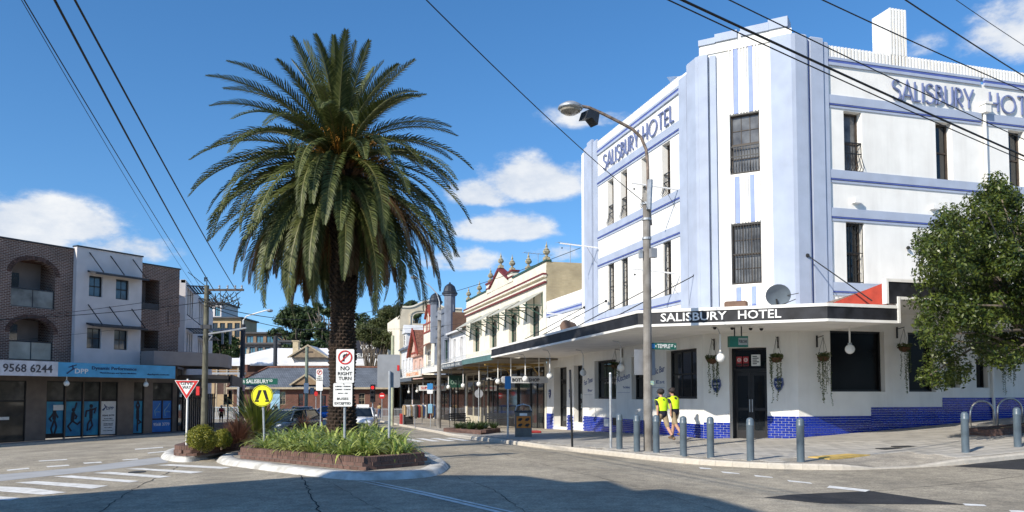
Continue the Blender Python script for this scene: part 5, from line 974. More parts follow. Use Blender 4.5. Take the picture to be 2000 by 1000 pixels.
# bicycle hoops and low brick bed at right
for i, (u0, u1, v, lb) in enumerate(((1892, 1947, 838, 'left steel bicycle hoop beside the low brick bed'), (1945, 2002, 832, 'right steel bicycle hoop by the low brick bed'))):
    P = gnd((u0+u1)/2, v+2, .13); d = (P-CAM) @ _fw/F; wd = (u1-u0)*d/2*.9; b = MB(); pts = [(-wd, 0, -.1), (-wd, 0, .55)]+[(wd*cos(t), 0, .55+.38*sin(t)) for t in np.linspace(pi*.95, pi*.05, 9)]+[(wd, 0, .55), (wd, 0, -.1)]; tag(b.tube(pts, .03, 8).build('bicycle_hoop', mat('stainless', (.55, .53, .5), .3, .1, 5, metal=.8), None, True, P, -.2), lb, 'bike rack', 'bicycle hoops')
p0 = gnd(1934, 853, .13)[:2]; PL4 = [tuple(p0), (p0[0]+3.2, p0[1]-.15), (p0[0]+3.3, p0[1]+.9), (p0[0]+.1, p0[1]+1.0)]; planter(PL4, 'low brick tree bed at the right picture edge', 120, .13, 1)
# ------------------------------------------------------------------ globe lamps under the awnings
def lamp_me():
    b = MB(); b.sphere((0, 0, 0), .15, 16, 10); return b.build('x', GLOBE, smooth=True).data
gm = lamp_me(); bpy.data.objects.remove(bpy.data.objects['x'])
def globe(P, ztop, label, bend=None, grp='globe lamps hanging from the awnings'):
    o = thing('globe_lamp', label, 'lamp', tuple(P), 0, grp); link(gm, 'globe', o, (0, 0, 0)); h = ztop-P[2]
    MB().cyl((0, 0, .13), (0, 0, .2), .06, n=8).build('gallery', GALV, o); MB().cyl((0, 0, .2), (0, 0, min(.75, h)), .028, n=6).build('stem', TR, o)
    if bend and h > .75: MB().tube([(0, 0, .7), (0, 0, h-.25), (bend*.3, 0, h-.06), (bend, 0, h-.04)], .015, 5).build('gooseneck', GALV, o)
    elif h > .75: MB().cyl((0, 0, .74), (0, 0, h), .015, n=5).build('rod', GALV, o)
for u, v, lb in ((876, 756, 'white globe lamp under the far awning, leftmost near the shop planter'), (904.6, 753, 'white globe lamp beside the dark green shop sign'), (935.6, 750, 'white globe lamp above the round sign'), (972.6, 745, 'white globe lamp left of the bottle shop sign')):
    P = onX(u, v, -3.2); globe(P, 3.57, lb)
for u, v, X, lb in ((1026, 740, -3.0, 'white globe lamp in front of the bottle shop sign'), (1074, 734, -2.9, 'white globe lamp at the right end of the bottle shop sign'), (1139, 728, -1.4, 'white globe lamp between bottle shop door and first hotel window'), (1213, 718, -1.9, 'white globe lamp above the painted kitchen lettering')): P = onX(u, v, X); globe(P, az(P[1])-.03, lb, -.35)
P = onY(1407, 699, -1.0); globe(P, 3.87, 'white globe lamp left of the hotel corner door', -.3); P = onY(1660, 682, -2.2); globe(P, 3.87, 'white globe lamp in front of the large black hotel window', .3)
for u, v, lb in ((798.6, 765.5, 'far white globe lamp under the end shop awning, left one'), (814.7, 764, 'far white globe lamp under the end shop awning, right one')): P = onX(u, v, -2.4); globe(P, 3.0, lb)
for u, v, lb in ((130, 749, 'white globe lamp under the blue sign board, left one'), (285, 751, 'white globe lamp under the blue sign board, right one')):
    n_ = Vector((LD[1], -LD[0])); q = Vector(LA(0, 2.3)); d = ray(u, v); tt = ((q[0]-CAM[0])*n_[0]+(q[1]-CAM[1])*n_[1])/(d[0]*n_[0]+d[1]*n_[1]); globe(CAM+d*tt, 2.76, lb, grp='globe lamps hanging from the awnings')
# ------------------------------------------------------------------ signs and fittings on the hotel
def shield(M, x, z, label, words):
    P = M @ Vector((x, -.03, z)); o = thing('shield_sign', label, 'sign', P, M.to_euler()[2]); S_ = [(-.15, .2), (-.07, .24), (0, .21), (.07, .24), (.15, .2), (.17, .0), (.1, -.16), (0, -.27), (-.1, -.16), (-.17, 0)]
    MB().prism(S_, -.015, .02).build('plate', mat('shield_navy', (.012, .03, .16), .35, .1, 5), o); MB().ribbon([(a*.9, b*.9) for a, b in S_], .012, -.019, -.0152, True).build('border', mat('shield_line', (.35, .4, .55), .5), o); t = MB(); text(t, words[0], -.12, .12, .03, .10, -.02, -.0155); text(t, words[1], -.08, .08, -.08, -.02, -.02, -.0155); t.build('lettering', SIGNW, o)
shield(MC, .48, 2.03, 'navy shield sign left of the hotel corner door', ('SALISBURY', 'HOTEL')); shield(MC, 2.62, 2.06, 'navy shield sign right of the hotel corner door', ('THURSDAY', 'STEAK')); shield(ML, -19.4, 1.75, 'navy shield sign at the far end of the hotel wall', ('BOTTLE', 'SHOP')); shield(ML, -16.05, 1.75, 'navy shield sign between the two bottle shop doors', ('BOTTLE', 'SHOP'))
SCRIPT = mat('painted_blue_script', (.10, .14, .30), .7, .2, 8)
def painted(x0, x1, zc, words, lab):
    t = MB(ML); h = .26
    for i, w_ in enumerate(words):
        Vt, Fc = text_verts(w_); k = i*.0; sc = 1 if i == 0 else .5; a0, a1 = (x0, x1) if i == 0 else (x0+(x1-x0)*.45, x1); zz = zc-.30*i
        t.add([(a0+(a1-a0)*a, -.003-.003*c, zz+h*sc*b_+.18*a*(1 if i == 0 else .0)) for a, b_, c in Vt], Fc)
    t.box(x0, x1, -.006, -.003, zc-.46, zc-.45); t.build('painted_lettering', SCRIPT, hotel)['label'] = lab
painted(-14.1, -12.95, 2.15, ('Fast Times', 'Bar'), 'blue painted script beside the bottle shop door'); painted(-9.95, -8.6, 2.25, ('Kitchen', 'The Salisbury'), 'blue painted kitchen lettering between windows'); painted(-6.65, -5.3, 2.45, ('Public Bar', 'Est'), 'blue painted public bar lettering')
P = onX(1025, 740, -2.0); bs = thing('hanging_shop_sign', 'long grey light box sign reading BOTTLE SHOP under the awning', 'sign', (-2.05, 17.3, 2.93), 0)
L0 = onY(980, 740, 17.3)[0]+2.05; L1 = onY(1070, 740, 17.3)[0]+2.05; zz = onY(1025, 741, 17.3)[2]-2.93
MB().prism(arc(L1-.1, zz+.06, .1, .1, 0, 90, 4)+arc(L0+.1, zz+.06, .1, .1, 90, 180, 4)+arc(L0+.1, zz-.1, .1, .1, 180, 270, 4)+arc(L1-.1, zz-.1, .1, .1, 270, 360, 4), -.08, .08).build('light_box', mat('light_box', (.52, .53, .54), .4), bs); text(MB(), 'BOTTLE SHOP', L0+.55, L1-.5, zz-.12, zz+.06, -.1, -.081).build('lettering', BLACK, bs)
for x in (L0+.5, L1-.5): MB().cyl((x, 0, zz+.15), (x, 0, az(17.3)-2.93), .025, n=6).build('hanger', TR, bs)
pb = thing('public_bar_sign', 'small green box sign reading PUBLIC BAR under the hotel awning', 'sign', tuple(onY(1441, 668, -1.2)), -.25); MB().box(-.29, .29, -.12, .12, -.16, .18).build('box', mat('sign_green', (.012, .15, .10), .5, .1, 4), pb); o = MB().box(-.02, .27, -.132, -.121, -.1, .12).build('face', mat('sign_face', (.35, .36, .33), .5), pb); text(MB(), 'PUBLIC BAR', .0, .25, -.04, .06, -.138, -.1325).build('lettering', BLACK, o); MB().cyl((-.1, 0, .18), (-.1, 0, 3.86-pb.location[2]), .02, n=6).cyl((.12, 0, .18), (.12, 0, 3.86-pb.location[2]), .02, n=6).build('hanger', IRON, pb)
# hanging baskets
LEAFV = leaf_mat('vine_leaf', (.05, .085, .02), (.11, .13, .035)); BASK = mat('coir_basket', (.10, .05, .025), .9, .2, 20, .6, 60)
def basket(M, x, z, label, seed, trail=1.4):
    r = random.Random(seed); P = M @ Vector((x, -.36, z)); o = thing('hanging_basket', label, 'plant', P, M.to_euler()[2], 'hanging baskets on the hotel wall')
    MB().lathe([(.04, -.16), (.15, -.12), (.2, -.02), (.2, .02)], 12).build('basket', BASK, o); MB().box(-.02, .02, .30, .345, .35, .75).tube([(0, .3, .68), (0, -.02, .72)], .014, 5).build('bracket', IRON, o)
    c = MB()
    for k in range(3): c.tube([(.19*cos(k*2.1), .19*sin(k*2.1), .02), (0, 0, .68)], .006, 3)
    c.build('chain', IRON, o); f = MB()
    def leaf(p, s):
        a = r.uniform(0, 6.3); t = r.uniform(-.9, .9); d = Vector((cos(a), sin(a), t)).normalized(); u_ = d.orthogonal().normalized()*s*.45; p = Vector(p); f.add([p, p+d*s*.5+u_, p+d*s, p+d*s*.5-u_], [(0, 1, 2, 3)])
    for k in range(260): a = r.uniform(0, 6.3); q = r.random()**.5*.22; leaf((q*cos(a), q*sin(a), r.uniform(-.02, .14)), r.uniform(.04, .08))
    for k in range(9):
        a = r.uniform(0, 6.3); L_ = trail*r.uniform(.4, 1); x_, y_ = .2*cos(a), .2*sin(a)*.8; n = int(L_/.035); pts = []
        for i in range(n): x_ += r.uniform(-.012, .012); zz = -i*.035; pts.append((x_, y_, zz)); leaf((x_, y_, zz), r.uniform(.035, .06)); (leaf((x_, y_, zz), .045) if r.random() < .6 else None)
        if len(pts) > 2: f.tube(pts[::4], .004, 3)
    tag(f.build('foliage', LEAFV, o), kind='stuff')
basket(MC, .42, 2.95, 'hanging basket with trailing vine left of the corner door', 1); basket(MC, 2.62, 2.95, 'hanging basket with trailing vine right of the corner door', 2, 1.6); basket(MR, 3.05, 2.98, 'hanging basket with long vine left of the large black window', 3, 1.7); basket(MR, 6.38, 3.35, 'hanging basket with long vine between the two right windows', 4, 1.7); basket(MR, 11.0, 3.0, 'hanging basket partly behind the street tree', 5, 1.4); basket(ML, -9.35, 3.0, 'hanging basket beside the first hotel window', 6, .7)
# satellite dish, speakers, flagpoles, aerials, cameras
sd_ = thing('satellite_dish', 'grey satellite dish standing on the hotel awning', 'satellite dish', (-.1, -1.6, 4.5), 0); dq = onY(1520, 577, -1.6)-np.array([-.1, -1.6, 4.5]); b = MB(frame(tuple(dq), -.2)); R_ = .42; rings = 5; vs_ = [(0, .1, 0)]; fs_ = []
for i in range(1, rings+1):
    for k in range(20): a = 2*pi*k/20; rr = R_*i/rings; vs_.append((rr*cos(a), .1-.1*(i/rings)**2, rr*.88*sin(a)))
fs_ = [(0, 1+k, 1+(k+1) % 20) for k in range(20)]+[(1+(i-1)*20+k, 1+i*20+k, 1+i*20+(k+1) % 20, 1+(i-1)*20+(k+1) % 20) for i in range(1, rings) for k in range(20)]
b.M = frame(tuple(dq), -.25) @ Matrix.Rotation(radians(28), 4, 'X') @ Matrix.Rotation(radians(25), 4, 'Y'); b.add(vs_, fs_); b.build('dish', mat('dish_grey', (.12, .15, .18), .5, .08, 4), sd_, True); MB().tube([tuple(dq+np.array([0, .1, -.1])), (dq[0]+.05, .1, .0)], .03, 6).tube([tuple(dq+np.array([.0, .05, -.35])), tuple(dq+np.array([.35, -.4, -.15]))], .015, 5).tube([tuple(dq+np.array([.3, -.05, 0])), tuple(dq+np.array([.5, -.35, .05]))], .012, 5).build('mount', IRON, sd_)
for P, rz_, lb in ((onX(1113, 630, -2.6), .5, 'brown drum speaker on the hotel awning near the cream shops'), (onY(1438, 620, -1.9), -.7, 'brown box speaker on the hotel awning above the lettering')):
    z0 = az(P[1])+.42; o = thing('outdoor_speaker', lb, 'speaker', (P[0], P[1], z0), rz_); big = rz_ > 0
    if big: MB().cyl((-.3, 0, .42), (.25, .12, .36), .27, .27, 14).build('drum', mat('speaker_brown', (.15, .085, .055), .6, .1, 4), o); MB().cyl((0, 0, -.1), (0, 0, .2), .04).build('stand', IRON, o)
    else: MB().bbox(-.34, .34, -.14, .14, -.02, .24, .04).build('box', MATS['speaker_brown'], o)
for y, z, lb in ((12.0, 8.75, 'white flagpole bracket at the far hotel corner'), (3.9, 9.55, 'white flagpole bracket beside the upper windows'), (3.9, 6.3, 'white flagpole bracket beside the lower windows'), (13.9, 5.6, 'white flagpole bracket above the far awning')):
    o = thing('flagpole_bracket', lb, 'pole', (-.1, y, z)); MB().tube([(0, 0, 0), (-1.9, 0, .12)], .03, 6).build('arm', TR, o); MB().tube([(-.05, 0, -.75), (-.55, 0, .03)], .008, 4).sphere((-1.8, 0, -.1), .04, 6, 4).build('stay', IRON, o)
def aerial(P, label, h, n=6, rz_=0., L_=.9):
    o = thing('tv_aerial', label, 'aerial', P, rz_); MB().cyl((0, 0, 0), (0, 0, h), .022, n=6).build('mast', GALV, o); a = MB().box(-L_/2, L_/2, -.012, .012, h-.03, h)
    for i in range(n): x = -L_/2+L_*i/(n-1); a.box(x-.008, x+.008, -.35+.03*i, .35-.03*i, h, h+.014)
    a.build('boom', GALV, o)
aerial((1.6, 7.2, 13.2), 'small tilted television aerial on the hotel roof', 2.1, 7, 1.1, .7); aerial((2.2, 22, 8.3), 'wide television aerial above the cream shops, right one', 2.6, 7, .3, 1.8); aerial((2.4, 29, 8.3), 'wide television aerial above the cream shops, left one', 3.2, 7, .2, 2.2)
for k, (u, v) in enumerate(((1396, 639), (1430, 638), (1466, 637), (1487, 636))): P = onY(u, v, -1.3); P[2] = 3.87; o = thing('dome_camera', ['leftmost small ceiling camera under the hotel awning', 'second small ceiling camera under the hotel awning', 'third small ceiling camera under the hotel awning', 'rightmost small ceiling camera under the hotel awning'][k], 'camera', tuple(P)); MB().cyl((0, 0, -.06), (0, 0, 0), .09, n=12).build('base', TR, o); MB().sphere((0, 0, -.08), .06, 10, 6).build('dome', BLACK, o)

# hanging and fascia signs along the shops, and goods set out on the path
def hang_sign(label, u0, u1, v0, v1, Y, m, words, tm, ztop=3.45):
    a, b = onY(u0, v1, Y), onY(u1, v0, Y); o = thing('hanging_shop_sign', label, 'sign', (a[0], Y, a[2]), 0); w_, h_ = b[0]-a[0], b[2]-a[2]
    MB().box(0, w_, -.05, .05, 0, h_).build('panel', m, o); text(MB(), words, w_*.08, w_*.92, h_*.25, h_*.78, -.065, -.051).build('lettering', tm, o)
    for x in (w_*.15, w_*.85): MB().cyl((x, 0, h_), (x, 0, max(h_+.05, ztop-a[2])), .02, n=5).build('hanger', GALV, o)
hang_sign('dark green hanging shop sign with ornate lettering beside the planter', 877, 908, 733, 757, 33, DGREEN, 'oaks', mat('pale_green_print', (.2, .3, .24), .6)); hang_sign('white supermarket sign with red letters behind the lamp pole', 818, 871, 753, 763, 44, SIGNW, 'SUPERMARKET', RB, 3.2); hang_sign('small black hanging sign with white letters left of the bottle shop sign', 947, 984, 736, 744, 23, BLACK, 'PLAY', SIGNW); hang_sign('small grey hanging sign at the far end of the shop row', 788, 806, 738, 748, 56, SIGNG, 'CAFE', SIGNW, 3.0)
CL_ = [mat('cloth_white', (.6, .58, .55), .9), mat('cloth_red', (.35, .04, .04), .9), mat('cloth_blue', (.05, .09, .2), .9), mat('cloth_dark', (.03, .03, .03), .9), mat('cloth_tan', (.4, .28, .15), .9)]
for k, (u, v, lb) in enumerate(((806, 829, 'clothes rack with white garments outside the far shop'), (830, 832, 'clothes rack with dark garments behind the blue sign post'))):
    P = gnd(u, v, .13); o = thing('clothes_rack', lb, 'rack', tuple(P), .3); MB().tube([(-.8, 0, 0), (-.8, 0, 1.5), (.8, 0, 1.5), (.8, 0, 0)], .025, 6).build('frame', GALV, o); r = random.Random(k)
    for i in range(9): x = -.7+i*.17; MB().prism([(x-.06, .5+r.uniform(0, .3)), (x+.06, .5+r.uniform(0, .3)), (x+.07, 1.35), (x, 1.47), (x-.07, 1.35)], -.22, .22).build('garment', CL_[(i*(k+2)+k*3) % 5 if k else (0 if i % 3 else 4)], o)
for u, v, m_, lb in ((790, 828, CL_[1], 'red goods crate by the far shop'), (797, 829, CL_[3], 'black display stand by the far shop'), (1040, 846, CL_[1], 'low red doormat tray at the bottle shop end')):
    P = gnd(u, v, .13); h_ = .12 if 'mat' in lb else .8; b = MB().bbox(-.35, .35, -.3, .3, 0, h_, .03); b.box(-.3, .3, -.33, -.301, h_*.3, h_*.75); tag(b.build('display_crate', m_, None, loc=tuple(P)), lb, 'crate')
mc = gnd(268, 922.5); tag(MB().lathe([(.19, -.01), (.19, .009), (.17, .012), (.01, .012)], 20).build('manhole_cover', mat('cast_iron', (.04, .04, .04), .6, .2, 20), None, loc=(mc[0], mc[1], gz(mc[0], mc[1])+.004)), 'round iron manhole cover on the zebra crossing', 'manhole')
for u, v, lb in ((1740, 876, 'dark drain cover in the hotel footpath, left one'), (1770, 872, 'dark drain cover in the hotel footpath, right one')):
    P = gnd(u, v, .135); tag(MB().bbox(-.35, .35, -.2, .2, -.01, .012, .01).build('drain_cover', MATS['cast_iron'], None, loc=tuple(P)), lb, 'drain')
for u0, u1, v0, v1, lb in ((1180, 1189, 818, 832, 'white vent grille low on the blue tiled wall, left one'), (1197, 1203, 816, 830, 'dark vent grille low on the blue tiled wall, right one')):
    a, b = onX(u0, v1, -.03), onX(u1, v0, -.03); MB().box(-.045, -.02, b[1], a[1], a[2], b[2]).build('wall_vent', SIGNW if u0 < 1190 else BLACK, hotel)
# ------------------------------------------------------------------ signs on the islands
def tri(cx, cz, r, up=1): return [(cx-r, cz+up*r*.58), (cx+r, cz+up*r*.58), (cx, cz-up*r*1.16)]
gw = Post('give_way_sign', 'red and white give way triangle on a white post', 'sign', 364, 876, .3); gw.pole(740, .028, TR)
cx, r = gw.x(364), (388-340)/2*gw.s; zt = gw.z(743); zb_ = gw.z(781)
def rtri(s): 
    c = (zt*2+zb_)/3; return [(cx+(a-cx)*s, c+(b-c)*s) for a, b in ((cx-r, zt), (cx+r, zt), (cx, zb_))]
o = MB().prism(rtri(1.0)[::-1], -.06, -.05).build('plate', SIGNW, gw.o); MB().prism(rtri(.93)[::-1], -.064, -.0605).build('red_border', RB, o); MB().prism(rtri(.62)[::-1], -.068, -.0645).build('white_centre', SIGNW, o); t = MB(); c = (zt*2+zb_)/3; text(t, 'GIVE', cx-.17, cx+.17, c+.05, c+.14, -.073, -.0685); text(t, 'WAY', cx-.12, cx+.12, c-.06, c+.03, -.073, -.0685); t.build('lettering', BLACK, o)
# pedestrian crossing disc with street blade
pc = Post('pedestrian_crossing_sign', 'round yellow pedestrian crossing sign with walking legs on the island', 'sign', 517, 868, .42); pc.pole(745, .03, GALV, lean=pc.x(511))
dc = (pc.x(512), pc.z(773)); R_ = 21*pc.s; o = MB().prism([(dc[0]+R_*cos(t), dc[1]+R_*sin(t)) for t in np.linspace(0, 2*pi, 33)[:-1]], -.07, -.055).build('disc', YEL, pc.o); MB().ribbon([(dc[0]+R_*.93*cos(t), dc[1]+R_*.93*sin(t)) for t in np.linspace(0, 2*pi, 33)[:-1]], .012, -.074, -.0705, True).build('rim_line', BLACK, o)
l = MB()
for sg in (-1, 1):
    X = lambda q: dc[0]+sg*q*R_; Z = lambda q: dc[1]+q*R_
    l.add([(X(.04), -.075, Z(.52)), (X(.34), -.075, Z(.52)), (X(.62), -.075, Z(-.38)), (X(.36), -.075, Z(-.38))], [(0, 1, 2, 3) if sg < 0 else (3, 2, 1, 0)]); l.add([(X(.30), -.0755, Z(-.42)), (X(.66), -.0755, Z(-.40)), (X(.68), -.0755, Z(-.56)), (X(.30), -.0755, Z(-.58))], [(0, 1, 2, 3) if sg < 0 else (3, 2, 1, 0)])
l.build('legs_symbol', BLACK, o)
sbl = thing('street_name_sign', 'green street name blade reading SALISBURY RD above the yellow disc', 'sign', (pc.P[0], pc.P[1], pc.P[2]+pc.z(751)), -YAW+.12); x0, x1 = pc.x(474), pc.x(540); MB().box(x0, x1, -.03, -.01, 0, .16).build('blade', SGREEN, sbl); t = MB(); text(t, 'SALISBURY', x0+.09, x1-.23, .03, .135, -.036, -.0305); text(t, 'RD', x1-.21, x1-.13, .07, .135, -.036, -.0305); text(t, 'N', x0+.01, x0+.05, .03, .12, -.036, -.0305); t.build('lettering', SIGNW, sbl); MB().cyl((pc.x(511), 0, -.1), (pc.x(511), 0, .06), .025).build('clamp', GALV, sbl)
# no right turn
nr = Post('no_right_turn_sign', 'tall white no right turn sign in front of the palm trunk', 'sign', 673, 874, .42); nr.pole(690, .032, GALV, lean=nr.x(672))
def nrt(post, u0, u1, v0, v1, full=True):
    o = post.panel(u0, u1, v0, v1, SIGNW, 'sign_panel', -.075); x0, x1, z1, z0 = post.x(u0), post.x(u1), post.z(v0), post.z(v1); w = x1-x0; c = ((x0+x1)/2, z1-w*.46); R = w*.36
    MB().ribbon([(c[0]+R*cos(t), c[1]+R*sin(t)) for t in np.linspace(0, 2*pi, 25)[:-1]], w*.075, -.085, -.0755, True).ribbon([(c[0]-R*.7, c[1]-R*.7), (c[0]+R*.7, c[1]+R*.7)], w*.06, -.088, -.0756).build('red_ring', RB, o); a = MB(); a.ribbon([(c[0]-w*.08, c[1]-w*.22), (c[0]-w*.08, c[1]+w*.06)]+arc(c[0]-w*.02, c[1]+w*.06, w*.06, w*.08, 180, 90, 4)+[(c[0]+w*.08, c[1]+w*.14)], w*.085, -.083, -.0757); a.add([(c[0]+w*.06, -.083, c[1]+w*.04), (c[0]+w*.22, -.083, c[1]+w*.14), (c[0]+w*.06, -.083, c[1]+w*.24)], [(0, 1, 2)]); a.build('arrow', BLACK, o)
    t = MB(); zz = z1-w*.95
    for s, k, h in (('NO', .5, .24), ('RIGHT', .8, .19), ('TURN', .72, .19)): h *= w; text(t, s, (x0+x1)/2-w*k/2, (x0+x1)/2+w*k/2, zz-h, zz, -.082, -.0755); zz -= h+w*.08
    t.build('lettering', BLACK, o); return o
nrt(nr, 656, 691, 682, 748); o = nr.panel(651, 688, 748.5, 794, SIGNW, 'times_panel', -.075); t = MB(); x0, x1 = nr.x(651), nr.x(688); w = x1-x0
for s, v, k, h in (('6:00AM - 10:00AM', 755, .8, .055), ('3:00PM - 7:00PM', 761, .8, .055), ('MON - FRI', 768.5, .5, .05), ('BUSES', 779, .6, .11), ('EXCEPTED', 788, .85, .11)): text(t, s, (x0+x1)/2-w*k/2, (x0+x1)/2+w*k/2, nr.z(v)-h*w/2, nr.z(v)+h*w/2+.005, -.082, -.0755)
t.build('lettering', BLACK, o); f = MB()
for u, v in ((675, 686), (671, 750), (670, 790)): f.cyl((nr.x(u), -.09, nr.z(v)), (nr.x(u), -.07, nr.z(v)), .012, n=8)
tag(f.build('bolt', DARKM, nr.o), kind='stuff')
sb_ = Post('road_sign', 'large grey sign panel seen from behind on a steel post', 'sign', 760, 872, .42); sb_.pole(725, .035, GALV); o = sb_.panel(735, 780, 692, 757, SIGNG, 'panel_back', .05, .012, .05); sb_.panel(774, 778.5, 713, 724, RB, 'sticker', .04, .004, .005)
n2_ = Post('no_right_turn_sign', 'small tilted no right turn sign beyond the palm island', 'sign', 626, 840, .4, P=(*dep(626, 840, 33)[:2], gz(*dep(626, 840, 33)[:2])+.1)); n2_.v = 770+(1.72-n2_.P[2])/n2_.s; n2_.pole(730, .03, GALV); nrt(n2_, 617, 630, 721, 743); n2_.panel(617, 630, 743.5, 763, SIGNW, 'times_panel', -.07)
# ------------------------------------------------------------------ the station at the end of the street and the hill behind
RBR = brick_mat('station_brick', (.15, .055, .035), (.11, .04, .028), (.16, .12, .10)); TILEG = None
def tile_roof_mat(name, c, row=.35, wd=.28):
    m = brick_mat(name, c, tuple(x*.8 for x in c), tuple(x*.35 for x in c), wd, row, .03, .6, 'xy', .4); return m
GTILE = tile_roof_mat('grey_roof_tile', (.15, .17, .20)); WMETAL = mat('white_metal_roof', (.72, .71, .70), .5, .06, .6); CREAMT = mat('cream_trim', (.36, .30, .21), .7)
D0 = 98
def wp(u, v, D=D0): return dep(u, v, D)
sta = thing('station_building', 'red brick station building with grey tiled roof and small gable', 'building', (*wp(540, 818)[:2], -1.1), -YAW); s = D0/F
X = lambda u: (u-540)*s
Z = lambda v, D=D0: 1.72+(770-v)*D/F+1.1
zb0, ze, zr = -.6, Z(757), Z(716); x0, x1 = X(455), X(760)
ws = [(X(546), X(557), Z(790), Z(765), .2), (X(582), X(592), Z(818), Z(768), .2), (X(625), X(637), Z(818), Z(772), .2), (X(700), X(712), Z(790), Z(768), .2)]
MB().wall(x0, x1, zb0, ze+.1, ws, .2).add([(x1, 0, zb0), (x1, 7, zb0), (x1, 7, ze), (x1, 0, ze)], [(0, 1, 2, 3)]).add([(x0, 0, zb0), (x0, 7, zb0), (x0, 7, ze), (x0, 0, ze)], [(3, 2, 1, 0)]).build('wall', RBR, sta)
for h in ws: sash(Matrix(), *h[:4], .12, sta, 2, 3, GLASS, CREAMT if h[3]-h[2] < 2.5 else DRED)
rx0, rx1 = x0-.6, x1+.6; dpth = 7; R_ = MB(); hipx = x0+3.2
R_.add([(rx0, -.7, ze), (rx1, -.7, ze), (rx1, dpth/2, zr), (hipx, dpth/2, zr), (rx0, dpth+.7, ze), (rx1, dpth+.7, ze)], [(0, 1, 2, 3), (4, 0, 3), (5, 4, 3, 2)]); R_.build('roof', GTILE, sta)
MB().box(rx0, rx1, -.78, -.68, ze-.2, ze+.04).build('gutter', CREAMT, sta); MB().tube([(hipx, dpth/2, zr+.05), (rx1, dpth/2, zr+.05)], .13, 5).tube([(rx0, -.7, ze+.05), (hipx, dpth/2, zr+.05)], .13, 5).build('ridge_tiles', TCOTTA, sta)
gx_ = X(600); gw_ = 2.0; gzv = Z(731)
g = MB(); g.add([(gx_-gw_, -.75, ze+.35), (gx_+gw_, -.75, ze+.35), (gx_, -.75, gzv), (gx_, 2.6, gzv), (gx_-gw_, .6, ze+.35), (gx_+gw_, .6, ze+.35)], [(0, 2, 3, 4), (1, 5, 3, 2)]); o = g.build('gablet', GTILE, sta); MB().add([(gx_-gw_+.2, -.7, ze+.35), (gx_+gw_-.2, -.7, ze+.35), (gx_, -.7, gzv-.15)], [(0, 1, 2)]).build('gable_face', mat('gable_brown', (.22, .15, .09), .8), o); MB().ribbon([(gx_-gw_, ze+.3), (gx_, gzv), (gx_+gw_, ze+.3)], .18, -.9, -.72).build('barge_board', CREAMT, o)
MB().box(X(463), X(475), 1.2, 2.2, zr-.6, zr+.3).build('chimney', RBR, sta); MB().box(X(528), X(546), -.06, 0, Z(800), Z(758)).build('information_board', mat('blue_info', (.25, .42, .55), .5, .3, 1.2), sta)
MB().box(X(548), X(565), -.05, 0, Z(790), Z(762)).v
pf = thing('picket_fence', 'long pale railing fence in front of the station', 'fence', (*wp(650, 818, 94)[:2], -1.05), -YAW); sf_ = 94/F
for a, b in ((-40, 60), (40, 150)): MB().box(a*sf_, b*sf_-.01, -.03, .03, .95, 1.03).box(a*sf_, b*sf_-.01, -.03, .03, .15, .22).build('rail', SIGNG, pf)
pk = MB().box(-.03, .03, -.02, .02, 0, 1.1).build('x', SIGNG).data; bpy.data.objects.remove(bpy.data.objects['x'])
for i in range(72): link(pk, 'picket', pf, (-40*sf_+i*.16, 0, .05))
pf2 = thing('picket_fence', 'pale steel railing behind the person in red', 'fence', (*wp(407, 815, 84)[:2], -.95), -YAW)
MB().box(0, 4.5, -.03, .03, 1.25, 1.33).box(0, 4.5, -.03, .03, .1, .17).build('rail', GALV, pf2)
pk2 = MB().box(-.025, .025, -.02, .02, 0, 1.3).build('x', GALV).data; bpy.data.objects.remove(bpy.data.objects['x'])
for i in range(30): link(pk2, 'picket', pf2, (i*.15, 0, .02))
tf = thing('timber_fence', 'grey timber paling fence behind the traffic light', 'fence', (*wp(690, 805, 112)[:2], -1.1), -YAW); sf_ = 112/F
for i in range(46): MB().box(i*.21-.1, i*.21+.1, 0, .03, 0, 2.3+random.uniform(-.03, .03)).build('paling', mat('grey_paling', (.17, .155, .14), .9, .2, 2, rnd=.15), tf)
# white platform roofs
D1 = 118; wr = thing('platform_building', 'long platform building with white metal roof and cream gable', 'building', (*wp(540, 800, D1)[:2], -1.2), -YAW); s = D1/F; X = lambda u: (u-540)*s; Z = lambda v: 1.72+(770-v)*s+1.2
MB().box(X(415), X(790), .6, 8, Z(770), Z(712)).build('wall', mat('dark_brick_wall', (.09, .05, .04), .85, .2, 1), wr)
r_ = MB(); e0, e1 = Z(711), Z(676); r_.add([(X(395), -.4, e0), (X(800), -.4, e0), (X(790), 5, e1), (X(510), 5, e1), (X(795), 10, e0), (X(395), 10, e0)], [(0, 1, 2, 3), (3, 2, 4, 5), (0, 3, 5)]); r_.box(X(395), X(800), -.5, -.38, e0-.25, e0+.02); r_.build('roof', WMETAL, wr)
g = MB(); gx_, gw_ = X(602), 3.0; g.add([(gx_-gw_, -.6, Z(698)), (gx_+gw_, -.6, Z(698)), (gx_, -.6, Z(674)), (gx_, 5, Z(674)), (gx_-gw_, 3, Z(698)), (gx_+gw_, 3, Z(698))], [(0, 2, 3, 4), (1, 5, 3, 2)]); o = g.build('gable_roof', WMETAL, wr); MB().add([(gx_-gw_+.2, -.55, Z(698)), (gx_+gw_-.2, -.55, Z(698)), (gx_, -.55, Z(675.5))], [(0, 1, 2)]).build('gable_face', mat('gable_tan', (.24, .18, .12), .8), o); MB().ribbon([(gx_-gw_, Z(698.5)), (gx_, Z(674.5)), (gx_+gw_, Z(698.5))], .22, -.8, -.58).build('barge_board', CREAMT, o)
MB().box(X(559), X(570), 3, 4, Z(690), Z(664)).box(X(557), X(572), 2.9, 4.1, Z(664), Z(662)).build('chimney', mat('sandstone', (.42, .34, .22), .8, .1, 2), wr); MB().box(X(466), X(471), 3, 4, Z(705), Z(680)).build('chimney', CREAMT, wr)
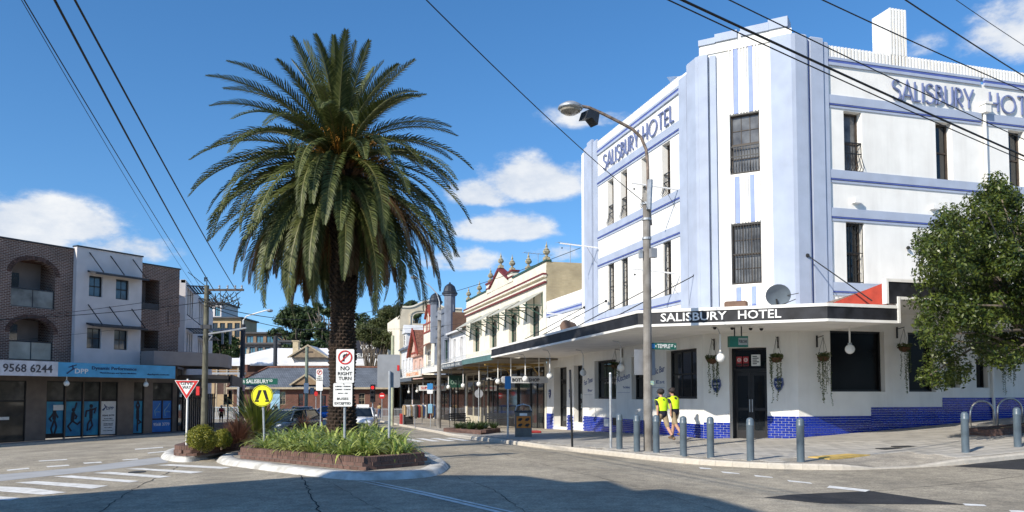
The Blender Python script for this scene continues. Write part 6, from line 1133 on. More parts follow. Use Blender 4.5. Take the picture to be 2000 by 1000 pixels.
D2 = 105; pr_ = thing('platform_canopy', 'small white canopy roof left of the station behind the timber pole', 'building', (*wp(440, 800, D2)[:2], -1.2), -YAW); s = D2/F; X = lambda u: (u-440)*s; Z = lambda v: 1.72+(770-v)*s+1.2
MB().add([(X(398), 0, Z(713)), (X(468), 0, Z(713)), (X(462), 3, Z(697)), (X(398), 3, Z(697)), (X(398), 0, Z(714.5)), (X(468), 0, Z(714.5))], [(0, 1, 2, 3), (4, 5, 1, 0)]).build('roof', WMETAL, pr_); MB().box(X(400), X(465), .5, 2.5, Z(740), Z(714)).build('wall', mat('brown_boards', (.22, .13, .06), .8, .15, 2), pr_)
for u in (402, 420, 440, 462): MB().box(X(u)-.08, X(u)+.08, .3, .46, 0, Z(714)).build('post', CREAMT, pr_)
ov = thing('footbridge', 'grey steel footbridge beam crossing left of the station', 'bridge', (*wp(440, 770, 96)[:2], -1.1), -YAW); s = 96/F; MB().box((385-440)*s, (478-440)*s, 0, .4, (770-731)*s+2.8, (770-727)*s+2.8).box((385-440)*s, (478-440)*s, 0, .1, (770-724)*s+2.8, (770-723)*s+2.8).build('beam', SIGNG, ov)
for u in (400, 465): MB().box((u-440)*s-.12, (u-440)*s+.12, 0, .3, 0, (770-731)*s+2.8).build('post', SIGNG, ov)
# poster hoarding
hb = thing('billboard', 'dark billboard with white rounded lettering behind the palm', 'sign', (*wp(720, 800, 114)[:2], -1.1), -YAW); s = 114/F; X = lambda u: (u-720)*s; Z = lambda v: 1.72+(770-v)*s+1.1
MB().box(X(688), X(748), 0, .2, Z(700), Z(665)).build('panel', mat('billboard_navy', (.012, .015, .03), .6), hb); t = MB(); text(t, 'oporto', X(703), X(733), Z(686), Z(671), -.05, -.001); text(t, 'DELIVERED.', X(690), X(737), Z(698), Z(690), -.05, -.001); t.build('lettering', SIGNW, hb)
for u in (692, 744): MB().box(X(u)-.1, X(u)+.1, .05, .2, 0, Z(703)).build('post', DARKM, hb)
# ------------------------------------------------------------------ hillside terrain
hx = np.linspace(-260, 260, 40); hy = np.linspace(125, 700, 30); mb = MB()
def hillz(x, y): t = max(0, min(1, (y-128)/150)); k = .5-.5*cos(pi*t); return -1.6+k*(14+5*math.exp(-((x+25)/60)**2)+2*sin(x*.03))
mb.v = [(x, y, hillz(x, y)) for y in hy for x in hx]; mb.f = [(j*40+i, j*40+i+1, (j+1)*40+i+1, (j+1)*40+i) for j in range(29) for i in range(39)]; mb.mi = [0]*len(mb.f); tag(mb.build('hillside', mat('hill_green', (.05, .07, .03), .95, .3, .1), smooth=True), kind='structure')
# houses on the hill
def block(label, u0, u1, v0, v1, D, m, floors, cols, roof=None, gm_=GLASS, name='hill_apartment_building'):
    P = wp((u0+u1)/2, v1, D); s = D/F; W_ = (u1-u0)*s; z0 = P[2]; H = (v1-v0)*s; zgd = hillz(P[0], P[1]) if P[1] > 126 else -1.2
    o = thing(name, label, 'building', (P[0], P[1], zgd), -YAW); d = z0-zgd; fh = H/floors; hs_ = []
    for f in range(floors):
        for c in range(cols): a = -W_/2+W_*(c+.15)/cols; hs_.append((a, a+W_*.7/cols, d+fh*(f+.15), d+fh*(f+.8), .3))
    MB().wall(-W_/2, W_/2, -2, d+H, hs_, .3).add([(W_/2, 0, -2), (W_/2, 10, -2), (W_/2, 10, d+H), (W_/2, 0, d+H), (-W_/2, 0, -2), (-W_/2, 10, -2), (-W_/2, 10, d+H), (-W_/2, 0, d+H)], [(0, 1, 2, 3), (7, 6, 5, 4)]).build('wall', m, o)
    for h in hs_:
        w_ = MB().box(h[0], h[0]+.1, .15, .25, h[2], h[3]).box(h[1]-.1, h[1], .15, .25, h[2], h[3]).box((h[0]+h[1])/2-.05, (h[0]+h[1])/2+.05, .15, .25, h[2], h[3]).box(h[0], h[1], .14, .24, h[3]-.1, h[3]).build('window', DARKM, o); MB().box(h[0], h[1], .2, .22, h[2], h[3]).build('pane', gm_, w_)
    MB().box(-W_/2-.4, W_/2+.4, -.6, 10.2, d+H, d+H+.3).build('roof', roof or mat('dark_flat_roof', (.06, .06, .065), .7), o); return o
HG = mat('blue_hill_glass', (.06, .16, .22), .08, .2, .5, spec=.7); SAND = mat('sand_render', (.40, .29, .17), .8, .08, .5)
block('sand coloured flat roofed house on the hill', 398, 470, 622, 665, 160, SAND, 1, 5); block('small glass penthouse on top of the hill house', 402, 432, 592, 622, 165, LREND, 1, 2, gm_=HG); block('brown apartment building with wide blue windows on the hill', 478, 556, 652, 672, 150, mat('hill_brown', (.22, .15, .10), .8, .1, .6), 1, 4, gm_=HG); block('lower apartment wing with blue windows behind the station roof', 470, 545, 673, 700, 140, mat('hill_taupe', (.17, .15, .14), .8), 1, 5, gm_=HG)
block('grey roofed house between hill trees', 545, 700, 668, 690, 145, mat('hill_grey', (.25, .24, .24), .8), 1, 8); block('cream house with red roof behind the palm', 690, 706, 664, 690, 150, CREAM, 1, 2, TCOTTA, name='hill_house'); block('cream chimney house among the right hand trees', 728, 738, 664, 700, 150, CREAM, 2, 1, TCOTTA, name='hill_house')
# ------------------------------------------------------------------ vegetation
def np_mesh(name, V, Fq, m, parent=None, loc=None, rz=0, kind=None, smooth=False):
    me = bpy.data.meshes.new(name); n = len(V); me.vertices.add(n); me.vertices.foreach_set('co', np.asarray(V, np.float32).ravel()); k = Fq.shape[1]; q = len(Fq)
    me.loops.add(q*k); me.loops.foreach_set('vertex_index', Fq.ravel().astype(np.int32)); me.polygons.add(q); me.polygons.foreach_set('loop_start', np.arange(0, q*k, k, dtype=np.int32)); me.polygons.foreach_set('loop_total', np.full(q, k, np.int32))
    me.materials.append(m); me.update(calc_edges=True); me.validate(); o = link(me, name, parent, loc, rz)
    if kind: o['kind'] = kind
    return o
def leaf_quads(C, N_, L_, W_, rng, droop=.0):     # one kite-shaped leaf per centre, lying roughly across normal N_
    n = len(C); t = rng.normal(size=(n, 3)); t -= (t*N_).sum(1, keepdims=True)*N_*.8; t /= np.linalg.norm(t, axis=1, keepdims=True)+1e-9; t[:, 2] -= droop; t /= np.linalg.norm(t, axis=1, keepdims=True)
    b = np.cross(N_, t); b /= np.linalg.norm(b, axis=1, keepdims=True)+1e-9; L_ = np.asarray(L_).reshape(-1, 1); W_ = np.asarray(W_).reshape(-1, 1); up_ = np.cross(t, b)
    V = np.stack([C-t*L_*.5, C+b*W_*.5+up_*W_*.12, C+t*L_*.5, C-b*W_*.5+up_*W_*.12], 1).reshape(-1, 3); return V, np.arange(4*n).reshape(n, 4)
def blob_leaves(blobs, per, L_, W_, seed, shell=.55, droop=.25):
    rng = np.random.default_rng(seed); Cs = []; Ns = []
    for (c, r, sz) in blobs:
        n = int(per*r*r); d = rng.normal(size=(n, 3)); d /= np.linalg.norm(d, axis=1, keepdims=True); rad = r*(shell+(1-shell)*rng.random((n, 1))**.6); rad *= 1+.22*np.sin(d[:, :1]*5+c[0]*3)*np.cos(d[:, 1:2]*4+c[2]*2)
        p = d*rad; p[:, 2] *= sz; Cs.append(p+np.array(c)); nn = d+rng.normal(size=(n, 3))*.55+np.array([0, 0, .35]); Ns.append(nn/np.linalg.norm(nn, axis=1, keepdims=True))
    C = np.concatenate(Cs); N_ = np.concatenate(Ns); k = rng.uniform(.7, 1.3, len(C)); return leaf_quads(C, N_, L_*k, W_*k, rng, droop)
def limbs(tips, base, h0, r0, seed, m, parent, name='trunk'):
    r = random.Random(seed); b = MB(); top = Vector((0, 0, h0)); b.tube([(0, 0, -.2), (r.uniform(-.05, .05)*h0, r.uniform(-.05, .05)*h0, h0*.5), tuple(top)], r0, 8, r0*.75)
    for t in tips:
        t = Vector(t); mid = top.lerp(t, .5)+Vector((r.uniform(-.1, .1), r.uniform(-.1, .1), r.uniform(0, .15)))*(t-top).length; b.tube([tuple(top-Vector((0, 0, r0))), tuple(mid), tuple(t)], r0*.5, 6, r0*.12)
    return b.build(name, m, parent, True)
BARK = mat('grey_bark', (.16, .13, .10), .9, .25, 6, .6, 20); BARKP = mat('pale_gum_bark', (.17, .145, .115), .85, .25, 3, .3, 20)
# ---- street tree at the right edge
TLEAF = leaf_mat('glossy_tree_leaf', (.02, .042, .008), (.11, .135, .022), .36, .2)
poly = [(1945, 330), (1968, 355), (1990, 385), (2040, 400), (2260, 470), (2260, 690), (2010, 712), (1955, 728), (1905, 742), (1860, 757), (1800, 752), (1797, 715), (1812, 665), (1776, 605), (1785, 560), (1800, 500), (1782, 470), (1815, 445), (1835, 402), (1880, 410), (1905, 372)]
tb = onY(2050, 800, -5.9); tb[2] = gz(tb[0], tb[1])+.13; Dt = (tb-CAM) @ _fw
st_ = thing('street_tree', 'dense dark green leafy street tree at the right edge', 'tree', tuple(tb)); rr = random.Random(5); blobs = []
def pj(P): d = np.array(P)-CAM; z = d @ _fw; return 1000+F*(d @ _rt)/z, PV-F*(d @ _up)/z
cen = dep(2020, 560, Dt); k = 0
while len(blobs) < 300 and k < 20000:
    k += 1; u = rr.uniform(1775, 2250); v = rr.uniform(335, 757); rad = rr.uniform(.2, .55); marg = rad*F/Dt*.5
    hw = 3.2*sqrt(max(.05, 1-((v-560)/235)**2)); dz = rr.uniform(-hw, hw)*.9
    if not all(inside((u+marg*cos(a), v+marg*sin(a)), poly) for a in np.linspace(0, 6.28, 8)): continue
    P = dep(u, v, Dt+dz); blobs.append((P-tb, rad, .8))
for (u, v, dz, rad) in ((1945, 352, 0, .34), (1938, 372, .5, .42), (1956, 375, -.5, .42), (1925, 392, .3, .42), (1968, 395, 0, .5), (1905, 398, -.4, .4), (1945, 405, .6, .5), (1885, 420, 0, .45), (1850, 415, .3, .32), (1838, 428, -.3, .34), (1800, 462, 0, .3), (1790, 590, .2, .3), (1812, 735, -.3, .36), (1840, 742, .4, .34)): blobs.append((dep(u, v, Dt+dz)-tb, rad, .85))
V, Q = blob_leaves(blobs, 1500, .115, .05, 3, .4, .15); tag(np_mesh('crown', V, Q, TLEAF, st_), kind='stuff')
limbs([b[0] for b in blobs[::6]], tb, 2.3, .13, 4, BARK, st_)
# ---- background trees
GUM = leaf_mat('gum_leaf', (.022, .045, .016), (.075, .105, .035), .55, .2); CAS = leaf_mat('casuarina_leaf', (.045, .06, .018), (.10, .11, .035), .6, .25); DKL = leaf_mat('dark_shrub_leaf', (.012, .032, .010), (.045, .075, .02), .5, .2)
def bgtree(label, name, u, D, crowns, m, seed, per=110, leaf=.5, bark=BARKP, tr=.28):
    P = wp(u, 760, D); zg = hillz(P[0], P[1])-.3 if P[1] > 126 else gz(P[0], P[1])-.1; base = np.array([P[0], P[1], zg]); o = thing(name, label, 'tree', tuple(base)); s = D/F; r = random.Random(seed); bl = []
    for (cu, cv, ru, rv) in crowns:
        n = max(6, int(ru*rv/18))
        for i in range(n):
            a = r.uniform(0, 6.3); q = r.random()**.5; dd = r.uniform(-.7, .7)*ru*s; rad = r.uniform(.26, .42)*min(ru, rv*1.5)*s
            bl.append((dep(cu+ru*.75*q*cos(a), cv+rv*.7*q*sin(a), D)+_fw*dd-base, max(.5, rad), .65))
    V, Q = blob_leaves(bl, per, leaf, leaf*.5, seed, .35, .2); tag(np_mesh('crown', V, Q, m, o), kind='stuff'); h0 = max(1.5, min(b[0][2] for b in bl)*.75); limbs([b[0] for b in bl[::2]], base, h0, tr, seed, bark, o); return o
bgtree('tall rounded gum tree on the hill left of the palm', 'gum_tree', 583, 150, [(583, 622, 42, 26), (548, 652, 26, 14), (605, 606, 24, 14), (590, 655, 34, 16)], GUM, 11); bgtree('spreading umbrella gum tree beside the palm trunk', 'gum_tree', 640, 145, [(628, 602, 40, 12), (655, 612, 34, 12), (618, 640, 30, 14), (640, 655, 36, 14)], GUM, 12); bgtree('low dark bushy trees behind the white platform roof', 'hill_tree', 610, 135, [(610, 672, 34, 12), (645, 674, 40, 14), (565, 676, 20, 8)], DKL, 13)
bgtree('dark gum tree just right of the palm trunk', 'gum_tree', 712, 140, [(705, 620, 20, 16), (716, 645, 26, 22), (700, 672, 20, 18)], GUM, 14, 130, .45, BARK); bgtree('tall olive casuarina tree beside the tan parapet', 'casuarina_tree', 762, 120, [(765, 615, 32, 22), (755, 650, 36, 30), (774, 690, 28, 32), (735, 640, 24, 26)], CAS, 15, 260, .3); bgtree('drooping olive tree in front of the billboard', 'casuarina_tree', 722, 110, [(722, 652, 30, 22), (752, 665, 26, 24), (706, 645, 18, 16), (772, 715, 18, 34)], CAS, 16, 280, .28, BARK, .16); bgtree('dense green tree behind the timber power pole', 'leafy_tree', 440, 112, [(430, 662, 30, 26), (456, 680, 24, 26), (414, 690, 20, 22)], DKL, 17, 240, .32, BARK); bgtree('tree seen through the arched parapet opening', 'leafy_tree', 812, 150, [(812, 600, 26, 16), (800, 620, 30, 14)], GUM, 18)
bgtree('low hedge tree at the foot of the billboard', 'leafy_tree', 705, 108, [(700, 765, 22, 14), (735, 768, 22, 10)], DKL, 19, 260, .28, BARK)
# ---- the palm
PT = np.array(dep(667, 858, 24.2)); PT[2] = gz(PT[0], PT[1])+.38
palm = thing('palm_tree', 'tall date palm with feathery fronds on the traffic island', 'tree', tuple(PT)); HC = 8.65-PT[2]     # crown height over base
PBARK = mat('palm_bark', (.05, .032, .022), .95, .35, 5, .8, 25, c2=(.02, .014, .01)); prof = []
for i in range(26): t = i/25; z = t*(HC-.2); prof.append((.36+.10*math.exp(-z*2.2)+.03*sin(z*3)+(.16*max(0, (t-.72)/.28)), z))
MB().lathe([(prof[0][0], -.3)]+prof+[(.3, HC+.1)], 20).build('trunk', PBARK, palm, True)
sc = MB(); k = 0; z = .1
while z < HC-.15:
    rad = np.interp(z, [p[1] for p in prof], [p[0] for p in prof]); n = 13
    for i in range(n):
        a = 2*pi*(i+.5*(k % 2))/n+random.uniform(-.04, .04); sc.M = Matrix.Rotation(a, 4, 'Z') @ Matrix.Translation((rad, 0, z)); q = random.uniform(.8, 1.25); w_ = .085
        sc.add([(-.03, -w_, -.07), (-.03, w_, -.07), (-.03, w_*.9, .06), (-.03, -w_*.9, .06), (.055*q, -w_*.55, .035), (.055*q, w_*.55, .035), (.03*q, 0, .075)], [(0, 1, 5, 4), (0, 4, 3), (1, 2, 5), (4, 5, 6), (3, 4, 6), (2, 6, 5), (2, 3, 6)])
    z += .105; k += 1
tag(sc.build('leaf_scars', PBARK, palm), kind='stuff')
FROND = [leaf_mat('palm_leaflet', (.036, .052, .012), (.115, .13, .038), .5, .18), leaf_mat('dry_palm_leaflet', (.13, .07, .03), (.22, .14, .07), .8, .2)]; RACH = mat('palm_rachis', (.14, .14, .05), .5, .2, 5)
def frond_mesh(e0, bend, Ln, seed, dry=False, vee=.5, pw=1.4):
    r = random.Random(seed); n = 26; p = Vector((.12, 0, 0)); pts = [p.copy()]; dirs = []; side = r.uniform(-.12, .12); az_ = 0
    for i in range(n):
        t = i/(n-1); e = radians(e0-bend*t**pw); az_ += side/n*2; d = Vector((cos(e)*cos(az_), cos(e)*sin(az_), sin(e))); dirs.append(d); p = p+d*Ln/n; pts.append(p.copy())
    dirs.append(dirs[-1]); b = MB(); b.k = 0
    b.tube([tuple(x) for x in pts[::2]]+[tuple(pts[-1])], .045, 4, .006); nl = 84
    b.k = 1
    for i in range(nl):
        t = .10+.90*i/(nl-1); f_ = t*n; j = min(n-1, int(f_)); q = pts[j].lerp(pts[j+1], f_-j); d = dirs[j]; lat0 = Vector((-d[1], d[0], 0)).normalized() if abs(d[2]) < .999 else Vector((0, 1, 0)); upv = lat0.cross(d)*-1
        if upv.length < 1e-6: continue
        L_ = .47*(sin(pi*min(1, t*.88+.10))**.55)*r.uniform(.88, 1.08); fwd = .7+.6*t
        for sgn in (-1, 1):
            v_ = (lat0*sgn+d*fwd+upv*(vee*r.uniform(.6, 1.3)*(1 if i % 2 else .35))).normalized(); g = Vector((0, 0, -1))*(.30 if not dry else .7); mid = q+v_*L_*.55; tip = q+(v_+g*.6).normalized()*L_; wv = (d-v_*d.dot(v_)).normalized()*.026*(1-.35*t)
            b.add([q-wv*.6, q+wv*.6, mid+wv+upv*.006, tip, mid-wv+upv*.006], [(0, 1, 2, 4), (4, 2, 3)])
    me = b.build('x', [RACH, FROND[1 if dry else 0]]).data; bpy.data.objects.remove(bpy.data.objects['x']); return me
random.seed(21); GA = 2.399963
CO = _rt*-.22      # the crown leans a little to the left of the trunk foot
vm_ = {}
groups_ = [(22, 60, 88, 14, 38, 3.55, .45), (34, 26, 60, 58, 84, 4.3, .2), (40, -4, 26, 66, 92, 4.75, 0.), (58, -42, -4, 44, 74, 4.7, -.35)]
gi = 0
for (cnt, ea, eb, ba, bb_, Ln, dz) in groups_:
    for i in range(cnt):
        q = i % 6; key = (ea, q)
        if key not in vm_: t = (q+.5)/6; vm_[key] = frond_mesh(ea+(eb-ea)*t, bb_+(ba-bb_)*t, Ln*(.94+.12*((q*5) % 6)/6), q*7+ea, pw=1.15)
        o = link(vm_[key], 'frond', palm, (CO[0], CO[1], HC+.1+dz+random.uniform(-.15, .15))); o.rotation_euler = (random.uniform(-.07, .07), random.uniform(-.07, .07), gi*GA+random.uniform(-.2, .2)); s_ = random.uniform(.9, 1.06); o.scale = (s_, s_, s_); gi += 1
dm = [frond_mesh(-42, 42, 3.6, 91, True, .2), frond_mesh(-58, 30, 3.4, 92, True, .15), frond_mesh(-12, 72, 4.3, 93, True, .2)]
for i in range(58):
    o = link(dm[i % 3], 'dry_frond', palm, (CO[0], CO[1], HC-.45+random.uniform(-.3, .2))); o.rotation_euler = (0, 0, i*GA*1.3+random.uniform(-.3, .3)); s_ = random.uniform(.8, 1.1); o.scale = (s_, s_, s_)
inf = MB(); r = random.Random(4)
for i in range(300):
    a = r.uniform(0, 6.3); e = r.uniform(.0, 1.2); L_ = r.uniform(.6, 1.35); p = Vector((cos(a)*.25, sin(a)*.25, HC+.1)); d = Vector((cos(a)*cos(e), sin(a)*cos(e), sin(e))); q = p+d*L_; inf.tube([tuple(p), tuple(q), tuple(q+d*.2+Vector((0, 0, -.25)))], .012, 3)
tag(inf.build('flower_stalks', mat('orange_stalk', (.42, .20, .03), .7, .3, 6), palm), kind='stuff')
hb_ = MB()
for i in range(70):
    a = r.uniform(0, 6.3); z = r.uniform(HC-1.0, HC+.35); rad = .5+.12*sin(z*5); hb_.tube([(rad*.8*cos(a), rad*.8*sin(a), z), ((rad+.18)*cos(a), (rad+.18)*sin(a), z+.25)], .07, 4, .045)
tag(hb_.build('frond_bases', mat('frond_base_brown', (.16, .08, .035), .9, .3, 6), palm), kind='stuff')
# ---- strap-leaf clumps in the palm bed
AGA = leaf_mat('strap_leaf', (.09, .17, .025), (.56, .60, .18), .32, .32); AGAD = leaf_mat('strap_leaf_dark', (.025, .05, .012), (.07, .10, .03), .4, .2)
def strap_mesh(seed, n, L0, L1, W_, e0=(35, 80), bend=(50, 110), m=None):
    r = random.Random(seed); b = MB()
    for i in range(n):
        a = r.uniform(0, 2*pi); e = radians(r.uniform(*e0)); bd = radians(r.uniform(*bend)); L_ = r.uniform(L0, L1); p = Vector((cos(a), sin(a), 0))*r.uniform(0, .1); lat = Vector((-sin(a), cos(a), 0)); S_ = 5; vs_ = []; w0 = W_*r.uniform(.7, 1.2)
        for k in range(S_+1):
            t = k/S_; w = w0*(1-t**2.2)*(.6+.4*min(1, t*3)); vs_ += [tuple(p+lat*w/2+Vector((0, 0, w*.2))), tuple(p-lat*w/2+Vector((0, 0, w*.2)))] ; ee = e-bd*t**1.5; p = p+Vector((cos(a)*cos(ee), sin(a)*cos(ee), sin(ee)))*L_/S_
        b.add(vs_, [(2*k, 2*k+1, 2*k+3, 2*k+2) for k in range(S_)])
    me = b.build('x', m).data; bpy.data.objects.remove(bpy.data.objects['x']); return me
am = [strap_mesh(s_, 50, .45, .85, .055, (18, 80), (75, 140), m=AGA) for s_ in (1, 2, 3)]; inn = offs(PL1, .30); r = random.Random(8); pts = []
k = 0
while len(pts) < 110 and k < 8000:
    k += 1; p = (r.uniform(-16, -10.8), r.uniform(-5.2, 4.5))
    if not inside(p, inn) or any(hypot(p[0]-q[0], p[1]-q[1]) < .40 for q in pts) or hypot(p[0]-PT[0], p[1]-PT[1]) < .6: continue
    if p[0] < -13.9 and p[1] < -2.2 and r.random() < .6: continue
    pts.append(p)
for p in pts:
    o = tag(link(am[r.randrange(3)], 'strap_leaf_plant', None, (p[0], p[1], gz(*p)+.36+.0)), 'arching green strap leaved clump in the palm planter bed', 'plant', 'strap leaf clumps under the palm'); o.rotation_euler[2] = r.uniform(0, 6.3); s_ = r.uniform(.8, 1.2); o.scale = (s_, s_, s_*r.uniform(.65, .95))
am2 = [strap_mesh(s_, 40, .35, .6, .04, m=AGAD) for s_ in (4, 5)]; inn = offs(PL3, .15); k = 0; n_ = 0
while n_ < 22 and k < 3000:
    k += 1; xs = [q[0] for q in PL3]; ys = [q[1] for q in PL3]; p = (r.uniform(min(xs), max(xs)), r.uniform(min(ys), max(ys)))
    if not inside(p, inn): continue
    n_ += 1; o = tag(link(am2[n_ % 2], 'leafy_plant', None, (p[0], p[1], gz(*p)+.3)), 'low leafy plant in the street planter by the shops', 'plant', 'plants in the shop planter'); o.rotation_euler[2] = r.uniform(0, 6.3)
# ---- shrubs in the small island bed
HEDG = leaf_mat('hedge_leaf', (.08, .115, .012), (.34, .31, .04), .45, .3); PURP = leaf_mat('purple_grass', (.13, .06, .04), (.28, .14, .085), .7, .2)
def shrub(u, v, r0, sz, m, label, seed, off=.34, D=None):
    P = gnd(u, v, off); o = thing('clipped_shrub', label, 'shrub', tuple(P)); rnd = random.Random(seed); bl = [((0, 0, r0*sz*.62), r0*.8, sz)]
    for i in range(16): a = rnd.uniform(0, 6.3); e = rnd.uniform(-.3, 1.4); bl.append(((r0*.5*cos(a)*cos(e), r0*.5*sin(a)*cos(e), r0*sz*(.55+.55*sin(e))), r0*.5, sz))
    V, Q = blob_leaves(bl, 26000, .036, .024, seed, .6, 0); tag(np_mesh('foliage', V, Q, m, o), kind='stuff'); MB().cyl((0, 0, -.1), (0, 0, r0*.5), .03).build('stem', BARK, o)
shrub(394, 876, .42, .95, HEDG, 'clipped yellow green round shrub beside the give way post', 31); shrub(433, 871, .30, 1.0, HEDG, 'smaller yellow green shrub right of the clipped one', 32)
def tussock(P, label, seed, n, L0, L1, W_, m, e0, bend, name='grass_tussock', cat='plant'):
    me = strap_mesh(seed, n, L0, L1, W_, e0, bend, m); tag(link(me, name, None, tuple(P)), label, cat)
tussock(gnd(463, 866, .36), 'round purple brown grass tussock in the small island bed', 41, 900, .6, .95, .022, PURP, (5, 88), (10, 70)); p_ = np.array(dep(592, 850, 26.5)); p_[2] = gz(p_[0], p_[1])+.36; tussock(p_, 'reddish grass tussock behind the strap leaves', 42, 600, .5, .9, .02, PURP, (15, 88), (10, 60))
SPIK = leaf_mat('spiky_leaf', (.035, .065, .012), (.24, .27, .05), .35, .2); p_ = np.array(dep(500, 852, 25.5)); p_[2] = gz(p_[0], p_[1])+.36; tussock(p_, 'large spiky strap leaved plant behind the yellow disc', 43, 210, 1.2, 2.1, .085, SPIK, (15, 88), (15, 70), 'spiky_plant')
# ------------------------------------------------------------------ people
SKIN = mat('skin', (.45, .25, .17), .55, .08, 6); LIME = mat('hi_vis_lime', (.62, .90, .02), .6, .05, 6); NAVYC = mat('navy_cloth', (.012, .014, .03), .85, .15, 8); KHAKI = mat('khaki_cloth', (.30, .23, .14), .85, .12, 8); BOOT = mat('tan_boot', (.16, .10, .055), .8, .15, 8); SOCK = mat('dark_sock', (.02, .02, .022), .9); CAPM = mat('dark_cap', (.03, .024, .026), .8, .15, 10); REDC = mat('red_cloth', (.38, .02, .03), .8, .1, 6); WHC = mat('white_cloth', (.7, .68, .65), .8, .06, 6); JEAN = mat('denim', (.06, .09, .16), .85, .15, 6); GREYH = mat('grey_hair', (.5, .48, .46), .8); DKHAIR = mat('dark_hair', (.03, .02, .015), .7)
def person(label, P, rz, H, C, pose, hat=None, hair=None, vest=None, vox=.016):
    o = thing('person', label, 'person', tuple(P), rz); k = H/1.75; caps = []
    def cap(a, b, r1, r2, m): caps.append((Vector(a)*k, Vector(b)*k, r1*k, r2*k, m))
    hipz = .92; lean = pose.get('lean', .03)      # the figure faces -y locally
    sh = (0, -lean*1.5, 1.44)
    cap((0, 0, .96), (0, -lean*.6, 1.14), .145, .14, 'hip'); cap((-.05, 0, 1.0), (.05, 0, 1.0), .13, .13, 'hip'); cap((0, -lean*.6, 1.14), (0, -lean, 1.34), .14, .155, 'top'); cap((-.10, -lean, 1.34), (.10, -lean, 1.34), .125, .125, 'top'); cap((-.17, -lean*1.5, 1.43), (.17, -lean*1.5, 1.43), .075, .075, 'top'); cap((0, -lean*1.3, 1.42), (0, -lean*1.9, 1.55), .062, .055, 'skin')
    hd = Vector((0, -lean*2.0-.015, 1.645)); cap(hd+Vector((0, .012, .02)), hd+Vector((0, -.012, -.03)), .098, .082, 'skin'); cap(hd+Vector((0, -.085, -.005)), hd+Vector((0, -.108, -.03)), .012, .016, 'skin'); cap(hd+Vector((-.09, .01, -.01)), hd+Vector((-.097, .015, .02)), .016, .018, 'skin'); cap(hd+Vector((.09, .01, -.01)), hd+Vector((.097, .015, .02)), .016, .018, 'skin')
    for sg, nm in ((-1, 'L'), (1, 'R')):
        s0 = Vector((sg*.185, -lean*1.5, 1.42)); a1, a2 = pose.get('arm'+nm, (8, 20)); ab = pose.get('ab'+nm, 10); up_ = Vector((sg*sin(radians(ab)), -sin(radians(a1)), -cos(radians(a1)))).normalized(); el = s0+up_*.29; fo = Vector((sg*sin(radians(ab))*.6, -sin(radians(a2)), -cos(radians(a2)))).normalized(); wr = el+fo*.25
        cap(s0, s0.lerp(el, .62), .062, .058, 'sleeve'); cap(s0.lerp(el, .6), el, .048, .043, 'arm'); cap(el, wr, .042, .028, 'arm'); pm_ = wr+fo*.07; cap(wr, pm_, .03, .033, 'skin'); side = Vector((0, 1, 0)).cross(fo).normalized()
        for f_ in range(4): q = pm_+Vector((0, (f_-1.5)*.019, 0)); cap(q, q+fo*(.05, .062, .058, .045)[f_]+side*.012*sg, .0095, .008, 'skin')
        cap(wr+fo*.025, wr+fo*.065+Vector((0, -.045, 0)), .012, .010, 'skin')
        h0 = Vector((sg*.095, 0, hipz)); t1, t2 = pose.get('leg'+nm, (0, 0)); th = Vector((sg*.02, -sin(radians(t1)), -cos(radians(t1)))); kn = h0+th*.43; cf = Vector((0, -sin(radians(t2)), -cos(radians(t2)))); an = kn+cf*.42
        cap(h0, h0.lerp(kn, .85), .105, .082, 'leg'); cap(h0.lerp(kn, .8), kn, .064, .058, 'shin' if C.get('shorts') else 'leg'); cap(kn, kn.lerp(an, .35), .056, .060, 'shin'); cap(kn.lerp(an, .35), kn.lerp(an, .8), .060, .042, 'shin'); cap(kn.lerp(an, .78), an, .043, .046, 'sock'); toe = an+Vector((sg*.02, -.17*cos(radians(t2*.5)), -.045+(.06 if t2 < -30 else 0))); cap(an+Vector((0, .03, -.03)), toe, .05, .042, 'boot')
    b = MB()
    for a, c, r1, r2, m in caps:
        d = c-a; L_ = d.length; q = d.to_track_quat('Z', 'Y').to_matrix().to_4x4() if L_ > 1e-5 else Matrix(); b.M = Matrix.Translation(a) @ q; b.lathe([(max(1e-4, r1*cos(t)), r1*sin(t)) for t in np.linspace(-pi/2, 0, 5)]+[(max(1e-4, r2*cos(t)), L_+r2*sin(t)) for t in np.linspace(0, pi/2, 5)], 12)
    ob = b.build('x', SKIN); md = ob.modifiers.new('r', 'REMESH'); md.mode = 'VOXEL'; md.voxel_size = vox*k; sm = ob.modifiers.new('s', 'SMOOTH'); sm.iterations = 2; sm.factor = .5
    dg = bpy.context.evaluated_depsgraph_get(); me = bpy.data.meshes.new_from_object(ob.evaluated_get(dg)); bpy.data.objects.remove(ob); me.name = 'body'; me.materials.clear()
    keys = ['skin', 'top', 'hip', 'sleeve', 'arm', 'leg', 'shin', 'sock', 'boot']
    for kk in keys: me.materials.append(C.get(kk, SKIN))
    A = np.array([c[0] for c in caps]); B_ = np.array([c[1] for c in caps])-A; R1 = np.array([c[2] for c in caps]); R2 = np.array([c[3] for c in caps]); mi = np.array([keys.index(c[4]) for c in caps]); n = len(me.polygons); ctr = np.empty(n*3); me.polygons.foreach_get('center', ctr); ctr = ctr.reshape(-1, 3)
    best = np.full(n, 1e9); idx = np.zeros(n, int)
    for i in range(len(caps)):
        bb = max(1e-9, B_[i] @ B_[i]); t = np.clip(((ctr-A[i]) @ B_[i])/bb, 0, 1); dist = np.linalg.norm(ctr-A[i]-t[:, None]*B_[i], axis=1)-(R1[i]+(R2[i]-R1[i])*t); w_ = dist < best; best[w_] = dist[w_]; idx[w_] = mi[i]
    me.polygons.foreach_set('material_index', idx.astype(np.int32)); me.polygons.foreach_set('use_smooth', [True]*n); me.update(); body = link(me, 'body', o); hd = hd*k
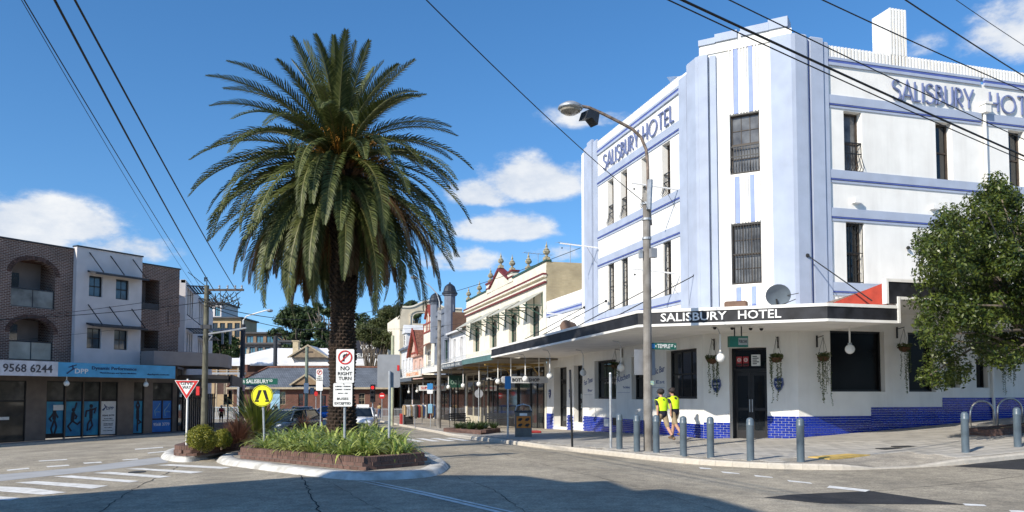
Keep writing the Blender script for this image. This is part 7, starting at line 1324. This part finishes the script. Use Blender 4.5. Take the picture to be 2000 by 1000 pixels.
    if vest: # hi-vis panel over the upper torso
        v_ = MB(); ring = lambda z, rx, ry, yo: [(rx*cos(t), yo+ry*sin(t), z) for t in np.linspace(0, 2*pi, 21)[:-1]]; rows = [ring(z*k, rx*k, ry*k, -lean*yy*k) for z, rx, ry, yy in ((1.06, .19, .17, .5), (1.2, .20, .175, .8), (1.34, .235, .17, 1), (1.43, .25, .13, 1.4), (1.50, .13, .09, 1.5))]
        v_.add([p for rw in rows for p in rw], [(i*20+j, i*20+(j+1) % 20, (i+1)*20+(j+1) % 20, (i+1)*20+j) for i in range(4) for j in range(20)]); v_.build('vest', vest, o, True)
    if hair: MB().sphere(tuple(hd+Vector((0, .02, .03))*k), .104*k, 14, 9).build('hair', hair, o, True)
    if hat: MB().lathe([(.118*k, -.03*k), (.122*k, .02*k), (.112*k, .07*k), (.075*k, .11*k), (.005, .125*k)], 16, tuple(hd+Vector((0, .012, .02))*k)).prismz([(hd[0]+.09*k*cos(t), hd[1]-.05*k+(-.12*k)*sin(t)) for t in np.linspace(0, pi, 9)], hd[2]+.035*k, hd[2]+.05*k).build('cap', hat, o, True)
    e = MB()
    for sg in (-1, 1): e.sphere(tuple(hd+Vector((sg*.034, -.083, .012))*k), .013*k, 8, 5)
    tag(e.build('eyes', SOCK, o), kind='stuff'); MB().box(hd[0]-.025*k, hd[0]+.025*k, hd[1]-.094*k, hd[1]-.08*k, hd[2]-.062*k, hd[2]-.054*k).build('mouth', mat('lip', (.30, .10, .09), .6), o)
    return o
wk = dict(top=NAVYC, hip=NAVYC, sleeve=NAVYC, leg=KHAKI, sock=SOCK, boot=BOOT, shorts=True)
p1 = gnd(1294, 866, .13); person('worker in lime vest, shorts and dark cap, left of the pair walking', p1, radians(192), 1.74, wk, dict(legL=(-20, -42), legR=(20, 6), armL=(30, 66), armR=(-22, -4), abL=16, lean=.03), CAPM, DKHAIR, LIME)
p2 = gnd(1318, 859, .13); person('worker in lime vest, shorts and dark cap, right of the pair walking', p2, radians(198), 1.78, wk, dict(legL=(22, 8), legR=(-22, -40), armL=(24, 34), armR=(-26, -8), lean=.05), CAPM, DKHAIR, LIME)
def far_p(u, vf, D): P = dep(u, vf, D); P[2] = gz(P[0], P[1])+.02; return P
person('distant person in red shirt and white hat walking by the railing', far_p(432, 822, 74), radians(180), 1.68, dict(top=REDC, hip=SOCK, sleeve=REDC, leg=SOCK, shin=SKIN, sock=WHC, boot=WHC, shorts=True), dict(legL=(10, 0), legR=(-10, -15), armL=(5, 20), armR=(-5, 10)), WHC, GREYH, vox=.022)
person('distant person in white standing before the station wall', far_p(597, 812, 92), radians(60), 1.7, dict(top=WHC, hip=WHC, sleeve=WHC, leg=WHC, sock=WHC, boot=SOCK, shin=WHC), dict(armL=(35, 80), armR=(10, 20)), None, DKHAIR, vox=.022)
person('distant person in jeans with a bag at the traffic light', far_p(741, 822, 88), radians(170), 1.7, dict(top=mat('mustard_cloth', (.35, .25, .12), .8), hip=JEAN, sleeve=MATS['mustard_cloth'], leg=JEAN, shin=JEAN, sock=JEAN, boot=SOCK), dict(legL=(8, 2), legR=(-8, -10)), None, DKHAIR, vox=.022)
person('distant seated figure in dark top beside the station board', far_p(538, 815, 93), radians(30), 1.65, dict(top=SOCK, hip=SOCK, sleeve=SOCK, leg=JEAN, shin=JEAN, sock=SOCK, boot=SOCK), dict(), None, GREYH, vox=.022)
# ------------------------------------------------------------------ cars
TYRE = mat('tyre', (.012, .012, .012), .85); RIM = mat('alloy_rim', (.45, .46, .48), .3, .1, 6, metal=.8); CGL = mat('car_glass', (.012, .016, .02), .03, .3, 2, spec=.7); LENS = mat('lamp_lens', (.6, .62, .65), .1, .1, 9, spec=.7); TAILL = mat('tail_lens', (.35, .01, .01), .2); PLATE = mat('number_plate', (.7, .65, .25), .5)
def car(label, P, rz, paint, L_=4.25, W_=1.76, H=1.47, kind='hatch', taxi=False):
    o = thing('parked_car' if kind != 'taxi' else 'taxi', label, 'car', tuple(P), rz); hw = W_/2; x0, x1 = -L_/2, L_/2      # nose towards +x
    belt = .62*H; hood = .56*H
    st_ = [(x0, .42, .72*belt, .80), (x0+.12, .24, .92*belt, .93), (x0+.5, .2, belt*1.02, .98), (x0+1.2, .19, belt*1.0, 1.0), (0, .19, belt*.98, 1.0), (x1-1.3, .19, belt*.95, 1.0), (x1-.75, .2, hood, .97), (x1-.25, .22, hood*.88, .90), (x1-.05, .3, hood*.74, .78), (x1, .36, hood*.62, .70)]
    b = MB(); n = 9; vs_ = []
    for x, zl_, zt_, w in st_:
        q = hw*w; vs_ += [(x, -q*.88, zl_), (x, -q, zl_+.16), (x, -q*1.0, zl_+.35*(zt_-zl_)+.1), (x, -q*.97, zt_-.07), (x, -q*.86, zt_), (x, 0, zt_+.03), (x, q*.86, zt_), (x, q*.97, zt_-.07), (x, q*1.0, zl_+.35*(zt_-zl_)+.1), (x, q, zl_+.16), (x, q*.88, zl_)]
    n = 11; m = len(st_); fs_ = [(i*n+j, i*n+j+1, (i+1)*n+j+1, (i+1)*n+j) for i in range(m-1) for j in range(n-1)]+[tuple(range(n-1, -1, -1)), tuple(range((m-1)*n, m*n))]+[(i*n, (i+1)*n, (i+1)*n+n-1, i*n+n-1) for i in range(m-1)]
    body = b.add(vs_, fs_).build('body', paint, o, True)
    rb, rf, wb, wf = (x0+.55, x1-1.55, x0+.12, x1-.95) if kind == 'hatch' else (x0+1.15, x1-1.75, x0+.65, x1-1.15); zt_ = H; zb_ = belt*.97; tw, bw_ = hw*.70, hw*.90
    roof = MB(); roof.add([(rb, -tw, zt_-.04), (rf, -tw, zt_-.03), (rf, tw, zt_-.03), (rb, tw, zt_-.04), ((rb+rf)/2, 0, zt_+.02), ((rb+rf)/2, -tw*.98, zt_), ((rb+rf)/2, tw*.98, zt_)], [(0, 5, 4), (5, 1, 4), (1, 2, 4), (2, 6, 4), (6, 3, 4), (3, 0, 4)])
    for sg in (-1, 1):
        for (xa, xb) in ((rb, wb), (rf, wf), ((rb+rf)/2, (wb+wf)/2)): roof.tube([(xa, sg*tw, zt_-.03), (xb, sg*bw_, zb_)], .045, 5)
        roof.tube([(rb, sg*tw, zt_-.03), ((rb+rf)/2, sg*tw, zt_), (rf, sg*tw, zt_-.03)], .045, 5)
    roof.build('roof', paint, o, True)
    e = .99; MB().add([(rf, -tw*e, zt_-.05), (rf, tw*e, zt_-.05), (wf, bw_*e, zb_), (wf, -bw_*e, zb_)], [(0, 3, 2, 1)]).build('windscreen', CGL, o); MB().add([(rb, -tw*e, zt_-.05), (rb, tw*e, zt_-.05), (wb, bw_*e, zb_), (wb, -bw_*e, zb_)], [(0, 1, 2, 3)]).build('rear_window', CGL, o)
    for sg in (-1, 1):
        xm, xmb = (rb+rf)/2, (wb+wf)/2
        for (a, c, d, f_) in ((rb, xm, xmb, wb), (xm, rf, wf, xmb)): MB().add([(a, sg*tw, zt_-.05), (c, sg*tw, zt_-.05), (d, sg*bw_, zb_), (f_, sg*bw_, zb_)], [(0, 1, 2, 3)]).build('side_window', CGL, o)
        MB().bbox(wf-.25, wf-.1, sg*hw-.02 if sg > 0 else -hw-.16, sg*hw+.16 if sg > 0 else -hw+.02, zb_, zb_+.13, .03).build('mirror', paint, o); MB(Matrix.Translation((x1-.22, sg*hw*.66, hood*.80))).sphere((0, 0, 0), .16, 10, 6, .55).build('headlight', LENS, o); MB(Matrix.Translation((x0+.1, sg*hw*.74, belt*.82))).sphere((0, 0, 0), .14, 10, 6, .9).build('tail_light', TAILL, o)
        for xw in (x0+.78, x1-.82):
            w_ = MB(); w_.cyl((xw, sg*(hw-.2), .31), (xw, sg*(hw+.005), .31), .31, n=20); wo = w_.build('wheel', TYRE, o); MB().cyl((xw, sg*(hw-.01), .31), (xw, sg*(hw+.015), .31), .2, n=14).build('rim', RIM, wo)
    MB().box(x1-.04, x1+.012, -.55, .55, .30, .46).build('grille', BLACK, o); MB().box(x1+.013, x1+.025, -.19, .19, .42, .52).build('number_plate', PLATE, o); MB().box(x0-.02, x0+.05, -.19, .19, .55, .65).build('number_plate', PLATE, o)
    if taxi: MB().prism([(-.12, 0), (.12, 0), (.08, .17), (-.08, .17)], -.42, .42).build('roof_sign', SIGNW, o, loc=((rb+rf)/2, 0, zt_+.02)); MB().bbox(.32, .46, -.07, .07, 0, .12, .02).build('roof_beacon', ORANGE, o, loc=((rb+rf)/2-.4, -.6, zt_))
    return o
def onroad(u, D): P = dep(u, 800, D); P[2] = gz(P[0], P[1])+.005; return P
car('dark blue grey hatchback behind the island plants', onroad(566, 41), radians(-122), mat('slate_car_paint', (.06, .085, .12), .25, .05, 3, metal=.4, coat=.6), 4.2, 1.72, 1.36); car('silver wagon queued behind the dark hatchback', onroad(590, 60), radians(-96), mat('silver_car_paint', (.42, .43, .45), .3, .05, 3, metal=.5, coat=.5), 4.6, 1.78, 1.52); car('bright blue car crossing in front of the station', onroad(640, 84), radians(180-14), mat('blue_car_paint', (.01, .16, .55), .25, .05, 3, metal=.3, coat=.7), 4.5, 1.8, 1.45, 'sedan'); car('white taxi facing the camera right of the palm trunk', onroad(708, 54), radians(-100), mat('white_car_paint', (.72, .73, .74), .3, .03, 3, coat=.6), 4.8, 1.85, 1.46, 'taxi', True)
# ------------------------------------------------------------------ poles, lights and wires
class Far:     # upright at a chosen depth, standing on the road or path
    def __init__(s, name, label, cat, u, D, off=.1, group=None):
        P = dep(u, 800, D); P[2] = gz(P[0], P[1])+off; s.P = P; s.D = D; s.s = D/F; s.u = u; s.o = thing(name, label, cat, tuple(P), -YAW, group)
    def x(s, u): return (u-s.u)*s.s
    def z(s, v): return 1.72+(770-v)*s.s-s.P[2]
    def pole(s, v, r, m, r2=None, n=10, name='pole'): return MB().cyl((0, 0, -.2), (0, 0, s.z(v)), r, r2, n).build(name, m, s.o)
GRPOLE = mat('green_grey_timber', (.13, .125, .09), .85, .2, 2.5, .4, 30)
f = Far('power_pole', 'tall timber power pole tangled with wires beside the brick building', 'pole', 399, 44); f.pole(556, .175, GRPOLE, .13, 14); LPz = f.z
ca = MB().box(f.x(395), f.x(472), -.06, .06, f.z(567), f.z(563)).build('crossarm', BROWN, f.o)
for u in (424, 440, 455, 468): MB().lathe([(.03, 0), (.06, .06), (.04, .12), (.07, .16), (.02, .22)], 8, (f.x(u), 0, f.z(563))).build('insulator', GALV, ca)
MB().cyl((0, 0, f.z(556)), (0, 0, f.z(540)), .03).tube([(0, 0, f.z(543)), (-.12, 0, f.z(540)), (-.1, 0, f.z(548))], .05, 5).build('pole_top_bracket', IRON, f.o); MB().box(-.25, .28, -.15, .15, f.z(642), f.z(634)).build('pole_band', DARKM, f.o); MB().tube([(.1, 0, f.z(652)), (f.x(450), 0, f.z(645)), (f.x(478), 0, f.z(640))], .05, 6).tube([(.1, 0, f.z(668)), (f.x(412), 0, f.z(655))], .03, 5).build('lamp_outreach', GALV, f.o)
tg = MB(); r = random.Random(3)
for i in range(26):
    a = (f.x(r.uniform(392, 470)), r.uniform(-.2, .2), f.z(r.uniform(563, 592))); b = (f.x(r.uniform(385, 470)), r.uniform(-.3, .3), f.z(r.uniform(566, 598))); m = tuple((a[k]+b[k])/2-(.5*r.random() if k == 2 else 0) for k in range(3)); tg.tube([a, tuple((a[k]*.75+b[k]*.25)-(.25 if k == 2 else 0) for k in range(3)), m, tuple((a[k]*.25+b[k]*.75)-(.25 if k == 2 else 0) for k in range(3)), b], .022, 4)
tag(tg.build('wire_loops', IRON, f.o), kind='stuff'); MB().box(-.38, -.2, -.25, -.15, f.z(772), f.z(755)).build('red_notice', RB, f.o); pole_top = f.P+np.array([0, 0, f.z(563)])
g = Far('steel_lamp_post', 'dark steel post with curved white lamp arm left of the station', 'lamp post', 472, 72); g.pole(633, .22, DARKM); MB().tube([(0, 0, g.z(660)), (0, 0, g.z(625)), (g.x(478), 0, g.z(617)), (g.x(500), 0, g.z(610)), (g.x(518), 0, g.z(605))], .06, 6).build('lamp_arm', TR, g.o); MB().sphere((g.x(524), 0, g.z(606)), .3, 10, 6, .5).build('lamp_head', GALV, g.o); MB().box(g.x(398), g.x(474), -.1, .1, g.z(646), g.z(641)).build('gantry_arm', GALV, g.o)
for u in (432, 447): MB().box(g.x(u)-.08, g.x(u)+.08, -.1, .1, g.z(672), g.z(644)).build('gantry_hanger', SIGNG, g.o)
g = Far('dark_steel_post', 'plain dark steel post rising above the station roof', 'post', 536, 104); g.pole(656, .26, DARKM)
g = Far('green_power_pole', 'slim green grey pole with parking signs before the station', 'pole', 598, 82); g.pole(678, .17, mat('sage_pole', (.20, .24, .19), .8, .1, 2)); MB().box(g.x(594), g.x(603), -.22, -.18, g.z(768), g.z(748)).build('sign_panel', SIGNW, g.o); MB().box(g.x(606), g.x(614), -.22, -.18, g.z(770), g.z(757)).build('sign_panel', SIGNG, g.o); MB().box(g.x(590), g.x(610), -.08, .08, g.z(689), g.z(686)).build('crossarm', BROWN, g.o)
g = Far('red_sign_post', 'small red round sign on a post before the station', 'sign', 617, 86); g.pole(775, .04, GALV); MB().prism([(.2*cos(t), g.z(769)+.26*sin(t)) for t in np.linspace(0, 2*pi, 17)[:-1]], -.06, -.04).build('disc', RB, g.o)
g = Far('traffic_light', 'black traffic light showing red right of the palm', 'traffic light', 728, 78); g.pole(785, .07, GALV); hdz = g.z(785); MB().bbox(-.24, .24, -.2, .1, hdz-.02, g.z(751), .04).build('housing', BLACK, g.o)
for i, m in enumerate((mat('red_lamp', (.9, .02, .02), .4, .02, 3, emit=1.6), BLACK, BLACK)): z_ = g.z(757+i*10); MB().cyl((0, -.215, z_), (0, -.2, z_), .15, n=14).build('lens', m, g.o); MB().add([(.17*cos(t), yy, z_+.17*sin(t)) for yy in (-.2, -.4) for t in np.linspace(0, pi, 9)], [(i_, i_+1, i_+10, i_+9) for i_ in range(8)]).build('visor', BLACK, g.o)
g = Far('traffic_light', 'second traffic signal seen sideways by the left railing', 'traffic light', 445, 70); g.pole(775, .06, GALV); MB().bbox(g.x(447), g.x(452), -.2, .2, g.z(790), g.z(762), .03).bbox(g.x(438), g.x(442), -.2, .2, g.z(790), g.z(770), .03).box(g.x(440), g.x(449), -.03, .03, g.z(779), g.z(777)).build('housing', DARKM, g.o)
g = Far('cream_post', 'pale green grey round post right of the traffic light', 'post', 766, 62, .15); g.pole(655, .13, mat('sage_cream', (.38, .40, .28), .8, .1, 2), n=12)
g = Far('no_entry_sign', 'small red ringed sign on a post by the cream post', 'sign', 746, 74); g.pole(766, .04, GALV); MB().prism([(.28*cos(t), g.z(773)+.28*sin(t)) for t in np.linspace(0, 2*pi, 17)[:-1]], -.06, -.04).build('disc', RB, g.o); MB().box(-.18, .18, -.075, -.061, g.z(773)-.05, g.z(773)+.05).build('bar', SIGNW, g.o)
# timber lamp pole by the shops
P = gnd(857, 836, .13); w_ = thing('timber_lamp_pole', 'weathered timber lamp pole in front of the white shop awning', 'pole', tuple(P), -YAW); s = ((P-CAM) @ _fw)/F; zz = lambda v: (836-v)*s
MB().cyl((0, 0, -.2), ((852-857)*s*0, 0, zz(600)), .15, .11, 12).build('pole', WOODP, w_); MB().tube([(0, 0, zz(620)), (0, 0, zz(588)), (-5*s, 0, zz(572)), (-20*s, 0, zz(556)), (-42*s, 0, zz(542))], .035, 6).build('lamp_arm', GALV, w_); MB().sphere((-50*s, 0, zz(540)), .24, 10, 6, .45).build('lamp_head', GALV, w_); MB().box(-.1, .14, -.2, -.1, zz(625), zz(606)).build('meter_box', SIGNG, w_)
# cables: hung between poles, sagging, running past the picture edges
def cable(label, A, B, sag, r=.018, ext=(0, 0)):
    A = np.array(A); B = np.array(B); d = B-A; A = A-d*ext[0]; B = B+d*ext[1]; n = 28; o = tuple(A); pts = [tuple(A+(B-A)*t-np.array([0, 0, sag*4*t*(1-t)])-A) for t in np.linspace(0, 1, n)]
    tag(MB().tube(pts, r*.78, 5).build('overhead_cable', mat('cable_black', (.012, .012, .013), .6), None, True, o), label, 'cable', 'overhead cables')
T = lambda du, dz: pole_top+_rt*du*44/F+np.array([0, 0, dz])
cable('thin black cable from the power pole to the top left, leftmost of three', T(-2, -.3), dep(66, -8, 13.2), .35, .014, (0, .6)); cable('thick black cable from the power pole to the top left, middle of three', T(15, -.1), dep(124, -8, 13.0), .35, .028, (0, .6)); cable('thick black cable from the crossarm to the top left, right of three', T(55, .05), dep(160, -8, 13.4), .3, .026, (0, .6)); cable('faint cable beside the leftmost overhead cable', T(-6, -.6), dep(72, -8, 12.5), .5, .008, (0, .6))
cable('pale cable across the upper floor of the grey rendered bay', T(-8, -.25), dep(-20, 622, 33), .15, .016, (0, .4)); cable('pale green cable across the brick arches', T(-8, -.75), dep(-20, 616, 36), .25, .022, (0, .4)); cable('thin grey cable above the shop sign board', T(-8, -1.6), dep(-20, 662, 36), .2, .010, (0, .4))
cable('dark cable from the power pole passing behind the palm', T(6, -.9), onX(1000, 585, -5) if False else dep(660, 622, 60), .4, .03, (0, 0)); cable('second dark cable from the power pole to the station side', T(6, -1.0), dep(640, 640, 80), .6, .03)
cable('cable from the palm side to the timber lamp pole and cream shops', dep(660, 618, 58), (-.2, 14.0, 9.1), .5, .02); cable('thin cable crossing the tan parapet', dep(690, 640, 70), (-.1, 40, 7.6), .3, .015)
tpt = tp.P+np.array([0, 0, topz-.3]); cable('single thin cable from the timber pole up over the street', tpt, dep(852, -8, 12.5), .25, .013, (0, .5))
cable('thick black cable sweeping over the hotel, upper of the heavy pair', dep(1330, -12, 13.0), dep(2010, 302, 20.0), .12, .03, (.6, .6)); cable('thin black cable under the heavy pair over the hotel', dep(1336, -4, 13.0), dep(2010, 306, 20.0), -.02+.22, .016, (.6, .6)); cable('black cable crossing the chamfered hotel crown', dep(1440, -6, 13.2), dep(2010, 268, 20.5), .15, .015, (.6, .6)); cable('black cable crossing the hotel parapet chimney', dep(1612, -6, 14), dep(2010, 176, 19), .1, .016, (.6, .6)); cable('black cable at the top right corner', dep(1770, -6, 14), dep(2010, 150, 18.5), .08, .018, (.6, .6)); cable('thin grey cable in the extreme top right corner', dep(1865, -6, 14), dep(2010, 92, 17.5), .05, .009, (.6, .6))
# ------------------------------------------------------------------ building left of the camera whose shadow crosses the foreground
H = 9.0; off = np.array(SUN_H)*H/math.tan(SUN_EL); edge = [(-420, 1010), (-60, 981), (40, 973), (252, 957), (585, 932), (648, 931), (879, 928), (1022, 929), (1114, 942), (1189, 939), (1241, 958), (1298, 955), (1402, 975), (1482, 998), (1640, 1040)]
fr_ = [gnd(u, v)[:2]-off for u, v in edge]; bk = [p-np.array(SUN_H)*14 for p in fr_[::-1]]
sb2 = thing('corner_terrace_building', 'rendered terrace just left of the view whose shadow falls on the road', 'building', (fr_[3][0], fr_[3][1], 0)); MB(Matrix.Translation((-fr_[3][0], -fr_[3][1], 0))).prismz([tuple(p) for p in fr_]+[tuple(p) for p in bk], -1.5, H).build('wall', MUSH, sb2)
